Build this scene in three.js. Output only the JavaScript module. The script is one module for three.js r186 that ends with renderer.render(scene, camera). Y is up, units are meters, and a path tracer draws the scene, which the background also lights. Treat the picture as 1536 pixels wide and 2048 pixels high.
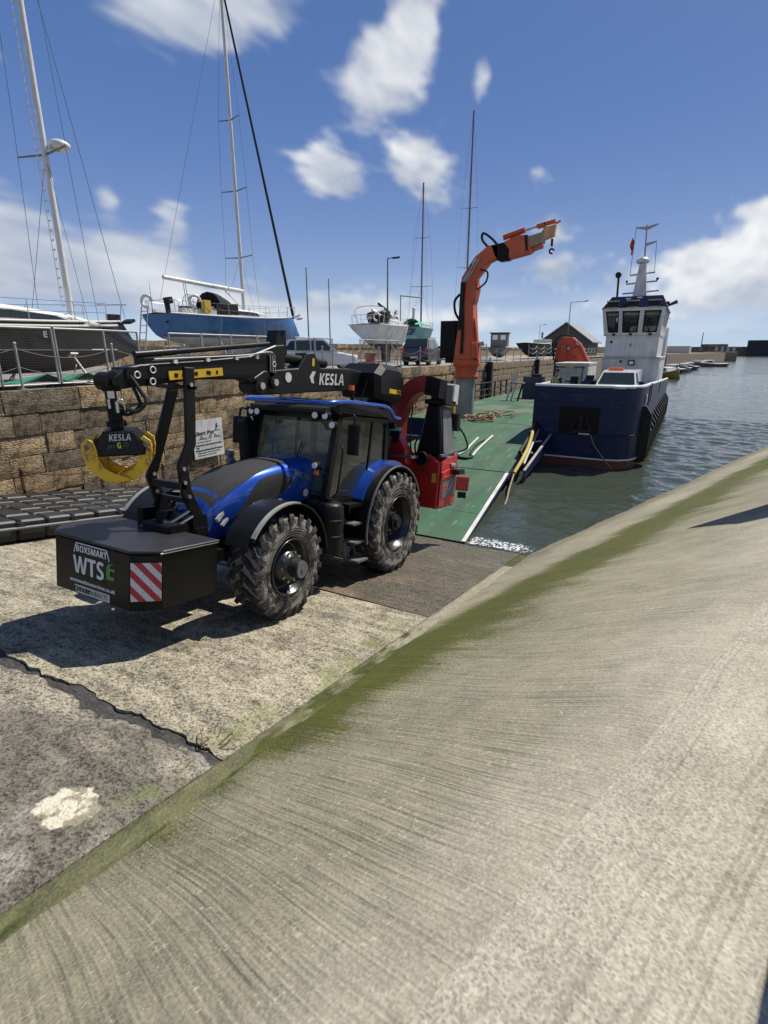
import * as THREE from 'three';
import { mergeGeometries, toCreasedNormals } from 'three/addons/utils/BufferGeometryUtils.js';
import { MarchingCubes } from 'three/addons/objects/MarchingCubes.js';
import { FontLoader } from 'three/addons/loaders/FontLoader.js';

// ---------------------------------------------------------------- camera, sun, sky, exposure
const scene = new THREE.Scene();
const EYE = 4.42, YAW = 29 * Math.PI / 180, PITCH = Math.atan(322 / 1053);
const camera = new THREE.PerspectiveCamera(2 * Math.atan(1024 / 1053) * 180 / Math.PI, 0.75, 0.05, 6000);
camera.position.set(0, EYE, 0);
camera.rotation.set(-PITCH, YAW, 0, 'YXZ');
scene.add(camera);
const renderer = new THREE.WebGLRenderer({ antialias: true });
renderer.setSize(768, 1024);
renderer.toneMapping = THREE.LinearToneMapping;
renderer.toneMappingExposure = 1.25;
renderer.shadowMap.enabled = true;
const SUN = new THREE.Vector3(0.275, 0.92, -0.591).normalize();
const sun = new THREE.DirectionalLight(new THREE.Color(1, 0.945, 0.85), 4.9);
sun.position.copy(SUN).multiplyScalar(120).add(new THREE.Vector3(-8, 0, -25));
sun.target.position.set(-8, 0, -25); sun.castShadow = true;
sun.shadow.camera.left = -70; sun.shadow.camera.right = 70; sun.shadow.camera.top = 70; sun.shadow.camera.bottom = -70;
sun.shadow.camera.near = 1; sun.shadow.camera.far = 320; sun.shadow.mapSize.set(4096, 4096);
scene.add(sun, sun.target);

// ---------------------------------------------------------------- noise and helpers
function rnd(seed) { let a = seed >>> 0; return () => { a = (a + 0x6D2B79F5) | 0; let t = Math.imul(a ^ (a >>> 15), 1 | a); t = (t + Math.imul(t ^ (t >>> 7), 61 | t)) ^ t; return ((t ^ (t >>> 14)) >>> 0) / 4294967296; }; }
const HT = new Float32Array(65536); { const r = rnd(77); for (let i = 0; i < 65536; i++) HT[i] = r(); }
// value noise in the unit cell grid, wrapped every (px, py) cells
function vn(x, y, px = 256, py = 256, s = 0) {
  const xi = Math.floor(x), yi = Math.floor(y); let fx = x - xi, fy = y - yi; fx = fx * fx * (3 - 2 * fx); fy = fy * fy * (3 - 2 * fy);
  const x0 = xi - px * Math.floor(xi / px), y0 = yi - py * Math.floor(yi / py), x1 = x0 + 1 === px ? 0 : x0 + 1, y1 = y0 + 1 === py ? 0 : y0 + 1, k = s * 31337;
  const p0 = x0 * 7919 + k, p1 = x1 * 7919 + k, q0 = y0 * 104729, q1 = y1 * 104729;
  const a = HT[(p0 + q0 + ((x0 * y0) & 1023) * 613) & 65535], b = HT[(p1 + q0 + ((x1 * y0) & 1023) * 613) & 65535], c = HT[(p0 + q1 + ((x0 * y1) & 1023) * 613) & 65535], d = HT[(p1 + q1 + ((x1 * y1) & 1023) * 613) & 65535];
  return a + (b - a) * fx + (c - a) * fy + (a - b - c + d) * fx * fy;
}
function fbm(x, y, o, px = 256, py = 256, s = 0) { let v = 0, a = 0.5, t = 0; for (let i = 0; i < o; i++) { v += a * vn(x, y, px, py, s + i); t += a; a *= 0.5; x *= 2; y *= 2; px *= 2; py *= 2; } return v / t; }
const clamp = (v, a = 0, b = 1) => v < a ? a : v > b ? b : v;
const sm = (a, b, v) => { v = clamp((v - a) / (b - a)); return v * v * (3 - 2 * v); };
const mix = (a, b, t) => a + (b - a) * t;
const mix3 = (a, b, t) => [mix(a[0], b[0], t), mix(a[1], b[1], t), mix(a[2], b[2], t)];
const lin2s = v => { v = clamp(v); return 255 * (v <= 0.0031308 ? v * 12.92 : 1.055 * Math.pow(v, 1 / 2.4) - 0.055); };
// fn(u, v, out) fills out = [r, g, b (linear), height, rough]; returns {map, bump, rough}
function surf(w, h, fn, want = 'mb') {
  const m = new Uint8Array(w * h * 4), b = want.includes('b') ? new Uint8Array(w * h * 4) : null, r = want.includes('r') ? new Uint8Array(w * h * 4) : null, o = [0, 0, 0, 0, 0];
  for (let j = 0; j < h; j++) for (let i = 0; i < w; i++) {
    fn((i + 0.5) / w, (j + 0.5) / h, o); const k = (j * w + i) * 4;
    m[k] = lin2s(o[0]); m[k + 1] = lin2s(o[1]); m[k + 2] = lin2s(o[2]); m[k + 3] = 255;
    if (b) { b[k] = b[k + 1] = b[k + 2] = 255 * clamp(o[3]); b[k + 3] = 255; }
    if (r) { r[k] = r[k + 1] = r[k + 2] = 255 * clamp(o[4]); r[k + 3] = 255; }
  }
  const T = (d, srgb) => { if (!d) return null; const t = new THREE.DataTexture(d, w, h); t.wrapS = t.wrapT = THREE.RepeatWrapping; t.magFilter = THREE.LinearFilter; t.minFilter = THREE.LinearMipmapLinearFilter; t.generateMipmaps = true; if (srgb) t.colorSpace = THREE.SRGBColorSpace; t.needsUpdate = true; return t; };
  return { map: T(m, true), bump: T(b), rough: T(r) };
}
function rep(t, x, y = x) { if (!t) return t; t = t.clone(); t.repeat.set(x, y); t.needsUpdate = true; return t; }
const C = (r, g, b) => new THREE.Color().setRGB(r, g, b);
function mat(col, rough = 0.6, o = {}) { const { metal = 0, ...q } = o; const M = new THREE.MeshPhysicalMaterial({ color: col instanceof THREE.Color ? col : new THREE.Color(col), roughness: rough, metalness: metal, side: THREE.DoubleSide, ...q }); return M; }

const V = (x, y, z) => new THREE.Vector3(x, y, z);
const Pi = Math.PI;
function fin(g) { if (g.index) g = g.toNonIndexed(); for (const k of Object.keys(g.attributes)) if (!['position', 'normal', 'uv'].includes(k)) g.deleteAttribute(k); if (!g.attributes.normal) g.computeVertexNormals(); if (!g.attributes.uv) g.setAttribute('uv', new THREE.BufferAttribute(new Float32Array(g.attributes.position.count * 2), 2)); g.clearGroups(); return g; }
const _m = new THREE.Matrix4(), _q = new THREE.Quaternion(), _e = new THREE.Euler();
function at(g, x = 0, y = 0, z = 0, rx = 0, ry = 0, rz = 0, s = 1) { _e.set(rx, ry, rz); _q.setFromEuler(_e); _m.compose(V(x, y, z), _q, typeof s === 'number' ? V(s, s, s) : V(...s)); g.applyMatrix4(_m); return g; }
// box with chamfered long edges (all twelve edges cut by c)
function box(w, h, d, x = 0, y = 0, z = 0, rx = 0, ry = 0, rz = 0, c = 0) {
  let g;
  if (c > 0) { const s = new THREE.Shape(), a = w / 2 - c, b = h / 2 - c; s.moveTo(-a, -b); s.lineTo(a, -b); s.lineTo(a, b); s.lineTo(-a, b); s.closePath(); g = new THREE.ExtrudeGeometry(s, { depth: d - 2 * c, bevelEnabled: true, bevelThickness: c, bevelSize: c, bevelSegments: 1 }); g.translate(0, 0, -(d - 2 * c) / 2); }
  else g = new THREE.BoxGeometry(w, h, d);
  return fin(at(g, x, y, z, rx, ry, rz));
}
function cyl(r1, r2, h, x = 0, y = 0, z = 0, rx = 0, ry = 0, rz = 0, n = 16, open = false) { return fin(at(new THREE.CylinderGeometry(r2, r1, h, n, 1, open), x, y, z, rx, ry, rz)); }
const cylX = (r, w, x, y, z, n = 20, r2 = r) => cyl(r, r2, w, x, y, z, 0, 0, -Pi / 2, n);
const cylZ = (r, w, x, y, z, n = 20, r2 = r) => cyl(r, r2, w, x, y, z, Pi / 2, 0, 0, n);
function sph(r, x, y, z, sx = 1, sy = 1, sz = 1, n = 12) { return fin(at(new THREE.SphereGeometry(r, n, Math.ceil(n * 0.7)), x, y, z, 0, 0, 0, [sx, sy, sz])); }
function tor(R, r, x, y, z, rx = 0, ry = 0, rz = 0, a = 2 * Pi, n = 20, m = 8) { return fin(at(new THREE.TorusGeometry(R, r, m, n, a), x, y, z, rx, ry, rz)); }
const vec = p => p.isVector3 ? p : V(...p);
function rod(p, q, r, r2 = r, n = 8) { p = vec(p); q = vec(q); const d = q.clone().sub(p), L = d.length(); const g = new THREE.CylinderGeometry(r2, r, L, n, 1); g.applyQuaternion(_q.setFromUnitVectors(V(0, 1, 0), d.normalize())); g.translate((p.x + q.x) / 2, (p.y + q.y) / 2, (p.z + q.z) / 2); return fin(g); }
function beam(p, q, w, h, up = [0, 1, 0], c = 0) { p = vec(p); q = vec(q); const L = p.distanceTo(q); const g = box(w, h, L, 0, 0, 0, 0, 0, 0, c); const M = new THREE.Matrix4().lookAt(p, q, vec(up)); g.applyMatrix4(M); g.translate((p.x + q.x) / 2, (p.y + q.y) / 2, (p.z + q.z) / 2); return g; }
function tube(pts, r, n = 24, m = 6, closed = false) { return fin(new THREE.TubeGeometry(new THREE.CatmullRomCurve3(pts.map(vec), closed, 'catmullrom', 0.5), n, r, m, closed)); }
function poly(pts) { const s = new THREE.Shape(); pts.forEach((p, i) => i ? s.lineTo(p[0], p[1]) : s.moveTo(p[0], p[1])); s.closePath(); return s; }
// polygon extruded by t, centred; plane 'xy' (along z), 'zy' (pts are [z, y], along x), 'xz' (pts are [x, z], along y)
function slab(pts, t, plane = 'xy', off = 0, bev = 0, holes = []) {
  const s = poly(pts); for (const h of holes) s.holes.push(poly(h));
  let g = new THREE.ExtrudeGeometry(s, { depth: Math.max(t - 2 * bev, 1e-4), bevelEnabled: bev > 0, bevelThickness: bev, bevelSize: bev, bevelOffset: -bev, bevelSegments: 1, curveSegments: 8 });
  g.translate(0, 0, -(t - 2 * bev) / 2 + off);
  if (plane === 'zy') g.applyMatrix4(new THREE.Matrix4().set(0, 0, 1, 0, 0, 1, 0, 0, 1, 0, 0, 0, 0, 0, 0, 1));   // (x,y,z) -> (z,y,x)
  if (plane === 'xz') g.applyMatrix4(new THREE.Matrix4().set(1, 0, 0, 0, 0, 0, 1, 0, 0, 1, 0, 0, 0, 0, 0, 1));   // (x,y,z) -> (x,z,y)
  g = fin(g); if (plane !== 'xy') { const p = g.attributes.position.array, q = g.attributes.uv.array; for (let i = 0; i < p.length; i += 9) for (let k = 0; k < 3; k++) { const t = p[i + 3 + k]; p[i + 3 + k] = p[i + 6 + k]; p[i + 6 + k] = t; } g.computeVertexNormals(); }
  return g;
}
function lathe(pts, n = 24, x = 0, y = 0, z = 0, rx = 0, ry = 0, rz = 0) { return fin(at(new THREE.LatheGeometry(pts.map(p => new THREE.Vector2(p[0], p[1])), n), x, y, z, rx, ry, rz)); }
// surface through rows of points
function loft(rows, closed = false, crease = 0.6) {
  const pos = []; const n = rows[0].length, P = (i, j) => rows[i][j % n];
  for (let i = 0; i < rows.length - 1; i++) for (let j = 0; j < (closed ? n : n - 1); j++) { const a = P(i, j), b = P(i + 1, j), c = P(i + 1, j + 1), d = P(i, j + 1); pos.push(...a, ...b, ...c, ...a, ...c, ...d); }
  let g = new THREE.BufferGeometry(); g.setAttribute('position', new THREE.Float32BufferAttribute(pos, 3)); g = toCreasedNormals(g, crease); return fin(g);
}
function cap(row) { const pos = []; const c = [0, 1, 2].map(k => row.reduce((s, p) => s + p[k], 0) / row.length); for (let j = 0; j < row.length; j++) pos.push(...row[j], ...row[(j + 1) % row.length], ...c); const g = new THREE.BufferGeometry(); g.setAttribute('position', new THREE.Float32BufferAttribute(pos, 3)); g.computeVertexNormals(); return fin(g); }
function boxUV(g) { const p = g.attributes.position, n = g.attributes.normal, u = g.attributes.uv; for (let i = 0; i < p.count; i++) { const ax = Math.abs(n.getX(i)), ay = Math.abs(n.getY(i)), az = Math.abs(n.getZ(i)); if (ax >= ay && ax >= az) u.setXY(i, p.getZ(i), p.getY(i)); else if (ay >= az) u.setXY(i, p.getX(i), p.getZ(i)); else u.setXY(i, p.getX(i), p.getY(i)); } return g; }
const used = new Map();
function numbered(n) { const k = used.get(n) || 0; used.set(n, k + 1); return k ? n + '_' + String(k).padStart(3, '0') : n; }
function thing(name, label, category, pos = [0, 0, 0], ry = 0, group) { const o = new THREE.Group(); o.name = numbered(name); o.position.set(...pos); o.rotation.y = ry; o.userData = { label, category }; if (group) o.userData.group = group; scene.add(o); return o; }
function part(parent, name, geos, m, o = {}) {
  let g = Array.isArray(geos) ? (geos.length > 1 ? mergeGeometries(geos) : geos[0]) : geos; if (!o.keepUV) boxUV(g);
  const k = new THREE.Mesh(g, m); k.name = o.top ? numbered(name) : name; if (o.label) k.userData.label = o.label; if (o.kind) k.userData.kind = o.kind; (parent || scene).add(k); return k;
}
function one(name, label, category, geos, m, group, o = {}) { const k = part(scene, name, geos, m, { ...o, top: true }); k.userData = { label, category }; if (group) k.userData.group = group; return k; }
function struct(name, geos, m, o = {}) { const k = part(scene, name, geos, m, { ...o, top: true }); k.userData.kind = 'structure'; return k; }
function copy(o, pos, ry, label) { const c = o.clone(); c.name = numbered(o.name.replace(/_\d{3}$/, '')); c.userData = { ...o.userData }; if (label) c.userData.label = label; if (pos) c.position.set(...pos); if (ry !== undefined) c.rotation.y = ry; scene.add(c); return c; }
const font = await new FontLoader().loadAsync('fonts/droid/droid_sans_bold.typeface.json');
const fontR = await new FontLoader().loadAsync('fonts/droid/droid_sans_regular.typeface.json');
// flat lettering, thickness t, centred on x; faces +z
function text(s, size, t = 0.003, f = font, slant = 0) { const sh = f.generateShapes(s, size); let g = new THREE.ExtrudeGeometry(sh, { depth: t, bevelEnabled: false, curveSegments: 3 }); g.computeBoundingBox(); const b = g.boundingBox; g.translate(-(b.min.x + b.max.x) / 2, -size / 2, 0); if (slant) g.applyMatrix4(new THREE.Matrix4().makeShear(0, 0, slant, 0, 0, 0)); return fin(g); }

// ---------------------------------------------------------------- sky: blue air, cumulus
{
  const W = 2048, H = 1024, d = new Float32Array(W * H * 4);
  // clouds seen over the harbour: azimuth from -Z towards +X, elevation, half widths, weight (degrees)
  const CL = [[-47.7,25.1,5.6,2.4,1.0,0.5],[-42.9,24.1,3.5,1.6,0.5,0.5],[-38.1,25.8,2.7,1.4,0.4,0.5],[-30.5,22.0,3.1,2.6,1.05,0],[-28.0,24.0,3.2,3.0,1.1,0],[-25.8,26.3,1.7,2.5,1.0,0],[-20.0,22.6,0.9,2.0,0.72,0.1],[-39.2,20.2,1.2,0.9,0.5,0.2],[-35.0,16.3,2.8,2.1,1.0,0.05],[-32.3,14.6,2.5,1.5,0.8,0.2],[-25.8,16.5,2.8,2.2,1.05,0.05],[-23.6,13.6,2.8,1.2,0.45,0.2],[-48.5,11.3,1.6,2.4,0.85,0.25],[-53.1,8.6,2.6,1.5,0.8,0.25],[-53.9,12.4,1.0,1.4,0.6,0.3],[-58.7,7.5,4.6,2.6,0.7,0.7],[-61.0,10.6,2.8,1.7,0.55,0.8],[-49.8,8.0,4.0,2.5,0.6,0.5],[-41.2,6.6,1.9,1.9,0.5,0.3],[-36.0,3.0,3.0,2.0,0.6,0.3],[-29.4,3.5,3.0,1.5,0.5,0.3],[-12.7,10.7,2.1,1.6,0.85,0],[-12.4,7.4,2.8,1.5,0.9,0.05],[-17.3,10.1,1.9,1.4,0.4,0.1],[-7.0,6.3,2.7,1.9,0.8,0.05],[-3.4,14.3,0.9,0.6,0.65,0],[-0.3,7.5,4.6,1.7,0.95,0.0],[2.7,11.0,2.4,1.0,0.85,0],[3.9,6.3,3.3,1.5,1.0,0],[1.7,4.6,4.6,1.5,0.6,0.1],[-2.6,19.9,0.7,0.4,0.4,0.1],[-14.5,15.0,1.4,0.9,0.4,0.2],[6.1,8.8,3.1,2.1,1.0,0],[-65.2,7.7,3.5,3.0,0.7,0.6],[-62.0,20.7,2.1,1.1,0.5,0.4],[6.6,14.4,2.9,1.5,0.8,0.1],[-23.3,28.7,3.0,1.5,0.9,0.1],[-40.5,28.1,5.5,1.9,0.9,0.4],[-55,6,9,2.2,0.75,0.25],[-45,4,8,1.8,0.7,0.3],[-33,5,7,1.6,0.6,0.2],[-22,3,8,1.3,0.55,0.2],[4,7,5,2,0.8,0.05],[10,9,6,3,0.95,0],[-2,4,6,1.4,0.6,0.1],[14,5,8,2.2,0.9,0.05]];
  const rr = rnd(5); const far = []; for (let i = 0; i < 46; i++) { const az = 32 + rr() * 265, el = 3 + rr() * rr() * 60; far.push([az, el, 4 + rr() * 9, 2 + rr() * 5, 0.7 + rr() * 0.5]); }
  const all = CL.concat(far).map(b => { const a = b[0] * Pi / 180, e = b[1] * Pi / 180; return { d: [Math.sin(a) * Math.cos(e), Math.sin(e), -Math.cos(a) * Math.cos(e)], az: b[0], el: b[1], sx: b[2], sy: b[3], w: b[4], g: b[5] || 0 }; });
  const N3 = (x, y, z, o, s) => (fbm(x + z * 0.61, y - z * 0.37, o, 256, 256, s) + fbm(z * 1.0 + x * 0.41 + 31, y * 0.9 + x * 0.23 + 17, o, 256, 256, s + 3)) / 2;
  for (let j = 0; j < H; j++) {
    const el = ((j + 0.5) / H - 0.5) * Pi, se = Math.sin(el), ce = Math.cos(el);
    for (let i = 0; i < W; i++) {
      const ph = ((i + 0.5) / W - 0.5) * 2 * Pi, x = Math.cos(ph) * ce, z = Math.sin(ph) * ce, k = (j * W + i) * 4;
      const e = Math.max(se, 0), t = Math.pow(1 - e, 3.2);
      let r = mix(0.078, 0.58, t * t * 0.92), g = mix(0.158, 0.72, t * t * 0.8 + t * 0.12), b = mix(0.345, 0.88, t * 0.8 + 0.03);
      const cs = x * SUN.x + se * SUN.y + z * SUN.z, gl = Math.pow(Math.max(cs, 0), 6) * 0.10; r += gl; g += gl; b += gl;
      if (se > -0.02) {
        const az = Math.atan2(x, -z) * 180 / Pi, ed = el * 180 / Pi; let den = 0, grey = 0, low = 0;
        for (const q of all) { if (x * q.d[0] + se * q.d[1] + z * q.d[2] < 0.72) continue; let da = az - q.az; if (da > 180) da -= 360; if (da < -180) da += 360; const ax = da * ce / q.sx, ay = (ed - q.el) / q.sy, f = Math.exp(-(ax * ax + ay * ay)); den += f * q.w; grey += f * q.w * q.g; low += f * q.w * clamp(0.5 - ay * 0.55); }
        if (den > 0.02) {
          grey /= den; low /= den;
          const wx = x * 13 + 11, wy = se * 15 + N3(x * 5, se * 5, z * 5, 2, 30), wz = z * 13 - 4;
          const n = (N3(wx, wy, wz, 5, 3) - 0.5) * 2.3, n3 = (N3(wx + SUN.x * 0.5, wy + 0.55, wz + SUN.z * 0.5, 3, 3) - 0.5) * 2.3, n2 = fbm(wx * 5 + wz * 2, wy * 5 - wz, 3, 256, 256, 11) - 0.5;
          let c = den * 1.25 - 0.40 + n * 0.95 * Math.min(1, den * 1.5 + 0.15) + n2 * 0.7;
          const al = sm(-0.05, 0.78, c) * (0.97 - 0.3 * grey);
          const lit = clamp(0.68 + (n - n3) * 0.75 - low * 0.34 - grey * 0.38 + n2 * 0.5 + sm(0.9, 0.1, c) * 0.08, 0.15, 1);
          const cr = mix(0.36, 0.93, lit), cg = mix(0.42, 0.94, lit), cb = mix(0.54, 0.95, lit);
          r = mix(r, cr, al); g = mix(g, cg, al); b = mix(b, cb, al);
        }
        // thin veil low over the sea
        if (se < 0.16) { const v = sm(0.16, 0.0, se) * sm(0.38, 0.62, fbm(az * 0.08 + 40, se * 26, 4, 256, 256, 21)) * 0.4; r = mix(r, 0.74, v); g = mix(g, 0.82, v); b = mix(b, 0.92, v); }
      } else { r = 0.09; g = 0.13; b = 0.16; }
      d[k] = r * 0.8; d[k + 1] = g * 0.8; d[k + 2] = b * 0.8; d[k + 3] = 1;
    }
  }
  const sky = new THREE.DataTexture(d, W, H, THREE.RGBAFormat, THREE.FloatType); sky.mapping = THREE.EquirectangularReflectionMapping; sky.magFilter = sky.minFilter = THREE.LinearFilter; sky.needsUpdate = true;
  scene.background = sky; scene.environment = sky; scene.backgroundIntensity = 1; scene.environmentIntensity = 1;
}
// ---------------------------------------------------------------- ground: slipway slabs, kerb gutter, bank, walkway, sea bed, water
const SL = 0.155, slipY = z => SL * (z + 11.24);
// exposed-aggregate concrete; (x, z) in metres
const agg = (x, z, o, base, dark, k) => {
  const f0 = vn(x * 190, z * 190, 8192, 8192, 7), f1 = vn(x * 105, z * 115, 4096, 4096, 1), f2 = vn(x * 48 + 9, z * 58, 4096, 4096, 2), f3 = fbm(x * 9, z * 13, 3, 4096, 4096, 3), big = fbm(x * 0.9 + 3, z * 1.1, 3, 4096, 4096, 4), st = fbm(x * 2.2, z * 12, 3, 4096, 4096, 5);
  const pit = sm(0.36, 0.14, f2) * 0.8;
  let t = clamp(0.52 + (f0 - 0.5) * 0.42 + (f1 - 0.5) * 0.62 + (f2 - 0.5) * 0.48 + (f3 - 0.5) * 0.5 + (st - 0.5) * 0.55 + (big - 0.5) * k * 0.8);
  t *= 1 - pit * 0.45;
  for (let i = 0; i < 3; i++) o[i] = mix(dark[i], base[i], t);
  o[3] = clamp(0.25 + f1 * 0.35 + f2 * 0.3 + (f3 - 0.5) * 0.5 - pit * 0.3);
};
// slab sheet with uneven joint edges and a skirt; spans x0..x1, z0..z1
function slabSheet(x0, x1, z0, z1, nx, nz, jit0, jit1, seed, lift = 0) {
  const pos = [], uv = [], idx = [];
  const Z = (i, j) => { const x = mix(x0, x1, i / nx), f = j / nz; let z = mix(z0, z1, f); if (j === 0) z += jit0 * ((fbm(x * 4, seed, 5) - 0.5) * 2.4); if (j === nz) z += jit1 * ((fbm(x * 4 + 40, seed, 5) - 0.5) * 2.4); return z; };
  const put = (x, z, dy) => { pos.push(x, slipY(z) + dy + lift + (fbm(x * 0.7, z * 0.7, 2, 256, 256, seed) - 0.5) * 0.03, z); uv.push((x - x0) / (x1 - x0), (z - z0) / (z1 - z0)); };
  for (let j = 0; j <= nz; j++) for (let i = 0; i <= nx; i++) put(mix(x0, x1, i / nx), Z(i, j), 0);
  for (let j = 0; j < nz; j++) for (let i = 0; i < nx; i++) { const a = j * (nx + 1) + i; idx.push(a, a + nx + 1, a + 1, a + 1, a + nx + 1, a + nx + 2); }
  const edge = [...Array(nx + 1).keys()].map(i => [i, 0]).concat([...Array(nz + 1).keys()].map(j => [nx, j]), [...Array(nx + 1).keys()].map(i => [nx - i, nz]), [...Array(nz + 1).keys()].map(j => [0, nz - j]));
  const b = pos.length / 3; edge.forEach(([i, j]) => { const x = mix(x0, x1, i / nx), z = Z(i, j); put(x, z, 0); put(x, z, -0.14); });
  for (let e = 0; e < edge.length - 1; e++) { const a = b + e * 2; idx.push(a, a + 1, a + 2, a + 2, a + 1, a + 3); }
  let g = new THREE.BufferGeometry(); g.setAttribute('position', new THREE.Float32BufferAttribute(pos, 3)); g.setAttribute('uv', new THREE.Float32BufferAttribute(uv, 2)); g.setIndex(idx); g = toCreasedNormals(g.toNonIndexed(), 0.7); return fin(g);
}
const slipway = new THREE.Group(); slipway.name = 'slipway'; slipway.userData.kind = 'structure'; scene.add(slipway);
{
  const light = [0.46, 0.405, 0.29], dk = [0.045, 0.041, 0.031];
  // middle slab under the tractor's front: pale, dry
  const X0 = -13.75, X1 = -2.72;
  const sA = surf(2048, 1024, (u, v, o) => { const x = mix(-10.5, X1, u), z = mix(-6.2, -2.33, v); agg(x, z, o, light, dk, 0.5);
    const oil = sm(0.62, 0.75, fbm(x * 2.1, z * 2.6 + 7, 4)) * 0.35; for (let i = 0; i < 3; i++) o[i] *= 1 - oil;
    if (x > -4.3) { const g = sm(0.5, 0.7, fbm(x * 3 + 2, z * 3, 4)) * sm(-3.2, -2.75, x) * 0.6; o[0] = mix(o[0], 0.17, g); o[1] = mix(o[1], 0.19, g); o[2] = mix(o[2], 0.06, g); } });
  const mA = mat('#fff', 0.93, { map: sA.map, bumpMap: sA.bump, bumpScale: 0.012 });
  part(slipway, 'concrete_slab', slabSheet(-10.5, X1, -6.2, -2.345, 150, 30, 0.01, 0.08, 3), mA, { keepUV: true, label: 'pale dry concrete slab under the front of the tractor' });
  part(slipway, 'concrete_slab', slabSheet(X0, -10.5, -6.2, -2.33, 30, 20, 0.01, 0.05, 3.3), mA, { keepUV: true });
  // upper slab: grey, dirty, with a pale lichen ring
  const sB = surf(1800, 1600, (u, v, o) => { const x = mix(-7.2, X1, u), z = mix(-2.22, 2.0, v); agg(x, z, o, [0.42, 0.37, 0.275], [0.032, 0.029, 0.024], 0.6);
    const dirt = sm(0.36, 0.60, fbm(x * 0.8 + 9, z * 0.9 + 2, 5) + (fbm(x * 1.5, z * 9, 3) - 0.5) * 0.35 + sm(-5.6, -3.4, x) * 0.16) * 0.78; for (let i = 0; i < 3; i++) o[i] = mix(o[i], o[i] * [0.30, 0.30, 0.31][i] + 0.012, dirt);
    const pale = sm(0.60, 0.76, fbm(x * 3 + 1, z * 3 + 5, 4)) * 0.35; for (let i = 0; i < 3; i++) o[i] = mix(o[i], [0.6, 0.57, 0.5][i], pale * vn(x * 60, z * 60));
    // pale lichen / mortar spot by the gutter
    const dx = (x + 3.17) / 0.21, dz = (z + 1.42) / 0.17, rr = Math.hypot(dx, dz) + (fbm(x * 14, z * 14, 3) - 0.5) * 0.7; const ring = sm(1.08, 0.92, rr); const gr = sm(0.5, 0.65, fbm(x * 9 + 3, z * 9, 3)) * sm(0.25, 0.5, rr);
    if (ring > 0) { const tn = vn(x * 80, z * 80); const c = mix3([0.62, 0.58, 0.46], [0.25, 0.22, 0.15], gr * 0.8 + tn * 0.35); for (let i = 0; i < 3; i++) o[i] = mix(o[i], c[i], ring * 0.93); o[3] += ring * 0.18; }
    const gg = sm(0.6, 0.75, fbm(x * 5 + 2, z * 5, 3)) * sm(-3.1, -2.75, x) * 0.7; o[0] = mix(o[0], 0.14, gg); o[1] = mix(o[1], 0.16, gg); o[2] = mix(o[2], 0.05, gg); });
  const mB = mat('#fff', 0.93, { map: sB.map, bumpMap: sB.bump, bumpScale: 0.013 });
  part(slipway, 'concrete_slab', slabSheet(-7.2, X1, -2.205, 2.0, 130, 40, 0.09, 0, 5), mB, { keepUV: true, label: 'dirty grey concrete slab above the open joint' });
  part(slipway, 'concrete_slab', slabSheet(X0, -7.2, -2.22, 2.0, 50, 20, 0.06, 0, 5.2), mB, { keepUV: true });
  part(slipway, 'concrete_slab', slabSheet(X0, X1, 2.06, 14, 20, 20, 0.02, 0, 5.6), mB, { keepUV: true });
  // lower slab: wet, dark, weed and rust stains
  const sC = surf(1400, 1400, (u, v, o) => { const x = mix(-10.4, X1, u), z = mix(-16, -6.26, v); agg(x, z, o, [0.135, 0.112, 0.074], [0.016, 0.014, 0.010], 0.5);
    const rust = sm(0.45, 0.62, fbm(x * 0.9 + 2, z * 0.8 + 3, 4)) * sm(-5.6, -4.2, x) * sm(-9.4, -7.0, z); o[0] += rust * 0.10 * vn(x * 30, z * 30); o[1] += rust * 0.045 * vn(x * 30, z * 30); o[2] += rust * 0.02;
    const weed = sm(0.5, 0.7, fbm(x * 2.4 + 2, z * 1.5 + 8, 5)) * 0.55; o[0] = mix(o[0], 0.045, weed); o[1] = mix(o[1], 0.048, weed); o[2] = mix(o[2], 0.022, weed);
    o[4] = clamp(0.42 + vn(x * 20, z * 20) * 0.3 + weed * 0.1); }, 'mbr');
  const mC = mat('#fff', 1, { map: sC.map, bumpMap: sC.bump, bumpScale: 0.014, roughnessMap: sC.rough });
  part(slipway, 'concrete_slab', slabSheet(-10.4, X1, -16, -6.26, 60, 60, 0, 0.015, 8), mC, { keepUV: true, label: 'wet dark weedy concrete slab at the water' });
  part(slipway, 'concrete_slab', slabSheet(X0, -10.4, -16, -6.26, 20, 20, 0, 0.01, 8.3), mC, { keepUV: true });
  part(slipway, 'concrete_slab', slabSheet(X0, X1, -34, -16.0, 12, 12, 0, 0, 8.6), mC, { keepUV: true });
  // tarry fill of the open joint
  const sT = surf(512, 128, (u, v, o) => { const x = u * 11, z = v; const n = fbm(x * 8, z * 8 * 2, 4), f = vn(x * 60, z * 90); const c = 0.018 + n * 0.03 + (f > 0.86 ? 0.10 : 0); o[0] = c * 1.05; o[1] = c; o[2] = c * 0.9; o[3] = n * 0.7 + f * 0.3; o[4] = 0.5 + n * 0.3; }, 'mbr');
  const mT = mat('#fff', 1, { map: sT.map, bumpMap: sT.bump, bumpScale: 0.02, roughnessMap: sT.rough });
  const g = new THREE.PlaneGeometry(11.1, 0.5, 220, 10); g.rotateX(-Pi / 2); const p = g.attributes.position; for (let i = 0; i < p.count; i++) { const x = p.getX(i) - 8.25, z = p.getZ(i) - 2.28; p.setXYZ(i, x, slipY(z) - 0.028 + (fbm(x * 6, z * 9, 3) - 0.5) * 0.05, z); } g.computeVertexNormals();
  part(slipway, 'joint_filler', fin(g), mT, { keepUV: true, label: 'black tarry filling in the open slab joint' });
}
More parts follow.
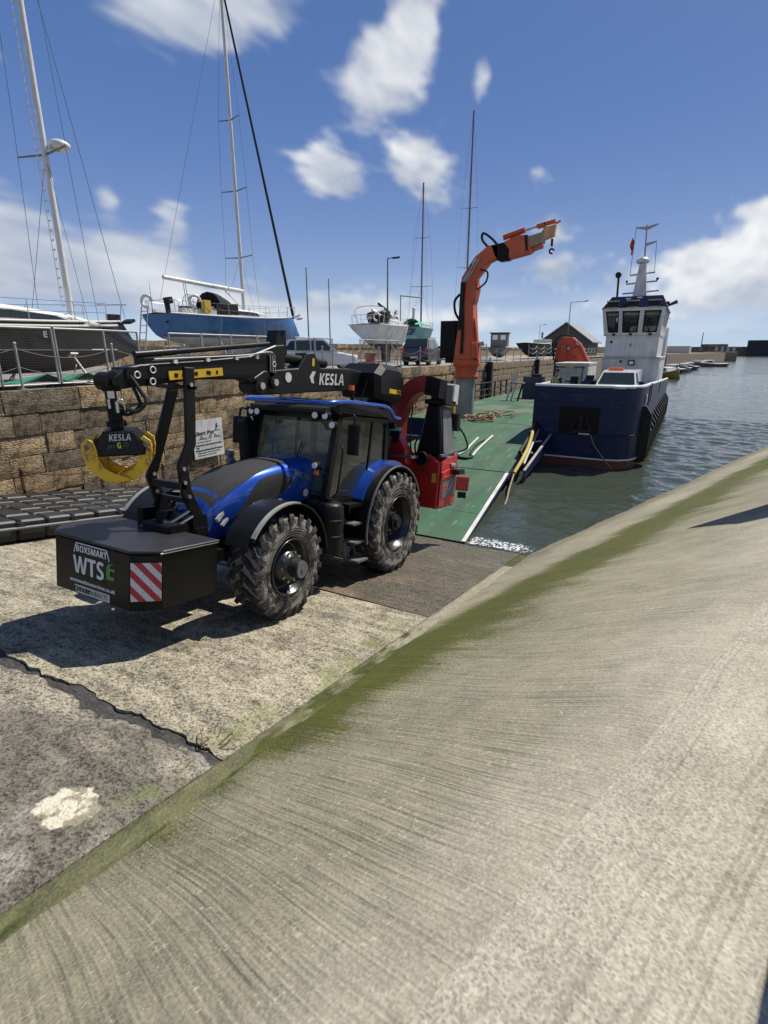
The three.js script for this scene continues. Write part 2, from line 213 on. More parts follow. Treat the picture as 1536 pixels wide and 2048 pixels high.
// gutter along the foot of the bank, grown over with algae above the tide line
{
  const nz = 420, nx = 6, pos = [], uv = [], idx = [];
  for (let j = 0; j <= nz; j++) { const z = mix(8, -15, j / nz); for (let i = 0; i <= nx; i++) { const f = i / nx, w0 = (fbm(z * 2.3, 3, 3) - 0.5) * 0.05; const x = mix(-2.80, -2.36 + (i === nx ? 0.02 : 0), f); let dy = -0.012 + 0.05 * Math.pow(f, 1.5) + (i > 0 ? (fbm(z * 4, f * 4 + 3, 3) - 0.5) * 0.03 : 0); if (i === 0) dy = -0.06; pos.push(x + (i > 0 ? w0 * 0.3 : 0), slipY(z) + dy, z); uv.push(f, -z / 4); } }
  for (let j = 0; j < nz; j++) for (let i = 0; i < nx; i++) { const a = j * (nx + 1) + i; idx.push(a, a + 1, a + nx + 1, a + 1, a + nx + 2, a + nx + 1); }
  const g = new THREE.BufferGeometry(); g.setAttribute('position', new THREE.Float32BufferAttribute(pos, 3)); g.setAttribute('uv', new THREE.Float32BufferAttribute(uv, 2)); g.setIndex(idx); g.computeVertexNormals();
  const s = surf(160, 2048, (u, v, o) => { const z = 2 - v * 12, x = u * 0.44, y = slipY(z); const n = fbm(x * 10, z * 3.5, 4), f = vn(x * 90, z * 90, 4096, 4096), l = fbm(x * 14, z * 9 + 3, 3);
    const alg = clamp(sm(0.75, 1.25, y + (n - 0.5) * 1.1) * (0.72 + 0.4 * sm(0.35, 0.6, fbm(x * 5 + 3, z * 1.3, 3))) * sm(0.0, 0.1, u + 0.1)); const con = mix3([0.13, 0.12, 0.085], [0.36, 0.33, 0.23], clamp(f * 0.5 + l * 0.5));
    const al = mix3([0.016, 0.022, 0.002], [0.09, 0.10, 0.006], clamp(f * 0.45 + l * 0.75 - 0.15)); const c = mix3(con, al, alg); const chip = sm(0.66, 0.74, fbm(x * 30, z * 12, 3)) * sm(0.65, 0.85, u); for (let i = 0; i < 3; i++) o[i] = mix(c[i], [0.5, 0.46, 0.34][i], chip); o[3] = f * 0.5 + l * 0.5; });
  s.map.repeat.set(1, 4 / 12); s.map.offset.set(0, 2 / 12); s.bump.repeat.copy(s.map.repeat); s.bump.offset.copy(s.map.offset);
  struct('gutter', fin(g), mat('#fff', 0.9, { map: s.map, bumpMap: s.bump, bumpScale: 0.012 }), { keepUV: true });
}
// bank: plane between the gutter and the walkway, contour lines 18 degrees off the slip
const CD = V(0.309, 0, -0.951), GD = V(0.951, 0, 0.309), BK = 0.5016;
const bankP = (t, s, y) => V(-2.55, y, -11.24).addScaledVector(CD, t).addScaledVector(GD, s);
{
  const prof = s => { const f = 2.62 / BK, r = 0.42; if (s < f - r) return BK * s; if (s > f + r) return 2.62 + (s - f - r) * 0.012; const k = (s - f + r) / (2 * r); return BK * (f - r) + 2 * r * (BK * k - BK * k * k / 2) + 0.006 * k * r; };
  const top = prof(2.62 / BK + 0.419) - 2.62;
  const sheet = (t0, t1, nt, ss, u0, du, v0, dv, amp) => { const pos = [], uv = [], idx = [], n = ss.length; for (let j = 0; j <= nt; j++) { const t = mix(t0, t1, j / nt); for (const s of ss) { let y = s > 2.62 / BK + 0.42 ? 2.62 + top + (s - 2.62 / BK - 0.42) * 0.012 : prof(s); y += (fbm(t * 0.8 + 50, s * 0.8 + 9, 3) - 0.5) * amp; const P = bankP(t, s, y); pos.push(P.x, P.y, P.z); uv.push((t - u0) / du, (s - v0) / dv); } } for (let j = 0; j < nt; j++) for (let i = 0; i < n - 1; i++) { const a = j * n + i; idx.push(a, a + 1, a + n, a + 1, a + n + 1, a + n); } const g = new THREE.BufferGeometry(); g.setAttribute('position', new THREE.Float32BufferAttribute(pos, 3)); g.setAttribute('uv', new THREE.Float32BufferAttribute(uv, 2)); g.setIndex(idx); g.computeVertexNormals(); return fin(g); };
  const lin = (a, b, n) => [...Array(n + 1).keys()].map(i => mix(a, b, i / n));
  const F0 = 5.2;
  // brushed concrete; broom strokes run down the slope
  const P = 2048;
  const sK = surf(2048, 1228, (u, v, o) => { const t = u * 10, s = -0.6 + v * 6.0, y = BK * s;
    const wob = (fbm(t * 0.4, s * 0.5, 2, 4, 256) - 0.5) * 0.30 + (fbm(t * 3, s * 1.2, 2, 30, 256, 3) - 0.5) * 0.02, tw = t + wob;
    const l1 = vn(tw * 95, s * 1.3, 950, 512, 1), l2 = vn(tw * 30 + 5, s * 0.6, 300, 512, 2), l3 = vn(tw * 150, s * 5, 1500, 512, 3), fi = vn(t * 130, s * 130, 1300, 4096, 4), gr = fbm(t * 6, s * 6, 4, 60, 256, 5), big = fbm(t * 0.7, s * 0.8, 4, 7, 256, 6);
    const cr = sm(4.25, 5.15, s + (big - 0.5) * 0.9), tf = vn(t * 75, s * 95, 750, 4096, 7), te = sm(0.60, 0.84, tf * 0.6 + fi * 0.4) * cr;
    const groove = (sm(0.26, 0.10, l1) * 0.40 + sm(0.06, 0.02, l2) * 0.5) * (1 - cr * 0.75), scar = sm(0.74, 0.84, fbm(t * 26 + 3, s * 22, 3, 260, 256, 9)) * 0.6;
    let k = clamp(0.56 + (l1 - 0.5) * 0.20 * (1 - cr * 0.6) + (l3 - 0.5) * 0.26 * (1 - cr * 0.5) + (fi - 0.5) * (0.36 + cr * 0.12) + (gr - 0.5) * 0.34 + (big - 0.5) * 0.45); k *= 1 - groove * 0.34; k *= 1 - scar * 0.5; k *= 1 - te * 0.45;
    let c = mix3(mix3([0.085, 0.078, 0.048], [0.125, 0.113, 0.082], cr), mix3([0.385, 0.35, 0.25], [0.47, 0.43, 0.33], cr), k);
    const chip = sm(0.80, 0.88, vn(t * 26 + s * 9, s * 70 - t * 12, 4096, 4096, 15) * 0.75 + fi * 0.25); c = mix3(c, [0.50, 0.46, 0.34], chip * 0.55);
    // tide-line algae, streaky at both edges
    const sn = (fbm(t * 1.6, s * 1.2, 4, 16, 256, 12) - 0.5) * 0.62 + (l2 - 0.5) * 0.12 + (fi - 0.5) * 0.25, a1 = sm(0.78, 0.98, y + sn * 0.6) * sm(1.72, 1.22, y + sn), a2 = sm(2.2, 1.3, y + sn * 1.4) * sm(0.7, 1.1, y) * 0.4;
    const al = clamp(a1 * (0.8 + 0.35 * (gr - 0.5)) + a2 * (0.6 + gr * 0.6)); const gc = mix3([0.016, 0.021, 0.001], [0.10, 0.105, 0.005], clamp(k * 0.9 + (fi - 0.5) * 0.3));
    c = mix3(c, gc, al); const wet = sm(0.42, 0.1, y + sn * 0.35); c = mix3(c, [c[0] * 0.5, c[1] * 0.47, c[2] * 0.42], wet * 0.8);
    o[0] = c[0]; o[1] = c[1]; o[2] = c[2]; o[3] = clamp(0.5 + (l1 - 0.5) * 0.45 + (l3 - 0.5) * 0.2 + (fi - 0.5) * 0.25 - groove * 0.3 - scar * 0.2); });
  struct('sloping_bank', [sheet(-16, 24, 400, lin(-5, -0.3, 6).concat(lin(-0.1, F0, 60)), -13.1, 10, -0.6, 6.0, 0.035), sheet(24, 90, 60, lin(-6, F0, 30), -13.1, 10, -0.6, 6.0, 0.05)], mat('#fff', 0.9, { map: sK.map, bumpMap: sK.bump, bumpScale: 0.008 }), { keepUV: true });
  // walkway at the top: strokes along the contour, coarse torn texture at the crest
  const sW = surf(2048, 1400, (u, v, o) => { const t = u * 6, s = F0 + v * 4; const cr = sm(0.95, 0.1, s - F0);
    const w = (fbm(t * 1, s * 1.5, 3, 6, 256) - 0.5) * 0.12, l1 = vn(t * 2.2, (s + w) * 80, 13, 2048, 1), l2 = vn(t * 0.9, (s + w) * 26, 6, 2048, 2), f = vn(t * 120, s * 120, 720, 4096, 3), f2 = vn(t * 80, s * 88, 480, 4096, 4), gr = fbm(t * 7, s * 7, 4, 42, 256, 5), big = fbm(t * 0.9, s * 0.9, 4, 6, 256, 6);
    const tear = sm(0.60, 0.82, vn(t * 75, s * 95, 450, 4096, 7) * 0.6 + f2 * 0.4) * (0.3 + 0.7 * cr), gv = sm(0.30, 0.10, l1) * 0.8 * (1 - cr * 0.5) + sm(0.16, 0.04, l2) * 0.9 * (1 - cr);
    let k = clamp(0.62 + (l1 - 0.5) * 0.2 * (1 - cr * 0.5) + (f - 0.5) * 0.42 + (f2 - 0.5) * 0.34 + (gr - 0.5) * 0.3 + (big - 0.5) * 0.4); k *= 1 - tear * 0.5; k *= 1 - gv * 0.42;
    const c = mix3([0.125, 0.113, 0.082], [0.515, 0.475, 0.375], k); o[0] = c[0]; o[1] = c[1]; o[2] = c[2]; o[3] = clamp(0.55 + (l1 - 0.5) * 0.35 + (f2 - 0.5) * 0.15 + (f - 0.5) * 0.35 - tear * 0.3 - gv * 0.35); });
  struct('walkway', sheet(-16, 90, 420, lin(F0, F0 + 1.2, 14).concat([F0 + 2, F0 + 4, F0 + 9]), -13.3, 6, F0, 4, 0.03), mat('#fff', 0.92, { map: sW.map, bumpMap: sW.bump, bumpScale: 0.006 }), { keepUV: true });
}
// low parapet beside the walkway (outside the frame, throws the shadow at its edge)
// water and sea bed
{
  const hs = (x, z) => { const near = sm(-9.5, -16, z); return (0.016 * Math.sin(x * 1.3 + z * 2.6 + 3 * fbm(x * 0.3, z * 0.3, 2)) + 0.014 * Math.sin(x * 3.1 - z * 4.4 + 4 * fbm(x * 0.5 + 9, z * 0.5, 2)) + 0.10 * (fbm(x * 1.6 + 7, z * 3.0, 4) - 0.5)) * (0.10 + 0.90 * near); };
  const grid = (xa, za, nu, nv) => { const pos = [], uv = [], idx = []; for (let j = 0; j <= nv; j++) for (let i = 0; i <= nu; i++) { const x = xa(i / nu, j / nv), z = za(j / nv); pos.push(x, hs(x, z), z); uv.push(x, z); } for (let j = 0; j < nv; j++) for (let i = 0; i < nu; i++) { const a = j * (nu + 1) + i; idx.push(a, a + 1, a + nu + 1, a + 1, a + nu + 2, a + nu + 1); } const g = new THREE.BufferGeometry(); g.setAttribute('position', new THREE.Float32BufferAttribute(pos, 3)); g.setAttribute('uv', new THREE.Float32BufferAttribute(uv, 2)); g.setIndex(idx); g.computeVertexNormals(); return fin(g); };
  const s = surf(1024, 1024, (u, v, o) => { const x = u * 8, z = v * 8; const a = fbm(x * 3, z * 5, 4, 24, 40), b = fbm(x * 8 + 3, z * 11, 3, 64, 88, 4), c = 1 - Math.abs(2 * fbm(x * 2, z * 3, 3, 16, 24, 9) - 1); o[0] = o[1] = o[2] = 0.5; o[3] = a * 0.5 + b * 0.25 + c * 0.25; });
  const water = mat(C(0.062, 0.076, 0.056), 0.10, { bumpMap: rep(s.bump, 1 / 8), bumpScale: 0.045, ior: 1.33, transmission: 0.3, thickness: 0 });
  struct('water', [grid((u, v) => mix(-13.8, mix(6, 26, v), u), v => mix(-9.4, -42, v), 260, 330), grid((u, v) => mix(-13.8, mix(26, 70, v), u), v => -42 - 78 * v, 140, 110), grid((u, v) => mix(-13.8 - 400 * v * v, 70 + 1500 * v, u), v => -120 - 2600 * v * v, 120, 120), grid((u, v) => mix(26 + 44 * v, 200 + 900 * v, u), v => -42 - 78 * v, 40, 40)], water, { keepUV: true });
    const pt = surf(512, 512, (u, v, o) => { agg(u * 2, v * 2, o, [0.46, 0.42, 0.32], [0.10, 0.09, 0.065], 0.5); }), pm = mat('#fff', 0.92, { map: rep(pt.map, 0.5), bumpMap: rep(pt.bump, 0.5), bumpScale: 0.008 });
  const pw = thing('parapet', 'low concrete parapet along the top of the bank walkway', 'wall', [0.82, 2.5, -2.3]); part(pw, 'wall', [beam([-0.22, 0.54, 0.9], [0.6, 0.54, -2.5], 0.28, 1.0, [0, 1, 0], 0.02).translate(0.15, 0, 0)], pm); part(pw, 'coping', [beam([-0.23, 1.13, 0.94], [0.61, 1.13, -2.54], 0.34, 0.16, [0, 1, 0], 0.03).translate(0.17, 0, 0)], pm);
  const sb = surf(256, 256, (u, v, o) => { const n = fbm(u * 8, v * 8, 5, 8, 8); o[0] = 0.035 + n * 0.05; o[1] = 0.045 + n * 0.055; o[2] = 0.03 + n * 0.03; o[3] = n; });
  const b = new THREE.PlaneGeometry(3000, 3200, 1, 1); b.rotateX(-Pi / 2); b.translate(0, -3.4, -1500); struct('sea_bed', fin(b), mat('#fff', 0.95, { map: rep(sb.map, 0.15) }));
}
// ---------------------------------------------------------------- shared materials
const gr1 = surf(512, 512, (u, v, o) => { const n = fbm(u * 6, v * 6, 5, 6, 6, 2), f = vn(u * 180, v * 180, 180, 180, 3), s = fbm(u * 22, v * 3, 4, 22, 3, 6); const k = clamp(0.80 + (n - 0.5) * 0.5 + (f - 0.5) * 0.12 + (s - 0.5) * 0.22); o[0] = k; o[1] = k * 0.985; o[2] = k * 0.96; o[3] = n * 0.6 + f * 0.4; o[4] = clamp(0.55 + (n - 0.5) * 0.8 + (f - 0.5) * 0.2); }, 'mbr');
const grime = { map: rep(gr1.map, 0.6), bumpMap: rep(gr1.bump, 0.6), bumpScale: 0.0015 };
const rub = { map: rep(gr1.map, 2.2), bumpMap: rep(gr1.bump, 2.2), bumpScale: 0.004 };
const M = {
  white: mat(C(0.72, 0.72, 0.70), 0.4, grime), offwhite: mat(C(0.55, 0.55, 0.52), 0.55, grime), galv: mat(C(0.42, 0.42, 0.40), 0.5, { ...grime, metal: 0.3 }), steel: mat(C(0.55, 0.55, 0.54), 0.3, { metal: 0.9 }),
  black: mat(C(0.008, 0.008, 0.009), 0.5, { ...grime, specularIntensity: 0.35 }), satin: mat(C(0.010, 0.010, 0.011), 0.4, { ...grime, specularIntensity: 0.45 }), dark: mat(C(0.02, 0.02, 0.022), 0.6, { ...grime, specularIntensity: 0.5 }), grey: mat(C(0.16, 0.165, 0.17), 0.5, grime),
  rust: mat(C(0.10, 0.045, 0.022), 0.9, grime), rope: mat(C(0.36, 0.29, 0.18), 0.95, rub), wood: mat(C(0.20, 0.13, 0.075), 0.85, grime), concrete: mat(C(0.36, 0.34, 0.29), 0.92, rub),
  chain: mat(C(0.13, 0.115, 0.10), 0.7, { metal: 0.3 }), rubber: mat(C(0.018, 0.018, 0.018), 0.85, rub), glass: mat(C(0.02, 0.028, 0.03), 0.04, { specularIntensity: 1 }), pane: mat(C(0.32, 0.38, 0.36), 0.02, { transmission: 0.92, thickness: 0, ior: 1.5 }), navy: mat(C(0.012, 0.025, 0.085), 0.32, { ...grime, clearcoat: 0.3, clearcoatRoughness: 0.3 }),
  yellow: mat(C(0.72, 0.46, 0.02), 0.45, grime), orange: mat(C(0.62, 0.085, 0.022), 0.42, grime), red: mat(C(0.50, 0.022, 0.018), 0.36, { ...grime, clearcoat: 0.3, clearcoatRoughness: 0.3 }), lamp: mat(C(0.75, 0.75, 0.72), 0.15, { clearcoat: 0.8 }), amber: mat(C(0.8, 0.14, 0.02), 0.25),
  wire: mat(C(0.12, 0.12, 0.12), 0.5, { metal: 0.5 }), canvas: mat(C(0.02, 0.025, 0.04), 0.95, grime), greenC: mat(C(0.12, 0.5, 0.36), 0.9, grime), redL: mat(C(0.55, 0.03, 0.03), 0.4), antifoul: mat(C(0.045, 0.030, 0.026), 0.85, grime),
};
// ---------------------------------------------------------------- quay: deck, coursed granite wall
const QY = 3.5, WX = -13.8;
{
  const s = surf(512, 512, (u, v, o) => { const n = fbm(u * 8, v * 8, 5, 8, 8), f = vn(u * 150, v * 150, 150, 150); const k = 0.16 + n * 0.12 + (f - 0.5) * 0.08; o[0] = k * 1.05; o[1] = k; o[2] = k * 0.88; o[3] = f; });
  struct('quay_deck', [box(58.6, 4.5, 210, WX - 0.3 - 29.3, QY - 2.25, -85), box(0.3, 0.02, 210, WX - 0.15, QY - 0.02, -85)], mat('#fff', 0.9, { map: rep(s.map, 0.25), bumpMap: rep(s.bump, 0.25), bumpScale: 0.006 }));
  const wall = thing('harbour_wall', 'tall harbour wall of rough brown granite blocks beside the slipway', 'stone wall');
  const tones = [[0.33, 0.24, 0.14], [0.40, 0.295, 0.175], [0.24, 0.175, 0.105], [0.29, 0.225, 0.15], [0.36, 0.25, 0.145], [0.20, 0.16, 0.11]];
  const st = surf(1024, 1024, (u, v, o) => { const n = fbm(u * 5, v * 5, 5, 5, 5, 1), f = vn(u * 120, v * 120, 120, 120, 2), f2 = vn(u * 38, v * 38, 38, 38, 3), d = fbm(u * 14, v * 4, 4, 14, 4, 5); const pale = sm(0.52, 0.7, n), drk = sm(0.5, 0.34, d) * 0.5; let k = 0.72 + (f - 0.5) * 0.5 + (f2 - 0.5) * 0.5 + (n - 0.5) * 0.5; k = clamp(k * (1 - drk), 0.12, 1); o[0] = k; o[1] = k * mix(0.97, 1, pale); o[2] = k * mix(0.88, 1, pale); o[3] = clamp(f2 * 0.5 + f * 0.25 + n * 0.35); });
  const ms = tones.map((t, i) => mat(C(t[0] * 1.25, t[1] * 1.25, t[2] * 1.25), 0.95, { map: rep(st.map, 0.6 + 0.08 * i), bumpMap: rep(st.bump, 0.6 + 0.08 * i), bumpScale: 0.05 }));
  const r = rnd(11), vars = [];
  for (let k = 0; k < 7; k++) { // unit block, rough face at +x
    const nx = 5, ny = 4, P = []; for (let j = 0; j <= ny; j++) { P.push([]); for (let i = 0; i <= nx; i++) { const e = i === 0 || j === 0 || i === nx || j === ny; const fz = i / nx - 0.5, fy = j / ny - 0.5; P[j].push([e ? -0.009 - r() * 0.010 : (r() - 0.5) * 0.034 + 0.004, fy + (e ? (r() - 0.5) * 0.03 : 0) * (Math.abs(fy) < 0.5 ? 1 : 0.8), -fz * (1) + (e ? (r() - 0.5) * 0.012 : 0)]); } }
    const back = P.map(row => row.map(p => [-0.3, p[1], p[2]])); const loop = q => [...q[0], ...q.slice(1, -1).map(a => a[nx]), ...[...q[ny]].reverse(), ...q.slice(1, -1).reverse().map(a => a[0])];
    const g = mergeGeometries([loft(P, false, 1.2), loft([loop(back), loop(P)], true, 0.3)]); vars.push(boxUV(g));
  }
  const list = [], courses = []; let y = 3.53; for (const h of [0.56, 0.52, 0.5, 0.47, 0.5, 0.46, 0.46, 0.46, 0.46, 0.46]) { courses.push([y - h, h]); y -= h; }
  courses.forEach(([y0, h], ci) => { let z = 3 + r(); while (z > -66) { const w = (ci === 0 ? 0.9 : 0.62) + r() * (ci === 0 ? 1.1 : 0.85); if (y0 + h > slipY(z) - 0.1 || z < -20) list.push([y0, h, z - w, w, ci]); z -= w; } });
  list.forEach(s => { const dz = s[2] + s[3] / 2, D = Math.hypot(dz, 13.8); s.push((s[1] * s[3] * 13.8 / D) / (D * D) * (dz > -4 ? 0.1 : 1)); });
  list.sort((a, b) => b[5] - a[5]);
  const rest = []; list.forEach(([y0, h, z0, w, ci], i) => {
    const g = vars[i % 7], m = ms[Math.floor(r() * 6)], out = (r() - 0.5) * 0.035 + (ci === 0 ? 0.035 : 0), sy = h - 0.016, sz = w - 0.016;
    if (i < 300) { const k = new THREE.Mesh(g, m); k.name = i ? 'stone_' + String(i).padStart(3, '0') : 'stone'; k.position.set(WX + out, y0 + h / 2, z0 + w / 2); k.scale.set(1, sy, sz); wall.add(k); }
    else { const q = g.clone(); q.applyMatrix4(_m.compose(V(WX + out, y0 + h / 2, z0 + w / 2), new THREE.Quaternion(), V(1, sy, sz))); rest.push(q); }
  });
  part(wall, 'far_stones', rest, ms[3], { kind: 'stuff', label: 'smaller stones of the wall further along the quay' });
  part(wall, 'mortar_core', [box(0.25, 5.6, 72, WX - 0.215, 0.7, -32)], mat(C(0.15, 0.122, 0.085), 0.98, { map: rep(st.map, 0.7), bumpMap: rep(st.bump, 0.7), bumpScale: 0.03 }), { label: 'dark recessed mortar between the granite blocks' });
  part(wall, 'far_face', [box(0.3, 6, 92, WX - 0.22, 0.48, -113.5)], ms[3]);
  // bollard-like fender posts against the wall
  for (const z of [-41.5, -57]) { const t = thing('fender_pile', z > -50 ? 'tall dark timber fender pile against the wall behind the deck railing' : 'dark timber fender pile on the wall behind the white cargo box', 'fender pile', [WX + 0.3, 0, z]); part(t, 'pile', [box(0.42, 5.2, 0.42, 0, 1.0, 0, 0, 0, 0, 0.03)], M.dark); part(t, 'cap', [cyl(0.16, 0.10, 0.35, 0, 3.77, 0), cyl(0.2, 0.2, 0.04, 0, 3.62, 0)], M.white); }
  // parapet wall on the far side of the quay
  const par = thing('parapet_wall', 'long weathered stone parapet behind the laid up boats', 'stone wall', [0, 0, 0]);
  part(par, 'wall_face', [box(0.8, 1.25, 150, -33, QY + 0.62, -78), box(0.8, 1.6, 30, -33.2, QY + 0.8, 10)], ms[1]); for (let i = 0; i < 60; i++) { const z = -4 - i * 2.4; part(par, i ? 'coping_stone_' + String(i).padStart(3, '0') : 'coping_stone', box(0.95, 0.34 + r() * 0.08, 2.34, -33, QY + 1.43 + r() * 0.04, z, 0, 0, 0, 0.04), ms[i % 6]); }
}
// ---------------------------------------------------------------- quay furniture
{
  // chain posts with two sagging chains
  const post = thing('chain_post', 'thin galvanised chain post on the edge of the quay', 'post', [-14.0, QY, -4.7], 0, 'chain posts along the quay edge'); part(post, 'pole', [cyl(0.032, 0.028, 1.08, 0, 0.54, 0, 0, 0, 0, 8)], M.galv); part(post, 'finial', [sph(0.04, 0, 1.09, 0)], M.galv); part(post, 'foot_plate', [box(0.14, 0.03, 0.14, 0, 0.035, 0)], M.galv);
  const ch = h => { const p = []; for (let k = 0; k <= 10; k++) { const f = k / 10; p.push([0, h - 0.32 * 4 * f * (1 - f) * (0.5 + 0.2), -2.5 * f]); } return tube(p, 0.011, 20, 5); };
  const chain = thing('post_chain', 'pair of sagging chains hung between two posts on the quay edge', 'chain', [-14.0, QY, -4.7], 0, 'chains along the quay edge'); part(chain, 'upper_chain', ch(0.98), M.chain); part(chain, 'lower_chain', ch(0.55), M.chain);
  for (let i = 1; i < 20; i++) { const z = -4.7 - i * 2.5; copy(post, [-14.0, QY, z]); if (i < 19) copy(chain, [-14.0, QY, z]); }
  const tall = thing('railing_post', 'tall chain railing post on the quay beyond the crane', 'post', [-14.0, QY, -55], 0, 'railing posts beyond the crane'); part(tall, 'pole', [cyl(0.035, 0.03, 1.45, 0, 0.72, 0, 0, 0, 0, 8)], M.galv); part(tall, 'finial', [sph(0.045, 0, 1.46, 0)], M.galv);
  const ch2 = h => { const p = []; for (let k = 0; k <= 10; k++) { const f = k / 10; p.push([0, h - 0.75 * f * (1 - f) * 1.6, -3.4 * f]); } return tube(p, 0.022, 16, 5); };
  const chain2 = thing('railing_chain', 'pair of heavy chains slung between tall railing posts beyond the crane', 'chain', [-14.0, QY, -55], 0, 'railing chains beyond the crane'); part(chain2, 'upper_chain', ch2(1.4), M.galv); part(chain2, 'lower_chain', ch2(0.95), M.galv);
  for (let i = 1; i < 14; i++) { copy(tall, [-14.0, QY, -55 - i * 3.4]); if (i < 13) copy(chain2, [-14.0, QY, -55 - i * 3.4]); }
  // wire mesh fence panels
  const fence = (w, h, label) => { const t = thing('mesh_fence', label, 'fence', [0, 0, 0], 0, 'mesh fence panels on the quay'); const r = 0.028, y0 = 0.1;
    part(t, 'frame', [rod([0, y0, 0], [0, y0 + h, 0], r), rod([0, y0, -w], [0, y0 + h, -w], r), rod([0, y0 + h, 0], [0, y0 + h, -w], r), rod([0, y0, 0], [0, y0, -w], r)], M.galv);
    const m = []; for (let y = 0.06; y < h; y += 0.06) m.push(box(0.004, 0.004, w, 0, y0 + y, -w / 2)); for (let z = 0.06; z < w; z += 0.06) m.push(box(0.004, h, 0.004, 0.003, y0 + h / 2, -z)); part(t, 'wire_mesh', m, M.wire); part(t, 'foot_block', [box(0.24, 0.1, 0.6, 0, 0.05, 0), box(0.24, 0.1, 0.6, 0, 0.05, -w)], M.dark); return t; };
  const fA = fence(1.36, 1.37, 'wire mesh fence panel in front of the black hulled yacht'); fA.position.set(-14.32, QY, -6.93);
  const put = (z, x = -14.32, ry = 0, lab) => copy(fA, [x, QY, z], ry, lab);
  put(-5.5); put(-8.36); put(-4.05);
  put(-9.74, -14.34, 0.25, 'wire mesh fence panel turned a little, at the bow of the black hulled yacht');
  for (const z of [-12.4, -13.8, -15.2, -16.6]) put(z, -14.9, 0, 'wire mesh fence panel below the blue yacht');
  for (const z of [-18.6, -20.0]) put(z, -14.6, 0, 'wire mesh fence panel in front of the white car');
  for (const z of [-24.0, -25.4, -26.8]) put(z, -14.7, 0, 'wire mesh fence panel between the white car and the dark car');
  for (const z of [-38.5, -39.9, -41.3, -42.7]) put(z, -14.7, 0, 'wire mesh fence panel behind the big orange crane');
  // lamp posts
  const lamp = (x, z, h, arm, ry, label) => { const t = thing('street_lamp', label, 'street lamp', [x, QY, z], ry); part(t, 'column', [cyl(0.09, 0.05, h, 0, h / 2, 0, 0, 0, 0, 10), cyl(0.13, 0.13, 1.0, 0, 0.5, 0, 0, 0, 0, 10)], M.grey); part(t, 'arm', [rod([0, h, 0], [arm, h + 0.06, 0], 0.04)], M.grey); part(t, 'lamp_head', [box(0.6, 0.12, 0.22, arm + 0.2, h + 0.05, 0, 0, 0, 0.08, 0.02)], M.dark); };
  lamp(-22.5, -41.2, 8.1, 0.5, 0.3, 'dark street lamp between the white and the turquoise yacht');
  lamp(-16.6, -88, 7.9, 2.3, -0.35, 'grey street lamp with a long arm beside the gabled shed'); lamp(-8, -148, 8.2, 2.6, -0.2, 'distant street lamp on the pier beside the low brown shed');
  lamp(-38, -160, 8.0, 1.2, 0, 'far street lamp on the pier behind the railings');
  // slender bare poles
  for (const [x, z, h, l] of [[-19.4, -26.0, 5.4, 'slender bare pole with a white tip behind the white car'], [-21.0, -30.5, 5.4, 'slender dark pole standing behind the white car']]) { const t = thing('flag_pole', l, 'pole', [x, QY, z]); part(t, 'pole', [cyl(0.045, 0.03, h, 0, h / 2, 0, 0, 0, 0, 8)], M.grey); part(t, 'tip', [sph(0.05, 0, h, 0)], M.white); }
  // sign board on the wall
  const sg = thing('notice_board', 'white harbour notice board fixed to the granite wall', 'sign', [WX + 0.09, 1.62, -12.57], Pi / 2); sg.rotation.z = 0;
  part(sg, 'board', [box(1.30, 1.26, 0.02, 0, 0, 0)], M.white); const dk = M.black, line = (s, sz, y, x = 0, f = font) => at(text(s, sz, 0.004, f), x, y, 0.012);
  part(sg, 'lettering', [line('Albert Pier', 0.125, 0.2, -0.17), line('No', 0.05, 0.085, -0.30, fontR), line('swimming', 0.05, 0.02, -0.24, fontR), line('No', 0.05, 0.10, 0.30, fontR), line('jumping', 0.05, 0.035, 0.36, fontR), line('pontoon for pick up and set down', 0.05, -0.19, 0, font), line('only', 0.05, -0.27, -0.50, font), line('Maximum waiting time 20 minutes', 0.05, -0.36, 0, font), ...[[-0.09, 0.62, -0.2], [-0.45, 1.0, -0.02], [-0.53, 0.8, -0.1]].flatMap(([y, w, x]) => [...Array(5).keys()].map(i => box(w / 5 - 0.03, 0.018, 0.004, x - w / 2 + (i + 0.5) * w / 5, y, 0.014)))], dk);
  part(sg, 'emblem', [lathe([[0, 0.09], [0.03, 0.05], [0.02, 0], [0.05, -0.04], [0, -0.07]], 10, 0.40, 0.40, 0.012), box(0.26, 0.022, 0.004, 0.40, 0.235, 0.014)], M.grey); part(sg, 'prohibition_ring', [tor(0.05, 0.008, 0.08, 0.06, 0.014)], M.grey);
}
// ---------------------------------------------------------------- laid up yachts
const boatTex = surf(512, 256, (u, v, o) => { const n = fbm(u * 10, v * 6, 5, 10, 6), s = fbm(u * 30, v * 2, 4, 30, 2, 4); const k = clamp(0.82 + (n - 0.5) * 0.5 + (s - 0.5) * 0.35); o[0] = k; o[1] = k; o[2] = k; o[3] = n; });
const hullMat = (r, g, b, rough = 0.35) => mat(C(r, g, b), rough, { map: rep(boatTex.map, 0.25, 0.5) });
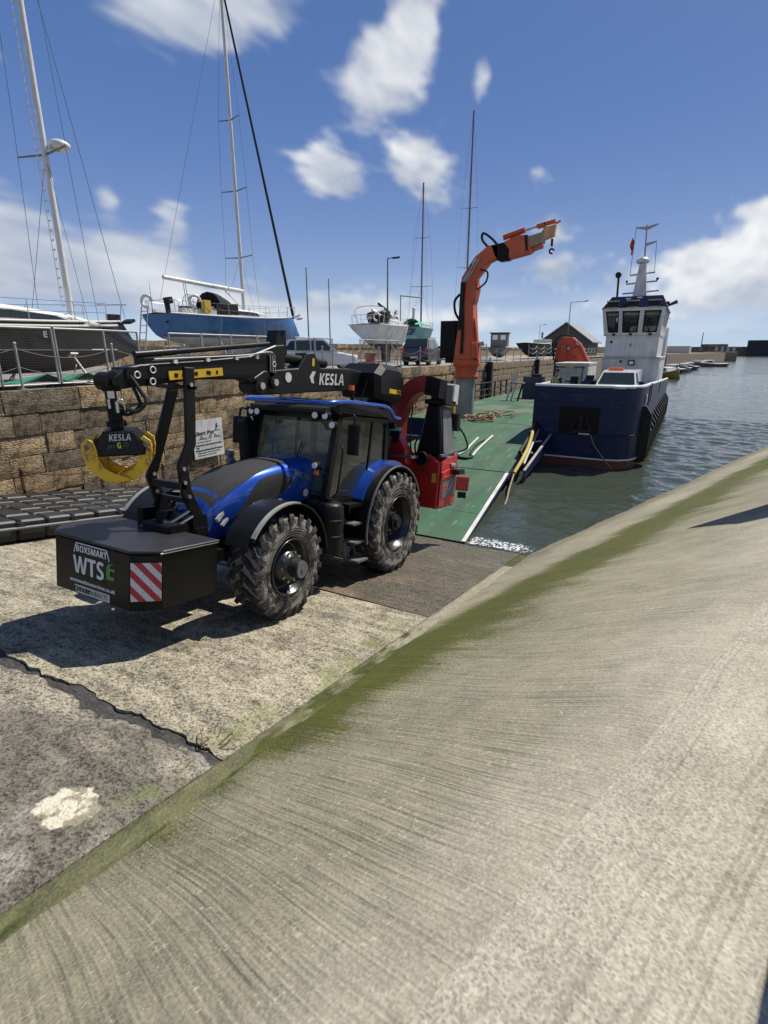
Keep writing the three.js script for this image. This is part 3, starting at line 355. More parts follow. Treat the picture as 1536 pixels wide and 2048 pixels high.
// bow towards -z, origin on the ground under midships; deckY at midships
function hullRows(L, B, deckY, keelY, o = {}) {
  const { transom = 0.72, sheer = 0.28, rakeB = 0.9, rakeT = 0.35, fine = 1.9, aft = 0.42 } = o, N = 22, Mv = 10, rows = [];
  for (let i = 0; i <= N; i++) { const f = i / N; const b = B / 2 * (f < 0.45 ? mix(transom, 1, Math.sin(f / 0.45 * Pi / 2)) : Math.pow(Math.max(1 - Math.pow((f - 0.45) / 0.55, fine), 0), 0.85)) + (f > 0.99 ? 0.02 : 0);
    const sh = deckY + sheer * Math.pow(Math.abs(f - 0.3) / 0.7, 2) * (f > 0.3 ? 1.4 : 0.6), kd = mix(keelY, deckY, f < 0.25 ? aft * Math.pow(1 - f / 0.25, 1.6) : f > 0.72 ? Math.pow((f - 0.72) / 0.28, 2) * 0.5 : 0), row = [];
    for (let j = 0; j <= Mv; j++) { const a = j / Mv, h = 1 - Math.pow(a, 1.55), w = Math.pow(Math.cos(a * Pi / 2), 0.55); const y = kd + (sh - kd) * h; const up = (y - keelY) / (deckY - keelY); const z = L / 2 - f * L + (f > 0.5 ? -rakeB * (up - 1) * -1 * Math.pow((f - 0.5) * 2, 2) : 0) + (f < 0.3 ? (1 - up) * -rakeT * (1 - f / 0.3) : 0); row.push([b * (j === Mv ? 0 : w), y, z]); }
    rows.push(row); }
  return rows;
}
const mirrorRow = r => r.map(p => [-p[0], p[1], p[2]]);
function hullParts(t, L, B, deckY, keelY, wl, topM, botM, o = {}) {
  const rows = hullRows(L, B, deckY, keelY, o), cut = k => { const g = []; for (const s of [1, -1]) { const R = rows.map(r => { const rr = s < 0 ? mirrorRow(r) : r; const n = rr.length; let c = rr.length - 1; for (let j = 0; j < n; j++) if (rr[j][1] < wl) { c = j; break; } if (c === 0) c = 1; const f = clamp((rr[c - 1][1] - wl) / (rr[c - 1][1] - rr[c][1] + 1e-6)); const m = [0, 1, 2].map(q => mix(rr[c - 1][q], rr[c][q], f)); const src = k ? [m, ...rr.slice(c)] : [...rr.slice(0, c), m]; const out = []; for (let q = 0; q < 9; q++) { const u = q / 8 * (src.length - 1), i0 = Math.min(Math.floor(u), src.length - 2 < 0 ? 0 : src.length - 2), fr = u - i0; const A = src[i0], Bq = src[Math.min(i0 + 1, src.length - 1)]; out.push([0, 1, 2].map(w => mix(A[w], Bq[w], fr))); } return out; }); g.push(loft(R, false, 0.9)); } return g; };
  part(t, 'hull', [...cut(0), cap([...rows[0], ...mirrorRow(rows[0]).reverse()])], topM); part(t, 'underbody', cut(1), botM);
  const dk = rows.map(r => [[r[0][0] - 0.02, r[0][1] + 0.005, r[0][2]], [0, r[0][1] + 0.07, r[0][2]], [-r[0][0] + 0.02, r[0][1] + 0.005, r[0][2]]]); part(t, 'deck', [loft(dk, false, 0.5), ...[1, -1].map(s => tube(rows.filter((_, i) => i % 2 === 0).map(r => [s * r[0][0], r[0][1] + 0.02, r[0][2]]), 0.035, 40, 5))], M.white); return rows;
}
function rails(t, rows, h = 0.6, from = 2, to = 21) { const top = [[], []]; for (let i = from; i <= to; i += 3) for (const s of [0, 1]) { const p = rows[i][0], x = (s ? -1 : 1) * (p[0] - 0.06); part(t, 'stanchion', rod([x, p[1], p[2]], [x, p[1] + h, p[2]], 0.014, 0.014, 5), M.steel); top[s].push([x, p[1] + h, p[2]]); } for (const s of [0, 1]) { part(t, 'guard_wire', tube(top[s], 0.008, 40, 4), M.wire); part(t, 'guard_wire', tube(top[s].map(p => [p[0], p[1] - h / 2, p[2]]), 0.008, 40, 4), M.wire); } }
function rig(t, mx, base, top, spr, shroudX, deckY, bow, stern, o = {}) { const mz = mx, r = o.r || 0.075; part(t, 'mast', [cyl(r, r * 0.8, top - base, 0, (top + base) / 2, mz, 0, 0, 0, 10)], o.mastM || M.offwhite);
  for (const [y, w] of spr) part(t, 'spreader', [rod([-w, y + 0.05, mz + 0.12], [0, y, mz], 0.025, 0.035, 6), rod([0, y, mz], [w, y + 0.05, mz + 0.12], 0.035, 0.025, 6)], M.grey);
  const w = 0.009; for (const s of [1, -1]) { const pts = [[s * shroudX, deckY, mz + 0.15], ...spr.map(([y, v]) => [s * v, y + 0.05, mz + 0.12]), [0, top, mz]]; part(t, 'shroud', pts.slice(1).map((p, i) => rod(pts[i], p, w, w, 4)).concat([rod([s * shroudX, deckY, mz + 0.5], [0, spr[0][0], mz], w, w, 4)]), M.wire); }
  part(t, 'forestay', [rod([0, bow[0], bow[1]], [0, top - 0.2, mz], o.furl || w, o.furl ? o.furl * 0.55 : w, 8)], o.furl ? M.canvas : M.wire); part(t, 'backstay', [rod([0, stern[0], stern[1]], [0, top, mz], w, w, 4)], M.wire); }
function cradle(t, xs, zs, y, spread = 0.9) { for (const z of zs) for (const s of [1, -1]) part(t, 'prop', [rod([s * (xs + spread), 0.02, z], [s * xs, y, z], 0.04, 0.04, 6), rod([s * (xs + spread - 0.4), 0.02, z + 0.35], [s * (xs + 0.1), y - 0.3, z], 0.025, 0.025, 6), box(0.25, 0.05, 0.25, s * xs, y, z, 0, 0, s * 0.5)], M.galv); }
const lifebuoy = (t, x, y, z, ry = 0) => part(t, 'lifebuoy', [tor(0.27, 0.075, x, y, z, 0, ry, 0, 4.9, 20, 8)], M.white);
{ // blue yacht, mast amidships, boom level, furled dark genoa
  const t = thing('sailing_yacht', 'blue hulled sailing yacht with white boom propped up on the quay', 'yacht', [-20.1, QY, -20.9], -0.03); const D = 2.75, L = 10.4; t.scale.setScalar(0.88);
  const rows = hullParts(t, L, 3.3, D, 1.25, 1.72, hullMat(0.03, 0.145, 0.37), M.offwhite, { transom: 0.66, rakeT: 0.25, aft: 0.26 });
  part(t, 'keel', [slab([[-0.9, 1.3], [0.9, 1.3], [0.6, 0.12], [-0.5, 0.12]], 0.22, 'zy', 0, 0.04)], M.offwhite); part(t, 'rudder', [slab([[3.4, 1.7], [4.0, 1.8], [3.9, 0.35], [3.45, 0.35]], 0.09, 'zy')], M.offwhite);
  part(t, 'cabin', [slab([[-2.6, D + 0.05], [-1.2, D + 0.42], [1.2, D + 0.52], [1.4, D + 0.05]], 1.9, 'zy', 0, 0.08)], M.white); for (const s of [1, -1]) part(t, 'cabin_window', [slab([[-1.0, D + 0.2], [-0.8, D + 0.36], [0.8, D + 0.40], [0.9, D + 0.2]], 0.02, 'zy', s * 0.955)], M.glass);
  part(t, 'sprayhood', [loft([0, 0.25, 0.5, 0.75, 1].map(f => [...Array(9).keys()].map(k => { const a = k / 8 * Pi; return [Math.cos(a) * 0.98, D + 0.45 + Math.sin(a) * (0.12 + 0.75 * Math.sqrt(Math.sin(f * Pi / 2))), 0.75 + f * 1.15]; })), false, 1)], M.canvas); for (const s of [1, -1]) part(t, 'cockpit_dodger', [box(0.03, 0.55, 1.5, s * 1.45, D + 0.38, 1.9, 0.04)], M.dark);
  for (const s of [1, -1]) part(t, 'cockpit_coaming', [box(0.3, 0.3, 3.2, s * 1.0, D + 0.15, 3.0, 0, 0, 0, 0.05)], M.white); part(t, 'steering_wheel', [tor(0.42, 0.02, 0, D + 0.65, 3.2)], M.steel); part(t, 'winch', [cyl(0.1, 0.08, 0.2, 1.0, D + 0.4, 2.5)], M.steel);
  rig(t, -0.75, D + 0.45, 18.8, [[D + 3.3, 1.05], [D + 6.6, 0.95], [D + 9.9, 0.75]], 1.4, D, [D + 0.35, -5.1], [D + 0.6, 4.9], { r: 0.1, furl: 0.09, mastM: M.white });
  part(t, 'boom', [rod([0, D + 1.55, -0.75], [0, D + 1.75, 4.55], 0.12, 0.10, 10)], M.white); part(t, 'boom_vang', [rod([0, D + 0.6, -0.65], [0, D + 1.55, 0.7], 0.03)], M.white); part(t, 'mainsheet', [rod([0.05, D + 1.65, 3.3], [0.05, D + 0.4, 3.2], 0.015), rod([-0.1, D + 1.65, 3.3], [-0.1, D + 0.4, 3.2], 0.015)], M.wire);
  rails(t, rows, 0.62, 1, 21); part(t, 'pushpit', [tube([[1.1, D + 0.6, 3.6], [1.05, D + 0.65, 4.9], [0, D + 0.65, 5.15], [-1.05, D + 0.65, 4.9], [-1.1, D + 0.6, 3.6]], 0.016, 30, 5), rod([1.05, D, 4.9], [1.05, D + 0.65, 4.9], 0.016), rod([-1.05, D, 4.9], [-1.05, D + 0.65, 4.9], 0.016)], M.steel); part(t, 'pulpit', [tube([[0.6, D + 0.85, -3.9], [0.3, D + 0.95, -4.9], [0, D + 0.98, -5.3], [-0.3, D + 0.95, -4.9], [-0.6, D + 0.85, -3.9]], 0.016, 30, 5), rod([0.3, D + 0.3, -4.8], [0.3, D + 0.95, -4.9], 0.016), rod([-0.3, D + 0.3, -4.8], [-0.3, D + 0.95, -4.9], 0.016)], M.steel);
  lifebuoy(t, -0.6, D + 0.62, 5.2, 0.3); lifebuoy(t, 1.15, D + 0.66, 3.75, 1.2); part(t, 'life_sling', [box(0.25, 0.6, 0.5, 1.2, D + 0.45, 3.1, 0, 0, 0, 0.05)], M.yellow);
  part(t, 'outboard_motor', [box(0.3, 0.3, 0.42, 0.75, D + 0.62, 5.0, 0.2, 0, 0, 0.06), box(0.14, 0.8, 0.2, 0.75, D + 0.1, 5.05, 0.1), cyl(0.06, 0.04, 0.3, 0.75, D - 0.35, 5.1, Pi / 2)], M.dark); part(t, 'anchor', [box(0.1, 0.12, 0.7, 0.1, D + 0.42, -5.3, 0.3), box(0.4, 0.06, 0.2, 0.1, D + 0.3, -5.6, 0.5)], M.steel); part(t, 'bow_roller', [box(0.25, 0.08, 0.4, 0, D + 0.4, -5.2)], M.steel);
  part(t, 'whip_aerial', [rod([-0.9, D + 0.1, 4.7], [-0.9, D + 1.6, 4.7], 0.02, 0.006)], M.dark); part(t, 'tie_down_strap', [-3, -0.6, 2.6].flatMap(z => [rod([1.68, D - 0.1, z], [1.5, 1.6, z], 0.012, 0.012, 4)]), M.offwhite); cradle(t, 1.15, [-2.6, -0.4, 2.4], 1.75);
  const lad = thing('boarding_ladder', 'narrow aluminium ladder leaning on the stern of the blue yacht', 'ladder', [-19.9, QY, -15.2]); for (const s of [1, -1]) part(lad, 'rail', [rod([s * 0.2, 0, 0.25], [s * 0.2, 2.7, -0.35], 0.025)], M.galv); for (let k = 0; k < 9; k++) part(lad, 'rung', [rod([-0.2, 0.25 + k * 0.28, 0.25 - 0.22 * (0.25 + k * 0.28)], [0.2, 0.25 + k * 0.28, 0.25 - 0.22 * (0.25 + k * 0.28)], 0.014)], M.galv);
}
{ // black hulled yacht behind the fence
  const t = thing('sailing_yacht', 'black hulled sailing yacht with white deck behind the mesh fence', 'yacht', [-18.0, QY, -7.25], 0.06); const D = 1.66, L = 12.4;
  const rows = hullParts(t, L, 3.7, D, 0.25, 0.92, hullMat(0.006, 0.008, 0.016, 0.22), M.antifoul, { transom: 0.75, sheer: 0.2 });
  part(t, 'boot_stripe', [1, -1].map(s => tube(rows.slice(1, 21).map(r => { let c = 1; for (let j = 1; j < r.length; j++) if (r[j][1] < 0.96) { c = j; break; } const f = clamp((r[c - 1][1] - 0.96) / (r[c - 1][1] - r[c][1] + 1e-6)); return [s * (mix(r[c - 1][0], r[c][0], f) + 0.004), 0.96, mix(r[c - 1][2], r[c][2], f)]; }), 0.028, 60, 5)), M.offwhite);
  part(t, 'rubbing_band', [1, -1].map(s => tube(rows.slice(0, 22).map(r => [s * (mix(r[0][0], r[1][0], 0.8) + 0.012), r[0][1] - 0.12, mix(r[0][2], r[1][2], 0.5)]), 0.045, 60, 5)), M.offwhite);
  part(t, 'cabin', [slab([[-4.6, D + 0.04], [-3.4, D + 0.34], [-1.4, D + 0.52], [2.6, D + 0.62], [2.8, D + 0.05]], 2.3, 'zy', 0, 0.1)], M.white); for (const s of [1, -1]) part(t, 'cabin_window', [slab([[-3.2, D + 0.16], [-2.7, D + 0.3], [-0.8, D + 0.42], [1.2, D + 0.46], [1.3, D + 0.16]], 0.02, 'zy', s * 1.155)], M.glass);
  part(t, 'coachroof_windscreen', [box(1.6, 0.35, 0.9, 0.2, D + 0.72, 3.0, -0.2, 0, 0, 0.05)], M.dark); part(t, 'keel', [slab([[-1.2, 0.4], [1.2, 0.4], [0.8, 0.05], [-0.7, 0.05]], 0.3, 'zy')], M.antifoul); part(t, 'hatch', [box(0.6, 0.1, 0.6, 0, D + 0.38, -1.6, 0, 0, 0, 0.03)], M.offwhite); part(t, 'hull_letter', [at(text('E', 0.17, 0.01, font), 1.84, D - 0.28, -1.9, 0, Pi / 2 - 0.12, 0)], M.white);
  const mz = -4.1; rig(t, mz, D + 0.3, 14.2, [[D + 5.05, 1.15], [D + 9.4, 0.9]], 1.5, D, [D + 0.4, -6.2], [D + 0.7, 6], { r: 0.1, mastM: M.white }); part(t, 'mast_steps', [...Array(40).keys()].flatMap(k => [box(0.10, 0.05, 0.03, -0.14, D + 0.7 + k * 0.28, mz + 0.13), rod([-0.19, D + 0.7 + k * 0.28, mz + 0.14], [-0.19, D + 0.98 + k * 0.28, mz + 0.14], 0.012, 0.012, 4)]), M.white);
  part(t, 'radome', [lathe([[0, 0.13], [0.2, 0.12], [0.3, 0.05], [0.3, -0.05], [0.22, -0.12], [0, -0.13]], 18, 0.15, D + 5.4, mz - 0.42), box(0.1, 0.05, 0.4, 0.05, D + 5.25, mz - 0.25)], M.white); rails(t, rows, 0.6, 2, 21); part(t, 'pulpit', [tube([[0.7, D + 0.75, -4.6], [0.35, D + 0.85, -5.8], [0, D + 0.88, -6.3], [-0.35, D + 0.85, -5.8], [-0.7, D + 0.75, -4.6]], 0.016, 30, 5), rod([0.35, D + 0.2, -5.7], [0.35, D + 0.85, -5.8], 0.016)], M.steel); part(t, 'anchor_windlass', [box(0.25, 0.2, 0.4, 0, D + 0.42, -5.7), box(0.45, 0.1, 0.25, 0.1, D + 0.3, -6.25, 0.4)], M.dark); cradle(t, 1.3, [-3, 0.5, 3.5], 0.8, 0.7);
  const tarp = one('tarpaulin', 'green tarpaulin spread under the black hulled yacht', 'tarpaulin', [loft([0, 1, 2, 3, 4].map(i => [0, 1, 2, 3].map(j => [j * 0.45, 0.03 + 0.45 * (i % 2 ? 0.3 : 0.08) * (1 + j * 0.4), -i * 0.55])), false, 0.4)], mat(C(0.04, 0.34, 0.22), 0.8, grime)); tarp.position.set(-15.9, QY + 0.02, -7.6);
}
{ // white yacht, stern towards the slip
  const t = thing('sailing_yacht', 'white sailing yacht with a cluttered deck, stern on, without a mast', 'yacht', [-23.3, QY, -42.4], 0.12); const D = 2.9, rows = hullParts(t, 9.2, 3.4, D, 1.15, 1.5, hullMat(0.62, 0.66, 0.70), M.antifoul, { transom: 0.8, rakeT: 0.5 });
  part(t, 'keel', [slab([[-0.9, 1.3], [0.9, 1.3], [0.7, 0.05], [-0.6, 0.05]], 0.3, 'zy')], M.antifoul); part(t, 'cabin', [slab([[-2.6, D + 0.05], [-1.4, D + 0.5], [1.4, D + 0.6], [1.7, D + 0.05]], 2.0, 'zy', 0, 0.1)], M.white); part(t, 'canopy', [box(1.8, 0.75, 0.9, 0, D + 0.75, 1.6, 0.2, 0, 0, 0.1)], M.dark); const r = rnd(8), g = []; for (let k = 0; k < 16; k++) g.push(box(0.2 + r() * 0.5, 0.15 + r() * 0.4, 0.2 + r() * 0.5, (r() - 0.5) * 1.8, D + 0.7 + r() * 0.5, -2 + r() * 4, r(), r(), r(), 0.03)); part(t, 'deck_gear', g, M.offwhite); part(t, 'folded_boom', [rod([0.3, D + 1.7, 2.4], [-0.3, D + 0.9, -3.6], 0.1, 0.08)], M.canvas);
  part(t, 'pushpit', [tube([[1.2, D + 0.7, 3.2], [1.2, D + 0.75, 4.3], [0, D + 0.75, 4.6], [-1.2, D + 0.75, 4.3], [-1.2, D + 0.7, 3.2]], 0.02, 30, 5), ...[1.2, 0.4, -0.4, -1.2].map(x => rod([x, D, 4.35], [x, D + 0.75, 4.4], 0.018))], M.steel); part(t, 'radar_arch', [tube([[-1.1, D, 3.4], [-1.15, D + 1.3, 3.6], [1.15, D + 1.3, 3.6], [1.1, D, 3.4]], 0.03, 30, 6)], M.steel); lifebuoy(t, 0.9, D + 0.6, 4.2); rails(t, rows); cradle(t, 1.2, [-2, 2], 1.6);
}
{ // turquoise yacht
  const t = thing('sailing_yacht', 'turquoise sailing yacht with green cover, stern on, beyond the lamp', 'yacht', [-27.4, QY, -57.5], 0.2); const D = 3.3, rows = hullParts(t, 9.5, 3.3, D, 1.3, 1.9, hullMat(0.18, 0.50, 0.50), mat(C(0.05, 0.12, 0.11), 0.8, grime), { transom: 0.85, rakeT: 0.2 });
  part(t, 'transom_panel', [slab([[-0.95, D - 0.1], [0.95, D - 0.1], [0.55, D - 0.75], [-0.55, D - 0.75]], 0.03, 'xy', 4.86)], M.navy); part(t, 'boat_name', [box(0.9, 0.07, 0.02, 0, D - 0.33, 4.885), box(0.6, 0.05, 0.02, 0, D - 0.5, 4.885)], M.offwhite); part(t, 'keel', [slab([[-1.5, 1.4], [2.5, 1.4], [2.2, 0.05], [-0.6, 0.05]], 0.35, 'zy')], M.antifoul); part(t, 'boom_cover', [loft([0, 1, 2, 3].map(i => [...Array(7).keys()].map(k => { const a = k / 6 * Pi; return [Math.cos(a) * 0.95, D + 0.15 + Math.sin(a) * (0.85 - i * 0.08), 3.2 - i * 1.3]; })), false, 1)], M.greenC); part(t, 'cabin', [box(1.8, 0.5, 3.4, 0, D + 0.25, -0.6, 0, 0, 0, 0.1)], M.offwhite);
  rig(t, -1.2, D + 0.3, 18.3, [[D + 4.6, 1.3], [D + 9.6, 0.9]], 1.4, D, [D + 0.4, -4.7], [D + 0.9, 4.7], { r: 0.1, mastM: M.grey }); part(t, 'stern_gantry', [rod([-0.9, D, 4.3], [-0.9, D + 3.2, 4.3], 0.05), rod([-0.9, D + 3.2, 4.3], [0.2, D + 3.4, -1.0], 0.07)], M.grey); part(t, 'mizzen_box', [box(0.25, 1.1, 0.25, 0, D + 1.4, 2.2), sph(0.2, 0, D + 2.0, 2.2)], M.white); rails(t, rows); cradle(t, 1.2, [-2, 2], 1.9);
}
{ // boats behind the big crane
  const t = thing('sailing_yacht', 'white sailing yacht half hidden behind the big orange crane', 'yacht', [-23.0, QY, -60.5], 0.3); const D = 2.9, rows = hullParts(t, 9.8, 3.3, D, 1.1, 1.6, hullMat(0.68, 0.70, 0.70), M.antifoul, {}); part(t, 'keel', [slab([[-0.9, 1.3], [0.9, 1.3], [0.7, 0.05], [-0.6, 0.05]], 0.3, 'zy')], M.antifoul); part(t, 'cabin', [box(1.8, 0.5, 3.8, 0, D + 0.25, -0.6, 0, 0, 0, 0.1)], M.white); rig(t, -1, D + 0.3, 25, [[D + 7, 1.1], [D + 13, 0.9]], 1.4, D, [D + 0.4, -4.8], [D + 0.7, 4.7], { r: 0.11, mastM: M.grey }); rails(t, rows); cradle(t, 1.2, [-2, 2], 1.6);
  const c = thing('work_boat', 'small grey work boat with a square wheelhouse on the quay', 'boat', [-17.4, QY, -56.5], 0.2); hullParts(c, 7, 2.4, 1.25, 0.25, 0.5, M.grey, M.antifoul, {}); part(c, 'wheelhouse', [box(1.7, 1.35, 1.9, 0, 1.95, 0.6, 0, 0, 0, 0.04)], M.grey); part(c, 'roof', [box(1.95, 0.08, 2.2, 0, 2.68, 0.6)], M.dark); for (const x of [-0.4, 0.4]) part(c, 'window', [box(0.5, 0.45, 0.03, x, 2.25, 1.56)], M.lamp);
  const d = thing('open_boat', 'long dark open boat lying behind the chain railing', 'boat', [-16.8, QY, -70], 0.02); hullParts(d, 13, 2.8, 1.75, 0.2, 0.55, M.dark, M.antifoul, { sheer: 0.35 }); part(d, 'cabin', [box(1.8, 0.7, 2.6, 0, 2.0, -3.0, 0, 0, 0, 0.05)], M.offwhite); for (const z of [-2.3, -3.0, -3.7]) part(d, 'cabin_window', [box(0.02, 0.35, 0.5, 0.91, 2.1, z)], M.glass); part(d, 'beacon', [cyl(0.12, 0.12, 0.5, 0, 2.75, -2.5), sph(0.16, 0, 3.1, -2.5)], M.grey);
}
// ---------------------------------------------------------------- vehicles on the quay
function wheelSet(t, x, z, r, w, rimM) { for (const [sx, zz] of [[1, z[0]], [-1, z[0]], [1, z[1]], [-1, z[1]]]) { const k = part(t, 'wheel', [lathe([[r * 0.62, -w / 2], [r * 0.95, -w / 2], [r, -w * 0.35], [r, w * 0.35], [r * 0.95, w / 2], [r * 0.62, w / 2]], 22, sx * x, r, zz, 0, 0, Pi / 2)], M.rubber); part(k, 'rim', [cylX(r * 0.64, w * 0.5, sx * (x + 0.01), r, zz, 18), ...[...Array(5).keys()].map(q => box(w * 0.3, r * 1.1, 0.06, sx * (x + w * 0.22), r, zz, q * Pi / 5))], rimM); } }
// nose towards -z; profile: list of [z, y] for the lower body and the glasshouse
function car(t, low, cab, W, paint, o) {
  part(t, 'body', [slab(low, W, 'zy', 0, 0.07)], paint); part(t, 'cabin', [loft([...cab, cab[0]].map(([z, y, wx]) => [[-wx, y, z], [wx, y, z]]), false, 0.4), ...[1, -1].map(s => { const g = cap(cab.map(([z, y, wx]) => [s * wx, y, z])); return g; })], paint);
  const inset = (pts, s) => slab(pts, 0.015, 'zy', s); for (const s of [1, -1]) for (const wq of o.side) { const k = wq.map(([z, y]) => { let wx = 0, best = 9; for (const c of cab) { const dd = Math.abs(c[1] - y); if (dd < best) { best = dd; wx = c[2]; } } return [s * (mix(W / 2 - 0.02, o.topW, clamp((y - o.belt) / (o.roof - o.belt))) + 0.012), y, z]; }); part(t, 'side_window', [cap(k)], M.glass); }
  for (const q of o.ends) part(t, q[0], [cap(q[1])], M.glass); wheelSet(t, W / 2 - 0.12, o.wz, o.wr, 0.22, M.galv);
}
function hatch(name, label, pos, ry, paint, H = 1.48, L = 4.0, W = 1.72) {
  const t = thing(name, label, 'car', pos, ry), b = H * 0.62, h = L / 2, tw = W / 2 - 0.18;
  const low = [[-h, 0.28], [-h, 0.62], [-h + 0.12, 0.74], [-h + 1.0, b - 0.02], [h - 0.12, b + 0.05], [h, 0.7], [h - 0.02, 0.3], [h - 0.35, 0.22], [-h + 0.3, 0.22]];
  const cab = [[-h + 0.95, b - 0.03, W / 2 - 0.03], [-h + 1.62, H - 0.03, tw], [-h + 2.0, H, tw], [h - 0.65, H - 0.02, tw], [h - 0.08, b, W / 2 - 0.04]];
  const fw = z => z; car(t, low, cab, W, paint, { belt: b, roof: H, topW: tw, wz: [-h + 0.72, h - 0.72], wr: 0.31, side: [[[-h + 1.15, b + 0.02], [-h + 1.66, H - 0.09], [-h + 2.25, H - 0.07], [-h + 2.25, b + 0.02]], [[-h + 2.32, b + 0.02], [-h + 2.32, H - 0.07], [h - 0.75, H - 0.1], [h - 0.45, b + 0.05]]],
    ends: [['windscreen', [[-W / 2 + 0.14, b + 0.04, -h + 1.06], [-tw + 0.05, H - 0.07, -h + 1.56], [tw - 0.05, H - 0.07, -h + 1.56], [W / 2 - 0.14, b + 0.04, -h + 1.06]]], ['rear_window', [[-tw, H - 0.09, h - 0.56], [-W / 2 + 0.14, b + 0.1, h - 0.13], [W / 2 - 0.14, b + 0.1, h - 0.13], [tw, H - 0.09, h - 0.56]]]] });
  for (const s of [1, -1]) { part(t, 'headlight', [box(0.36, 0.15, 0.12, s * (W / 2 - 0.24), 0.66, -h + 0.06, 0.3, s * -0.25, 0, 0.03)], M.lamp); part(t, 'tail_light', [box(0.16, 0.36, 0.06, s * (W / 2 - 0.1), b - 0.12, h - 0.03, 0, 0, 0, 0.02)], M.redL); part(t, 'door_mirror', [box(0.2, 0.13, 0.1, s * (W / 2 + 0.06), b + 0.08, -h + 1.3, 0, 0, 0, 0.03)], paint); }
  part(t, 'grille', [box(0.55, 0.16, 0.04, 0, 0.62, -h - 0.005), box(1.0, 0.14, 0.04, 0, 0.36, -h - 0.005)], M.dark); part(t, 'rear_bumper', [box(W - 0.1, 0.22, 0.12, 0, 0.42, h - 0.01, 0, 0, 0, 0.04)], M.dark); part(t, 'number_plate', [box(0.5, 0.11, 0.02, 0, 0.5, -h - 0.03), box(0.5, 0.11, 0.02, 0, 0.52, h + 0.06)], M.white); return t;
}
hatch('hatchback_car', 'white hatchback parked nose towards the quay edge', [-16.4, QY, -22.6], -0.95, mat(C(0.70, 0.71, 0.72), 0.25, { clearcoat: 0.8, clearcoatRoughness: 0.1 }));
{ const s = hatch('family_car', 'dark grey compact people carrier parked on the quay, tail to the slip', [-15.9, QY, -34.2], 0.16, mat(C(0.035, 0.042, 0.052), 0.25, { metal: 0.3, clearcoat: 0.9, clearcoatRoughness: 0.08 }), 1.72, 4.2, 1.78); part(s, 'roof_rail', [rod([0.66, 1.77, -0.9], [0.66, 1.77, 1.3], 0.02), rod([-0.66, 1.77, -0.9], [-0.66, 1.77, 1.3], 0.02)], M.grey); }
{ const b = thing('lidded_bin', 'red plastic drum standing beside the dark grey car', 'drum', [-14.9, QY, -25.4]); part(b, 'drum', [cyl(0.26, 0.3, 0.75, 0, 0.375, 0)], mat(C(0.5, 0.12, 0.11), 0.6, grime)); part(b, 'lid', [cyl(0.32, 0.3, 0.06, 0, 0.78, 0)], M.dark); }
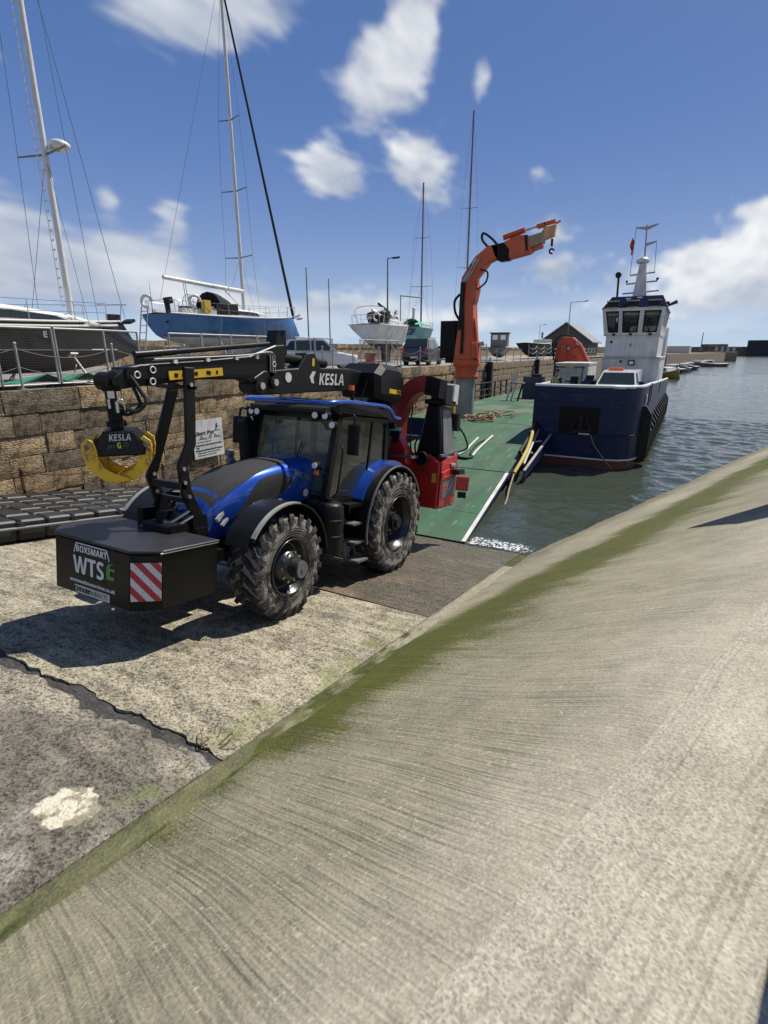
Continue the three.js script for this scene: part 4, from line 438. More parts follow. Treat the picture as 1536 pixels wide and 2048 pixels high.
// ---------------------------------------------------------------- far quay, sheds, pier, breakwater, moored boats
{
  const far = mat(C(0.20, 0.17, 0.13), 0.95, { map: rep(gr1.map, 0.08), bumpMap: rep(gr1.bump, 0.08), bumpScale: 0.1 }), slate = mat(C(0.26, 0.27, 0.28), 0.8, grime), brick = mat(C(0.16, 0.075, 0.05), 0.9, grime), stonew = mat(C(0.30, 0.24, 0.17), 0.95, { map: rep(gr1.map, 0.15), bumpMap: rep(gr1.bump, 0.15), bumpScale: 0.1 });
  const sh = thing('gabled_shed', 'dark shed with a grey gabled roof on the quay', 'shed', [-20, QY, -104], 0); part(sh, 'wall', [slab([[-4.2, 0], [4.2, 0], [4.2, 2.6], [0, 5.6], [-4.2, 2.6]], 11, 'xy', -5.5)], mat(C(0.10, 0.10, 0.085), 0.9, grime)); part(sh, 'roof', [slab([[-4.8, 2.3], [0, 5.72], [4.8, 2.3], [4.8, 2.5], [0, 5.95], [-4.8, 2.5]], 11.8, 'xy', -5.5)], slate); for (const x of [-2, 1.6]) part(sh, 'door', [box(1.6, 2.3, 0.1, x, 1.15, 0.06)], M.dark);
  const sh2 = thing('low_shed', 'long low brown shed with a pale roof near the pier', 'shed', [-10.5, QY - 0.3, -150], -0.12); part(sh2, 'wall', [box(9, 3.0, 16, 0, 1.5, 0)], brick); part(sh2, 'roof', [slab([[-5, 2.95], [0, 4.7], [5, 2.95]], 16.6, 'xy', 0)], slate); for (const x of [-2.6, 0.2, 2.8]) part(sh2, 'door', [box(1.5, 2.4, 0.12, x, 1.2, 8.03)], x > 2 ? M.offwhite : M.wood);
  const pier = thing('stone_pier', 'long stone pier reaching out to a square pier head', 'pier'); part(pier, 'pier_wall', [slab([[-16, -128], [-4.5, -150], [14.5, -292], [2, -300], [-40, -160], [-40, -128]], 7, 'xz', 0.2)].map(g => g), stonew); part(pier, 'pier_head', [box(13, 7.4, 12, 13, 0.4, -304, 0, 0, 0, 0.2)], stonew); part(pier, 'parapet', [beam([-30, 4.6, -150], [0, 4.6, -300], 0.8, 2.0)], far); part(pier, 'white_hut', [box(7, 2.4, 4, -3.2, 4.7, -196, 0, -0.12)], M.offwhite); part(pier, 'beacon_mast', [cyl(0.25, 0.15, 9, 4.5, 8, -292, 0, 0, 0, 8), box(1.6, 1.2, 1.6, 4.5, 5, -292)], M.grey); part(pier, 'rail_gate', [rod([8, 3.7, -296], [8, 6.6, -296], 0.08), rod([11, 3.7, -296], [11, 6.6, -296], 0.08), rod([8, 6.6, -296], [11, 6.6, -296], 0.08)], M.grey);
  const bw = thing('breakwater', 'dark outer breakwater wall across the harbour mouth', 'breakwater'); part(bw, 'low_wall', [box(130, 11.5, 14, -18, 2.5, -615), box(22, 2.4, 12, 20, 9.4, -612)], far); part(bw, 'high_wall', [box(260, 17, 14, 176, 5.2, -600, 0, 0.0, 0, 0.3)], mat(C(0.035, 0.037, 0.042), 0.95)); for (let k = 0; k < 4; k++) part(bw, 'white_arch', [box(2.4, 4.2, 0.5, 22 + k * 4.6, 6.3, -599)], M.offwhite);
  const boat = (x, z, ry, L, hm, label, cabM = M.white) => { const t = thing('moored_boat', label, 'boat', [x, -0.35, z], ry); hullParts(t, L, L * 0.36, 1.15, -0.3, 0.42, hm, M.antifoul, { sheer: 0.5, transom: 0.85 }); part(t, 'cabin', [slab([[-L * 0.22, 1.1], [-L * 0.12, 2.1], [L * 0.08, 2.2], [L * 0.1, 1.1]], L * 0.24, 'zy', 0, 0.06)], cabM); part(t, 'window', [box(L * 0.245, 0.42, L * 0.13, 0, 1.78, -0.02 * L)], M.glass); part(t, 'rail', [tube([[L * 0.12, 1.9, -L * 0.2], [0, 2.2, -L * 0.46], [-L * 0.12, 1.9, -L * 0.2]], 0.03, 16, 5)], M.steel); };
  boat(-2.7, -104, -2.6, 7, mat(C(0.30, 0.22, 0.03), 0.6, grime), 'small moored boat with a yellow ochre hull and white cabin'); boat(-2.4, -128, 2.7, 7, M.dark, 'small moored boat with a dark hull close beside the ochre one', M.offwhite); boat(-0.6, -138, 2.9, 6.5, M.grey, 'small grey moored boat by the pier wall', M.offwhite); boat(0.6, -152, 2.6, 6, M.navy, 'small navy moored boat by the pier wall'); boat(5.6, -190, 1.95, 10.5, M.grey, 'white topped motor cruiser with a grey hull moored off the pier');
}
// ---------------------------------------------------------------- tractor on the slip; local frame: origin under the rear axle, +z to the nose, +x the side towards the bank
const TA = Math.atan(SL), TO = [-5.45, SL * (-8.05 + 11.24), -8.05];
function onSlip(name, label, cat) { const t = thing(name, label, cat, TO); t.rotation.set(-TA, 0, 0); return t; }
const tyreTex = surf(512, 512, (u, v, o) => { const n = fbm(u * 12, v * 12, 5, 12, 12), f = vn(u * 160, v * 160, 160, 160), m = sm(0.36, 0.62, n + (f - 0.5) * 0.25); const c = mix3([0.03, 0.028, 0.028], [0.30, 0.275, 0.235], m * 0.85); o[0] = c[0]; o[1] = c[1]; o[2] = c[2]; o[3] = n * 0.5 + f * 0.5; });
const treadTex = surf(512, 512, (u, v, o) => { const n = fbm(u * 10, v * 10, 5, 10, 10, 5), f = vn(u * 150, v * 150, 150, 150), m = sm(0.48, 0.72, n + (f - 0.5) * 0.25); const c = mix3([0.016, 0.016, 0.017], [0.11, 0.10, 0.085], m * 0.6); o[0] = c[0]; o[1] = c[1]; o[2] = c[2]; o[3] = n * 0.5 + f * 0.5; });
const MT = { side: mat('#fff', 0.9, { map: rep(tyreTex.map, 1.1), bumpMap: rep(tyreTex.bump, 1.1), bumpScale: 0.012 }), tread: mat('#fff', 0.8, { map: rep(treadTex.map, 1.4), bumpMap: rep(treadTex.bump, 1.4), bumpScale: 0.008 }), blue: mat(C(0.012, 0.075, 0.42), 0.28, { metal: 0.35, clearcoat: 1, clearcoatRoughness: 0.06 }), rim: mat(C(0.012, 0.012, 0.013), 0.32, { clearcoat: 0.5, clearcoatRoughness: 0.25 }), mesh: mat(C(0.013, 0.013, 0.014), 0.7, { bumpMap: rep(gr1.bump, 9), bumpScale: 0.006 }) };
function bigWheel(t, x, y, z, R, W, rr, front) {
  const s = Math.sign(x), prof = [[rr, -W * 0.40], [rr + 0.03, -W * 0.46], [R - 0.17, -W * 0.50], [R - 0.09, -W * 0.485], [R - 0.045, -W * 0.42], [R - 0.035, 0], [R - 0.045, W * 0.42], [R - 0.09, W * 0.485], [R - 0.17, W * 0.50], [rr + 0.03, W * 0.46], [rr, W * 0.40]];
  const rings = [...Array(4).keys()].map(k => tor(rr + 0.05 + k * (R - 0.2 - rr) / 4, 0.005, s * W * 0.49, 0, 0, 0, Pi / 2, 0, 2 * Pi, 48, 4));
  const w = part(t, 'wheel', [lathe(prof, 56, 0, 0, 0, 0, 0, -Pi / 2), ...rings], MT.side); w.position.set(x, y, z);
  const lugs = [], n = front ? 21 : 22; for (const sd of [1, -1]) for (let k = 0; k < n; k++) { const a0 = (k + (sd > 0 ? 0 : 0.5)) / n * 2 * Pi, st = [[-0.02, 0, 0], [0.14, 0.07, 0], [0.30, 0.17, 0], [0.43, 0.27, 0], [0.487, 0.305, -0.02], [0.515, 0.33, -0.085], [0.508, 0.345, -0.15]]; const lw = 0.042 / R * (front ? 0.9 : 1.1);
    const rows = st.map(([fx, da, dr], i) => { const X = sd * fx * W, ro = R + dr * 0.9, ri = ro - 0.075, a = a0 - da * 0.95, hw = lw * (i === 0 ? 0.75 : i < 4 ? 1 : 1.15); const q = (r2, aa) => [X, Math.sin(aa) * r2, Math.cos(aa) * r2]; const xi = i >= 5 ? sd * -0.05 : 0; const qi = (r2, aa) => { const p = q(r2, aa); p[0] += xi; return p; }; return [q(ro, a - hw), q(ro, a + hw), qi(i >= 5 ? ro : ri, a + hw * 1.5), qi(i >= 5 ? ro : ri, a - hw * 1.5)]; });
    lugs.push(loft(rows, true, 0.5), cap(rows[0]), cap(rows[rows.length - 1])); }
  part(w, 'tread_lugs', lugs, MT.tread);
  const d = s * W * 0.5, rp = front ? [[0, 0.05], [rr * 0.40, 0.05], [rr * 0.42, 0.0], [rr * 0.62, -0.05], [rr * 0.70, -0.16], [rr * 0.86, -0.17], [rr * 0.90, -0.07], [rr * 0.98, -0.06], [rr + 0.01, -0.015]] : [[0, -0.13], [rr * 0.36, -0.13], [rr * 0.38, -0.20], [rr * 0.66, -0.22], [rr * 0.72, -0.30], [rr * 0.84, -0.30], [rr * 0.88, -0.14], [rr * 0.95, -0.12], [rr + 0.01, -0.015]];
  part(w, 'rim', [lathe(rp.map(([r, h]) => [r, h]), 44, d * 0.96, 0, 0, 0, 0, -Pi / 2 * s), tor(rr * 0.985, 0.012, d * 0.95, 0, 0, 0, Pi / 2, 0, 2 * Pi, 44, 6)], MT.rim);
  if (front) part(w, 'hub', [lathe([[0, 0.17], [0.105, 0.17], [0.125, 0.15], [0.13, 0], [0.15, -0.02]], 24, d * 0.96, 0, 0, 0, 0, -Pi / 2 * s)], M.dark), part(w, 'hub_cap', [cylX(0.112, 0.012, d * 0.96 + s * 0.177, 0, 0, 24), cylX(0.03, 0.02, d * 0.96 + s * 0.185, 0, 0, 8)], M.grey); else part(w, 'hub', [cylX(0.15, 0.1, d * 0.96 - s * 0.10, 0, 0, 24), cylX(0.09, 0.08, d * 0.96 - s * 0.03, 0, 0, 20)], M.dark);
  part(w, 'wheel_bolts', [...Array(10).keys()].map(k => { const a = k / 10 * 2 * Pi, r = front ? rr * 0.52 : rr * 0.52; return cylX(0.016, 0.03, d * 0.96 + s * (front ? -0.01 : -0.20), Math.sin(a) * r, Math.cos(a) * r, 6); }), M.steel);
}
{
  const t = onSlip('tractor', 'blue and black tractor with muddy tyres backed down the slipway', 'tractor');
  for (const s of [1, -1]) { bigWheel(t, s * 0.95, 0.92, 0.04, 0.92, 0.60, 0.50, false); bigWheel(t, s * 1.0, 0.71, 3.13, 0.71, 0.50, 0.385, true); }
  part(t, 'axles', [cylX(0.16, 1.5, 0, 0.92, 0.04), box(1.7, 0.2, 0.3, 0, 0.71, 3.13, 0, 0, 0, 0.04), cylX(0.13, 1.75, 0, 0.71, 3.13)], M.black); part(t, 'transmission', [box(0.55, 0.75, 2.4, 0, 0.95, 0.9, 0, 0, 0, 0.08), box(0.42, 0.55, 2.0, 0, 1.05, 2.9, 0, 0, 0, 0.06), box(0.7, 0.5, 0.5, 0, 0.9, 0.1, 0, 0, 0, 0.06)], M.black); part(t, 'front_linkage', [box(0.14, 0.16, 0.9, 0.32, 0.75, 3.95, 0.1), box(0.14, 0.16, 0.9, -0.32, 0.75, 3.95, 0.1), box(0.7, 0.5, 0.25, 0, 0.95, 3.85, 0, 0, 0, 0.04), rod([0.1, 1.2, 3.75], [0.05, 1.05, 4.25], 0.035), rod([-0.25, 1.25, 3.75], [-0.3, 1.1, 4.2], 0.03)], M.black); part(t, 'hydraulic_couplings', [rod([0.25, 1.42, 3.95], [0.1, 1.18, 4.3], 0.022), rod([0.33, 1.36, 3.98], [0.2, 1.15, 4.3], 0.018), cyl(0.04, 0.04, 0.1, 0.12, 1.25, 4.2)], M.steel);
  // bonnet
  const S = [[3.80, 0.20, 1.38, 1.02], [3.74, 0.30, 1.50, 1.0], [3.6, 0.37, 1.64, 1.02], [3.35, 0.42, 1.79, 1.08], [3.0, 0.45, 1.91, 1.16], [2.5, 0.475, 1.99, 1.28], [2.1, 0.49, 2.04, 1.36], [1.74, 0.52, 2.07, 1.42]];
  const sec = ([z, w, yt, yb]) => [[w * 0.86, yb], [w * 0.97, mix(yb, yt, 0.30)], [w, mix(yb, yt, 0.58)], [w * 0.97, mix(yb, yt, 0.78)], [w * 0.86, mix(yb, yt, 0.90)], [w * 0.62, mix(yb, yt, 0.975)], [w * 0.3, yt], [0, yt + 0.005]]; const full = q => { const a = sec(q).map(([x, y]) => [x, y, q[0]]); return [...a, ...a.slice(0, -1).reverse().map(([x, y, z]) => [-x, y, z])]; };
  const bon = part(t, 'bonnet', [loft(S.map(full), false, 0.7), cap(full(S[0])), cap(full(S[7]))], MT.blue, { label: 'metallic blue bonnet with black grille panels' });
  const at2 = (z, k) => { let i = 0; while (i < S.length - 2 && S[i + 1][0] > z) i++; const f = clamp((S[i][0] - z) / (S[i][0] - S[i + 1][0])); const q = S[i].map((v, n) => mix(v, S[i + 1][n], f)); const pts = sec(q), j = Math.min(Math.floor(k), 6), fr = k - j; return [mix(pts[j][0], pts[j + 1][0], fr), mix(pts[j][1], pts[j + 1][1], fr), z]; };
  const patch = (edge0, edge1, z0, z1, n, m, off, s) => { const rows = []; for (let i = 0; i <= n; i++) { const f = i / n, z = mix(z0, z1, f), k0 = edge0(f), k1 = edge1(f); rows.push([...Array(m + 1).keys()].map(j => { const p = at2(z, mix(k0, k1, j / m)); return [s * (p[0] + off * (p[0] > 0.1 ? 1 : 0)), p[1] + off * 0.6, p[2] + (f < 0.1 ? off * 0.5 : 0)]; })); } return loft(rows, false, 0.8); };
  part(bon, 'nose_grille', [1, -1].map(s => patch(f => 3.2 + 1.6 * sm(0.05, 1, f), f => 7, 3.79, 2.2, 14, 8, 0.008, s)), MT.mesh); for (const s of [1, -1]) { part(bon, 'side_grille', [patch(f => mix(0.9, 1.2, f) + 0.6 * sm(0.8, 1, f), f => mix(1.0, 3.3, sm(0, 0.55, f)) - 0.9 * sm(0.75, 1, f), 3.42, 2.25, 14, 6, 0.007, s)], MT.mesh); part(bon, 'headlight', [box(0.04, 0.05, 0.24, s * 0.385, 1.33, 3.58, 0.5, s * 0.3, 0, 0.012), box(0.04, 0.035, 0.18, s * 0.40, 1.24, 3.52, 0.5, s * 0.25, 0, 0.012)], M.galv); part(bon, 'lettering', [at(text('VALTRA', 0.085, 0.006, font), s * 0.512, 1.80, 2.02, 0, s * Pi / 2, s > 0 ? -0.28 : 0.28)], M.steel); part(bon, 'round_badge', [cylX(0.06, 0.01, s * 0.512, 1.53, 1.93, 20)], M.white); }
  // cab
  const B = { f: 1.84, r: -0.02, y: 1.38, x: 0.80 }, Tp = { f: 1.56, r: 0.02, y: 2.76, x: 0.80 };
  const cab = part(t, 'cab_frame', [...[1, -1].flatMap(s => [beam([s * B.x, B.y, B.f], [s * Tp.x, Tp.y, Tp.f], 0.10, 0.11, [0, 0, 1], 0.02), beam([s * B.x, 1.9, B.r], [s * Tp.x, Tp.y, Tp.r], 0.08, 0.10, [0, 0, 1], 0.02), beam([s * B.x, B.y, B.f], [s * B.x, B.y - 0.05, 0.55], 0.08, 0.16), beam([s * B.x, B.y, 0.6], [s * B.x, 1.95, 0.0], 0.08, 0.1), beam([s * 0.81, Tp.y - 0.02, Tp.f], [s * 0.81, Tp.y - 0.02, Tp.r], 0.1, 0.1), beam([s * 0.805, B.y, 0.62], [s * 0.80, Tp.y, 0.50], 0.05, 0.05)]), beam([-0.8, Tp.y - 0.02, Tp.f], [0.8, Tp.y - 0.02, Tp.f], 0.1, 0.12), beam([-0.8, 1.95, 0], [0.8, 1.95, 0], 0.08, 0.1), box(1.5, 0.12, 1.8, 0, 1.30, 0.9, 0, 0, 0, 0.03), box(1.45, 0.5, 0.1, 0, 1.62, -0.02), box(0.7, 0.45, 0.25, 0, 1.55, 1.72, 0, 0, 0, 0.05)], M.satin);
  const pane = (name, pts) => part(t, name, [cap(pts)], M.pane); pane('windscreen', [[-0.74, B.y + 0.12, B.f], [0.74, B.y + 0.12, B.f], [0.74, Tp.y - 0.06, Tp.f + 0.02], [-0.74, Tp.y - 0.06, Tp.f + 0.02]]); for (const s of [1, -1]) { pane('door_glass', [[s * 0.81, B.y + 0.1, 1.76], [s * 0.81, B.y + 0.05, 0.68], [s * 0.81, Tp.y - 0.06, 0.56], [s * 0.81, Tp.y - 0.06, 1.52]]); pane('side_glass', [[s * 0.81, B.y + 0.15, 0.60], [s * 0.81, 1.98, 0.06], [s * 0.81, Tp.y - 0.06, 0.07], [s * 0.81, Tp.y - 0.06, 0.47]]); } pane('rear_window', [[-0.74, 2.0, -0.02], [0.74, 2.0, -0.02], [0.74, Tp.y - 0.05, 0.02], [-0.74, Tp.y - 0.05, 0.02]]);
  const roof = part(t, 'cab_roof', [box(1.72, 0.17, 1.95, 0, 2.85, 0.72, 0, 0, 0, 0.06), box(1.3, 0.08, 1.4, 0, 2.96, 0.72, 0, 0, 0, 0.035), box(1.5, 0.1, 0.35, 0, 2.82, 1.72, 0.12, 0, 0, 0.03)], M.dark); part(roof, 'guard_rail', [...[1, -1].map(s => tube([[s * 0.93, 2.80, -0.28], [s * 0.93, 2.82, -0.05], [s * 0.93, 2.97, 0.22], [s * 0.92, 2.98, 0.9], [s * 0.90, 2.97, 1.5], [s * 0.84, 2.93, 1.86], [s * 0.6, 2.92, 1.97], [0, 2.92, 1.99]], 0.034, 40, 8))], MT.blue);
  for (const [x, y, z] of [[0.74, 2.73, 1.80], [0.58, 2.73, 1.84], [-0.58, 2.73, 1.84], [-0.74, 2.73, 1.80], [0.82, 2.60, 1.72], [-0.82, 2.60, 1.72], [0.88, 2.66, -0.12], [-0.88, 2.66, -0.12]]) { const d = z > 0 ? 1 : -1, k = part(t, 'work_light', [cylZ(0.062, 0.09, x, y, z, 16)], M.black); part(k, 'lens', [cylZ(0.05, 0.02, x, y, z + d * 0.045, 16)], M.lamp); }
  const bc = part(t, 'beacon_stalk', [rod([0.28, 2.9, 0.3], [0.28, 3.2, 0.42], 0.035), lathe([[0.03, 0], [0.05, 0.04], [0.05, 0.10]], 12, 0.28, 3.12, 0.40)], M.dark); part(bc, 'beacon', [cyl(0.055, 0.05, 0.09, 0.28, 3.27, 0.43, 0, 0, 0, 14)], M.amber); part(t, 'aerial', [rod([0.35, 2.95, 0.25], [0.40, 3.45, 0.1], 0.008)], M.dark);
  for (const s of [1, -1]) { const m = part(t, 'mirror_arm', [tube([[s * 0.82, 2.72, 1.6], [s * 1.05, 2.76, 1.62], [s * 1.16, 2.72, 1.66], [s * 1.17, 2.2, 1.66]], 0.018, 20, 6)], M.black); part(m, 'mirror', [box(0.24, 0.46, 0.09, s * 1.16, 2.40, 1.66, 0, s * -0.35, 0, 0.03)], M.black); part(t, 'hand_rail', [tube([[s * 0.88, 1.5, 1.72], [s * 0.95, 1.6, 1.7], [s * 0.95, 2.2, 1.62], [s * 0.88, 2.3, 1.6]], 0.014, 18, 6)], M.black); }
  part(t, 'exhaust_stack', [box(0.22, 0.72, 0.3, -0.86, 2.24, 1.78, 0.05, 0, 0.1, 0.05), cyl(0.06, 0.06, 0.3, -0.86, 2.65, 1.74), cyl(0.11, 0.11, 0.5, -0.80, 1.65, 1.85)], M.black); const wl = part(t, 'lamp_bracket', [rod([-0.5, 1.9, 2.4], [-0.56, 2.02, 2.5], 0.02)], M.black); for (const [y, x] of [[2.06, -0.52], [1.95, -0.5]]) part(wl, 'round_lamp', [cylZ(0.06, 0.08, x, y, 2.53, 14), cylZ(0.05, 0.02, x, y, 2.575, 14)], M.grey);
  const il = part(t, 'indicator_lamps', [cylZ(0.055, 0.08, 0.74, 1.98, 2.0, 14), rod([0.74, 1.98, 1.95], [0.7, 1.9, 1.8], 0.02)], M.black); part(il, 'lens', [cylZ(0.046, 0.02, 0.74, 1.98, 2.045, 14)], M.lamp); part(il, 'amber_lens', [box(0.08, 0.07, 0.04, 0.74, 1.87, 2.0, 0, 0, 0, 0.012)], M.amber);
  // interior
  part(t, 'seat', [box(0.5, 0.14, 0.5, 0, 1.62, 0.55, 0, 0, 0, 0.05), box(0.48, 0.75, 0.14, 0, 2.0, 0.28, -0.12, 0, 0, 0.05), box(0.3, 0.25, 0.12, 0, 2.42, 0.24, 0, 0, 0, 0.04), box(0.1, 0.08, 0.45, 0.32, 1.86, 0.55, 0, 0, 0, 0.02)], M.canvas); part(t, 'steering_wheel', [tor(0.19, 0.016, 0, 1.98, 1.22, -0.9), rod([0, 1.45, 1.5], [0, 1.97, 1.23], 0.04)], M.dark); part(t, 'dashboard', [box(0.5, 0.3, 0.2, 0, 1.75, 1.5, -0.4, 0, 0, 0.05), box(0.22, 0.17, 0.04, 0.42, 2.05, 1.15, 0, 0.4, 0, 0.01)], M.dark); part(t, 'wiper', [rod([0.05, 1.52, 1.86], [0.22, 2.3, 1.70], 0.01)], M.black); part(t, 'paper_notice', [slab([[0.45, 1.55], [0.66, 1.55], [0.60, 2.0], [0.45, 1.95]], 0.004, 'xy', 1.70)], mat(C(0.28, 0.45, 0.36), 0.6));
  // mudguards
  const arc = (cy, cz, R, a0, a1, x0, x1, th, n = 16) => { const P = [...Array(n + 1).keys()].map(k => { const a = mix(a0, a1, k / n), c = Math.cos(a), s = Math.sin(a); return [[x0, cy + s * R, cz + c * R], [x1, cy + s * R, cz + c * R], [x1, cy + s * (R - th), cz + c * (R - th)], [x0, cy + s * (R - th), cz + c * (R - th)]]; }); return mergeGeometries([loft(P, true, 0.5), cap(P[0]), cap(P[n])]); };
  for (const s of [1, -1]) { const f = part(t, 'rear_mudguard', [arc(0.92, 0.04, 1.03, -0.25, 2.75, s * 0.70, s * 1.16, 0.03), slab([[-0.95, 1.0], [0.98, 1.0], [0.95, 1.35], [0.6, 1.9], [0.0, 1.98], [-0.6, 1.8]], 0.03, 'zy', s * 0.72)], M.black); part(f, 'mudguard_cover', [arc(0.92, 0.02, 1.12, 0.45, 2.1, s * 0.72, s * 0.99, 0.09)], MT.blue, { label: 'metallic blue cover on the rear mudguard' }); part(f, 'edge_trim', [arc(0.92, 0.04, 1.045, -0.25, 2.7, s * 1.155, s * 1.185, 0.02)], M.grey);
    const q = part(t, 'front_mudguard', [arc(0.71, 3.13, 0.86, 0.55, 3.0, s * 0.76, s * 1.22, 0.025), arc(0.74, 3.13, 0.86, 0.40, 0.6, s * 0.80, s * 1.15, 0.02, 4), beam([s * 0.5, 1.2, 2.9], [s * 0.9, 1.55, 3.0], 0.06, 0.06)], M.satin); part(q, 'edge_trim', [arc(0.71, 3.13, 0.868, 0.6, 1.75, s * 1.16, s * 1.225, 0.02)], M.galv);
    part(t, 'fuel_tank', [lathe([[0, 0.42], [0.15, 0.42], [0.22, 0.36], [0.235, 0.2], [0.235, -0.36], [0.2, -0.42], [0, -0.42]], 18, s * 0.88, 1.0, 1.78), tor(0.236, 0.012, s * 0.88, 1.15, 1.78, Pi / 2), tor(0.236, 0.012, s * 0.88, 0.9, 1.78, Pi / 2), cyl(0.05, 0.05, 0.08, s * 0.9, 1.45, 1.85)], M.satin); part(t, 'running_board', [box(0.5, 0.06, 0.5, s * 0.75, 1.32, 1.15), slab([[0.45, 0.75], [1.5, 0.75], [1.5, 1.3], [0.45, 1.3]], 0.03, 'zy', s * 0.62)], M.black); for (const [y, x] of [[0.42, 1.05], [0.72, 0.98], [1.02, 0.92]]) part(t, 'step', [box(0.3, 0.035, 0.34, s * x, y, 1.18, 0, 0, 0, 0.01), rod([s * (x - 0.1), y, 1.03], [s * (x - 0.17), y + 0.3, 1.03], 0.015), rod([s * (x - 0.1), y, 1.33], [s * (x - 0.17), y + 0.3, 1.33], 0.015)], M.grey); }
}
{ // front weight box
  const t = onSlip('weight_box', 'black steel tool box with white lettering on the tractor nose', 'tool box'); const plan = [[-0.9, 4.12], [0.9, 4.12], [0.9, 4.88], [0.68, 5.12], [-0.62, 5.12], [-0.9, 4.88]];
  const gl = mat(C(0.007, 0.007, 0.007), 0.28, { ...grime, specularIntensity: 0.5 }); part(t, 'body', [slab(plan, 0.62, 'xz', 0.83, 0.012)], gl); part(t, 'lid', [slab(plan.map(([x, z]) => [x * 1.02, (z - 4.6) * 1.03 + 4.6]), 0.035, 'xz', 1.165, 0.008)], mat(C(0.03, 0.03, 0.034), 0.36, { ...grime })); part(t, 'hinge_bracket', [box(0.5, 0.12, 0.3, 0.1, 1.22, 4.2, 0, 0, 0, 0.02), box(0.1, 0.3, 0.2, 0.0, 1.25, 4.12), box(0.1, 0.3, 0.2, -0.35, 1.25, 4.12)], M.black); part(t, 'edge_seal', [rod([0.91, 1.15, 4.92], [0.91, 1.15, 4.12], 0.01)], M.steel);
  const L = (s, sz, x, y, f = font, sl = 0) => at(text(s, sz, 0.004, f, sl), x, y, 5.122); const cx = 0.05; part(t, 'lettering', [L('BOXSMART', 0.075, cx, 1.055, font), L('WTS', 0.20, cx - 0.06, 0.87), L('westwoodtreeservices.co.uk', 0.042, cx, 0.68, font)], mat(C(0.7, 0.7, 0.72), 0.4)); part(t, 'logo_border', [beam([cx - 0.31, 1.0, 5.125], [cx - 0.27, 1.115, 5.125], 0.012, 0.006, [0, 0, 1]), beam([cx - 0.27, 1.115, 5.125], [cx + 0.27, 1.115, 5.125], 0.006, 0.012), beam([cx + 0.27, 1.115, 5.125], [cx + 0.31, 1.0, 5.125], 0.012, 0.006, [0, 0, 1])], mat(C(0.7, 0.7, 0.72), 0.4));
  part(t, 'green_logo', [slab([[0.14, 0.80], [0.26, 0.80], [0.28, 0.84], [0.20, 0.84], [0.20, 0.90], [0.28, 0.90], [0.28, 0.93], [0.20, 0.93], [0.20, 0.96], [0.28, 0.99], [0.17, 0.97], [0.14, 0.92]].map(([x, y]) => [x + cx + 0.12, y]), 0.004, 'xy', 5.124)], mat(C(0.10, 0.26, 0.05), 0.5)); part(t, 'tree_line_text', [at(text('WESTWOOD TREE SERVICES', 0.028, 0.004, fontR), cx, 0.745, 5.122)], mat(C(0.04, 0.08, 0.03), 0.5)); part(t, 'maker_plate', [box(0.62, 0.09, 0.004, cx, 0.585, 5.124)], M.white); part(t, 'maker_name', [at(text('CHERRY', 0.055, 0.003, font), cx - 0.17, 0.585, 5.127)], M.black); part(t, 'maker_name_light', [at(text('PRODUCTS', 0.052, 0.003, fontR), cx + 0.10, 0.585, 5.127)], M.grey);
  // hazard plate on the angled corner
  const hz = surf(128, 128, (u, v, o) => { const a = ((u * 0.42 + v * 0.52) * 9) % 2; const wr = vn(u * 40, v * 40) > 0.8 ? 0.6 : 1, c = a < 1 ? [0.62, 0.62, 0.62] : [0.42, 0.03, 0.045]; o[0] = c[0] * wr; o[1] = c[1] * wr; o[2] = c[2] * wr; o[3] = 0.5; }); const g = new THREE.BoxGeometry(0.30, 0.42, 0.006); const k = part(t, 'hazard_plate', fin(at(g, 0.795, 0.84, 5.005, 0, Math.atan2(0.24, 0.22), 0)), mat('#fff', 0.35, { map: hz.map }), { keepUV: true }); part(t, 'reflector', [box(0.16, 0.045, 0.01, 0.795, 1.095, 5.005, 0, 0.83, 0)], M.dark);
}
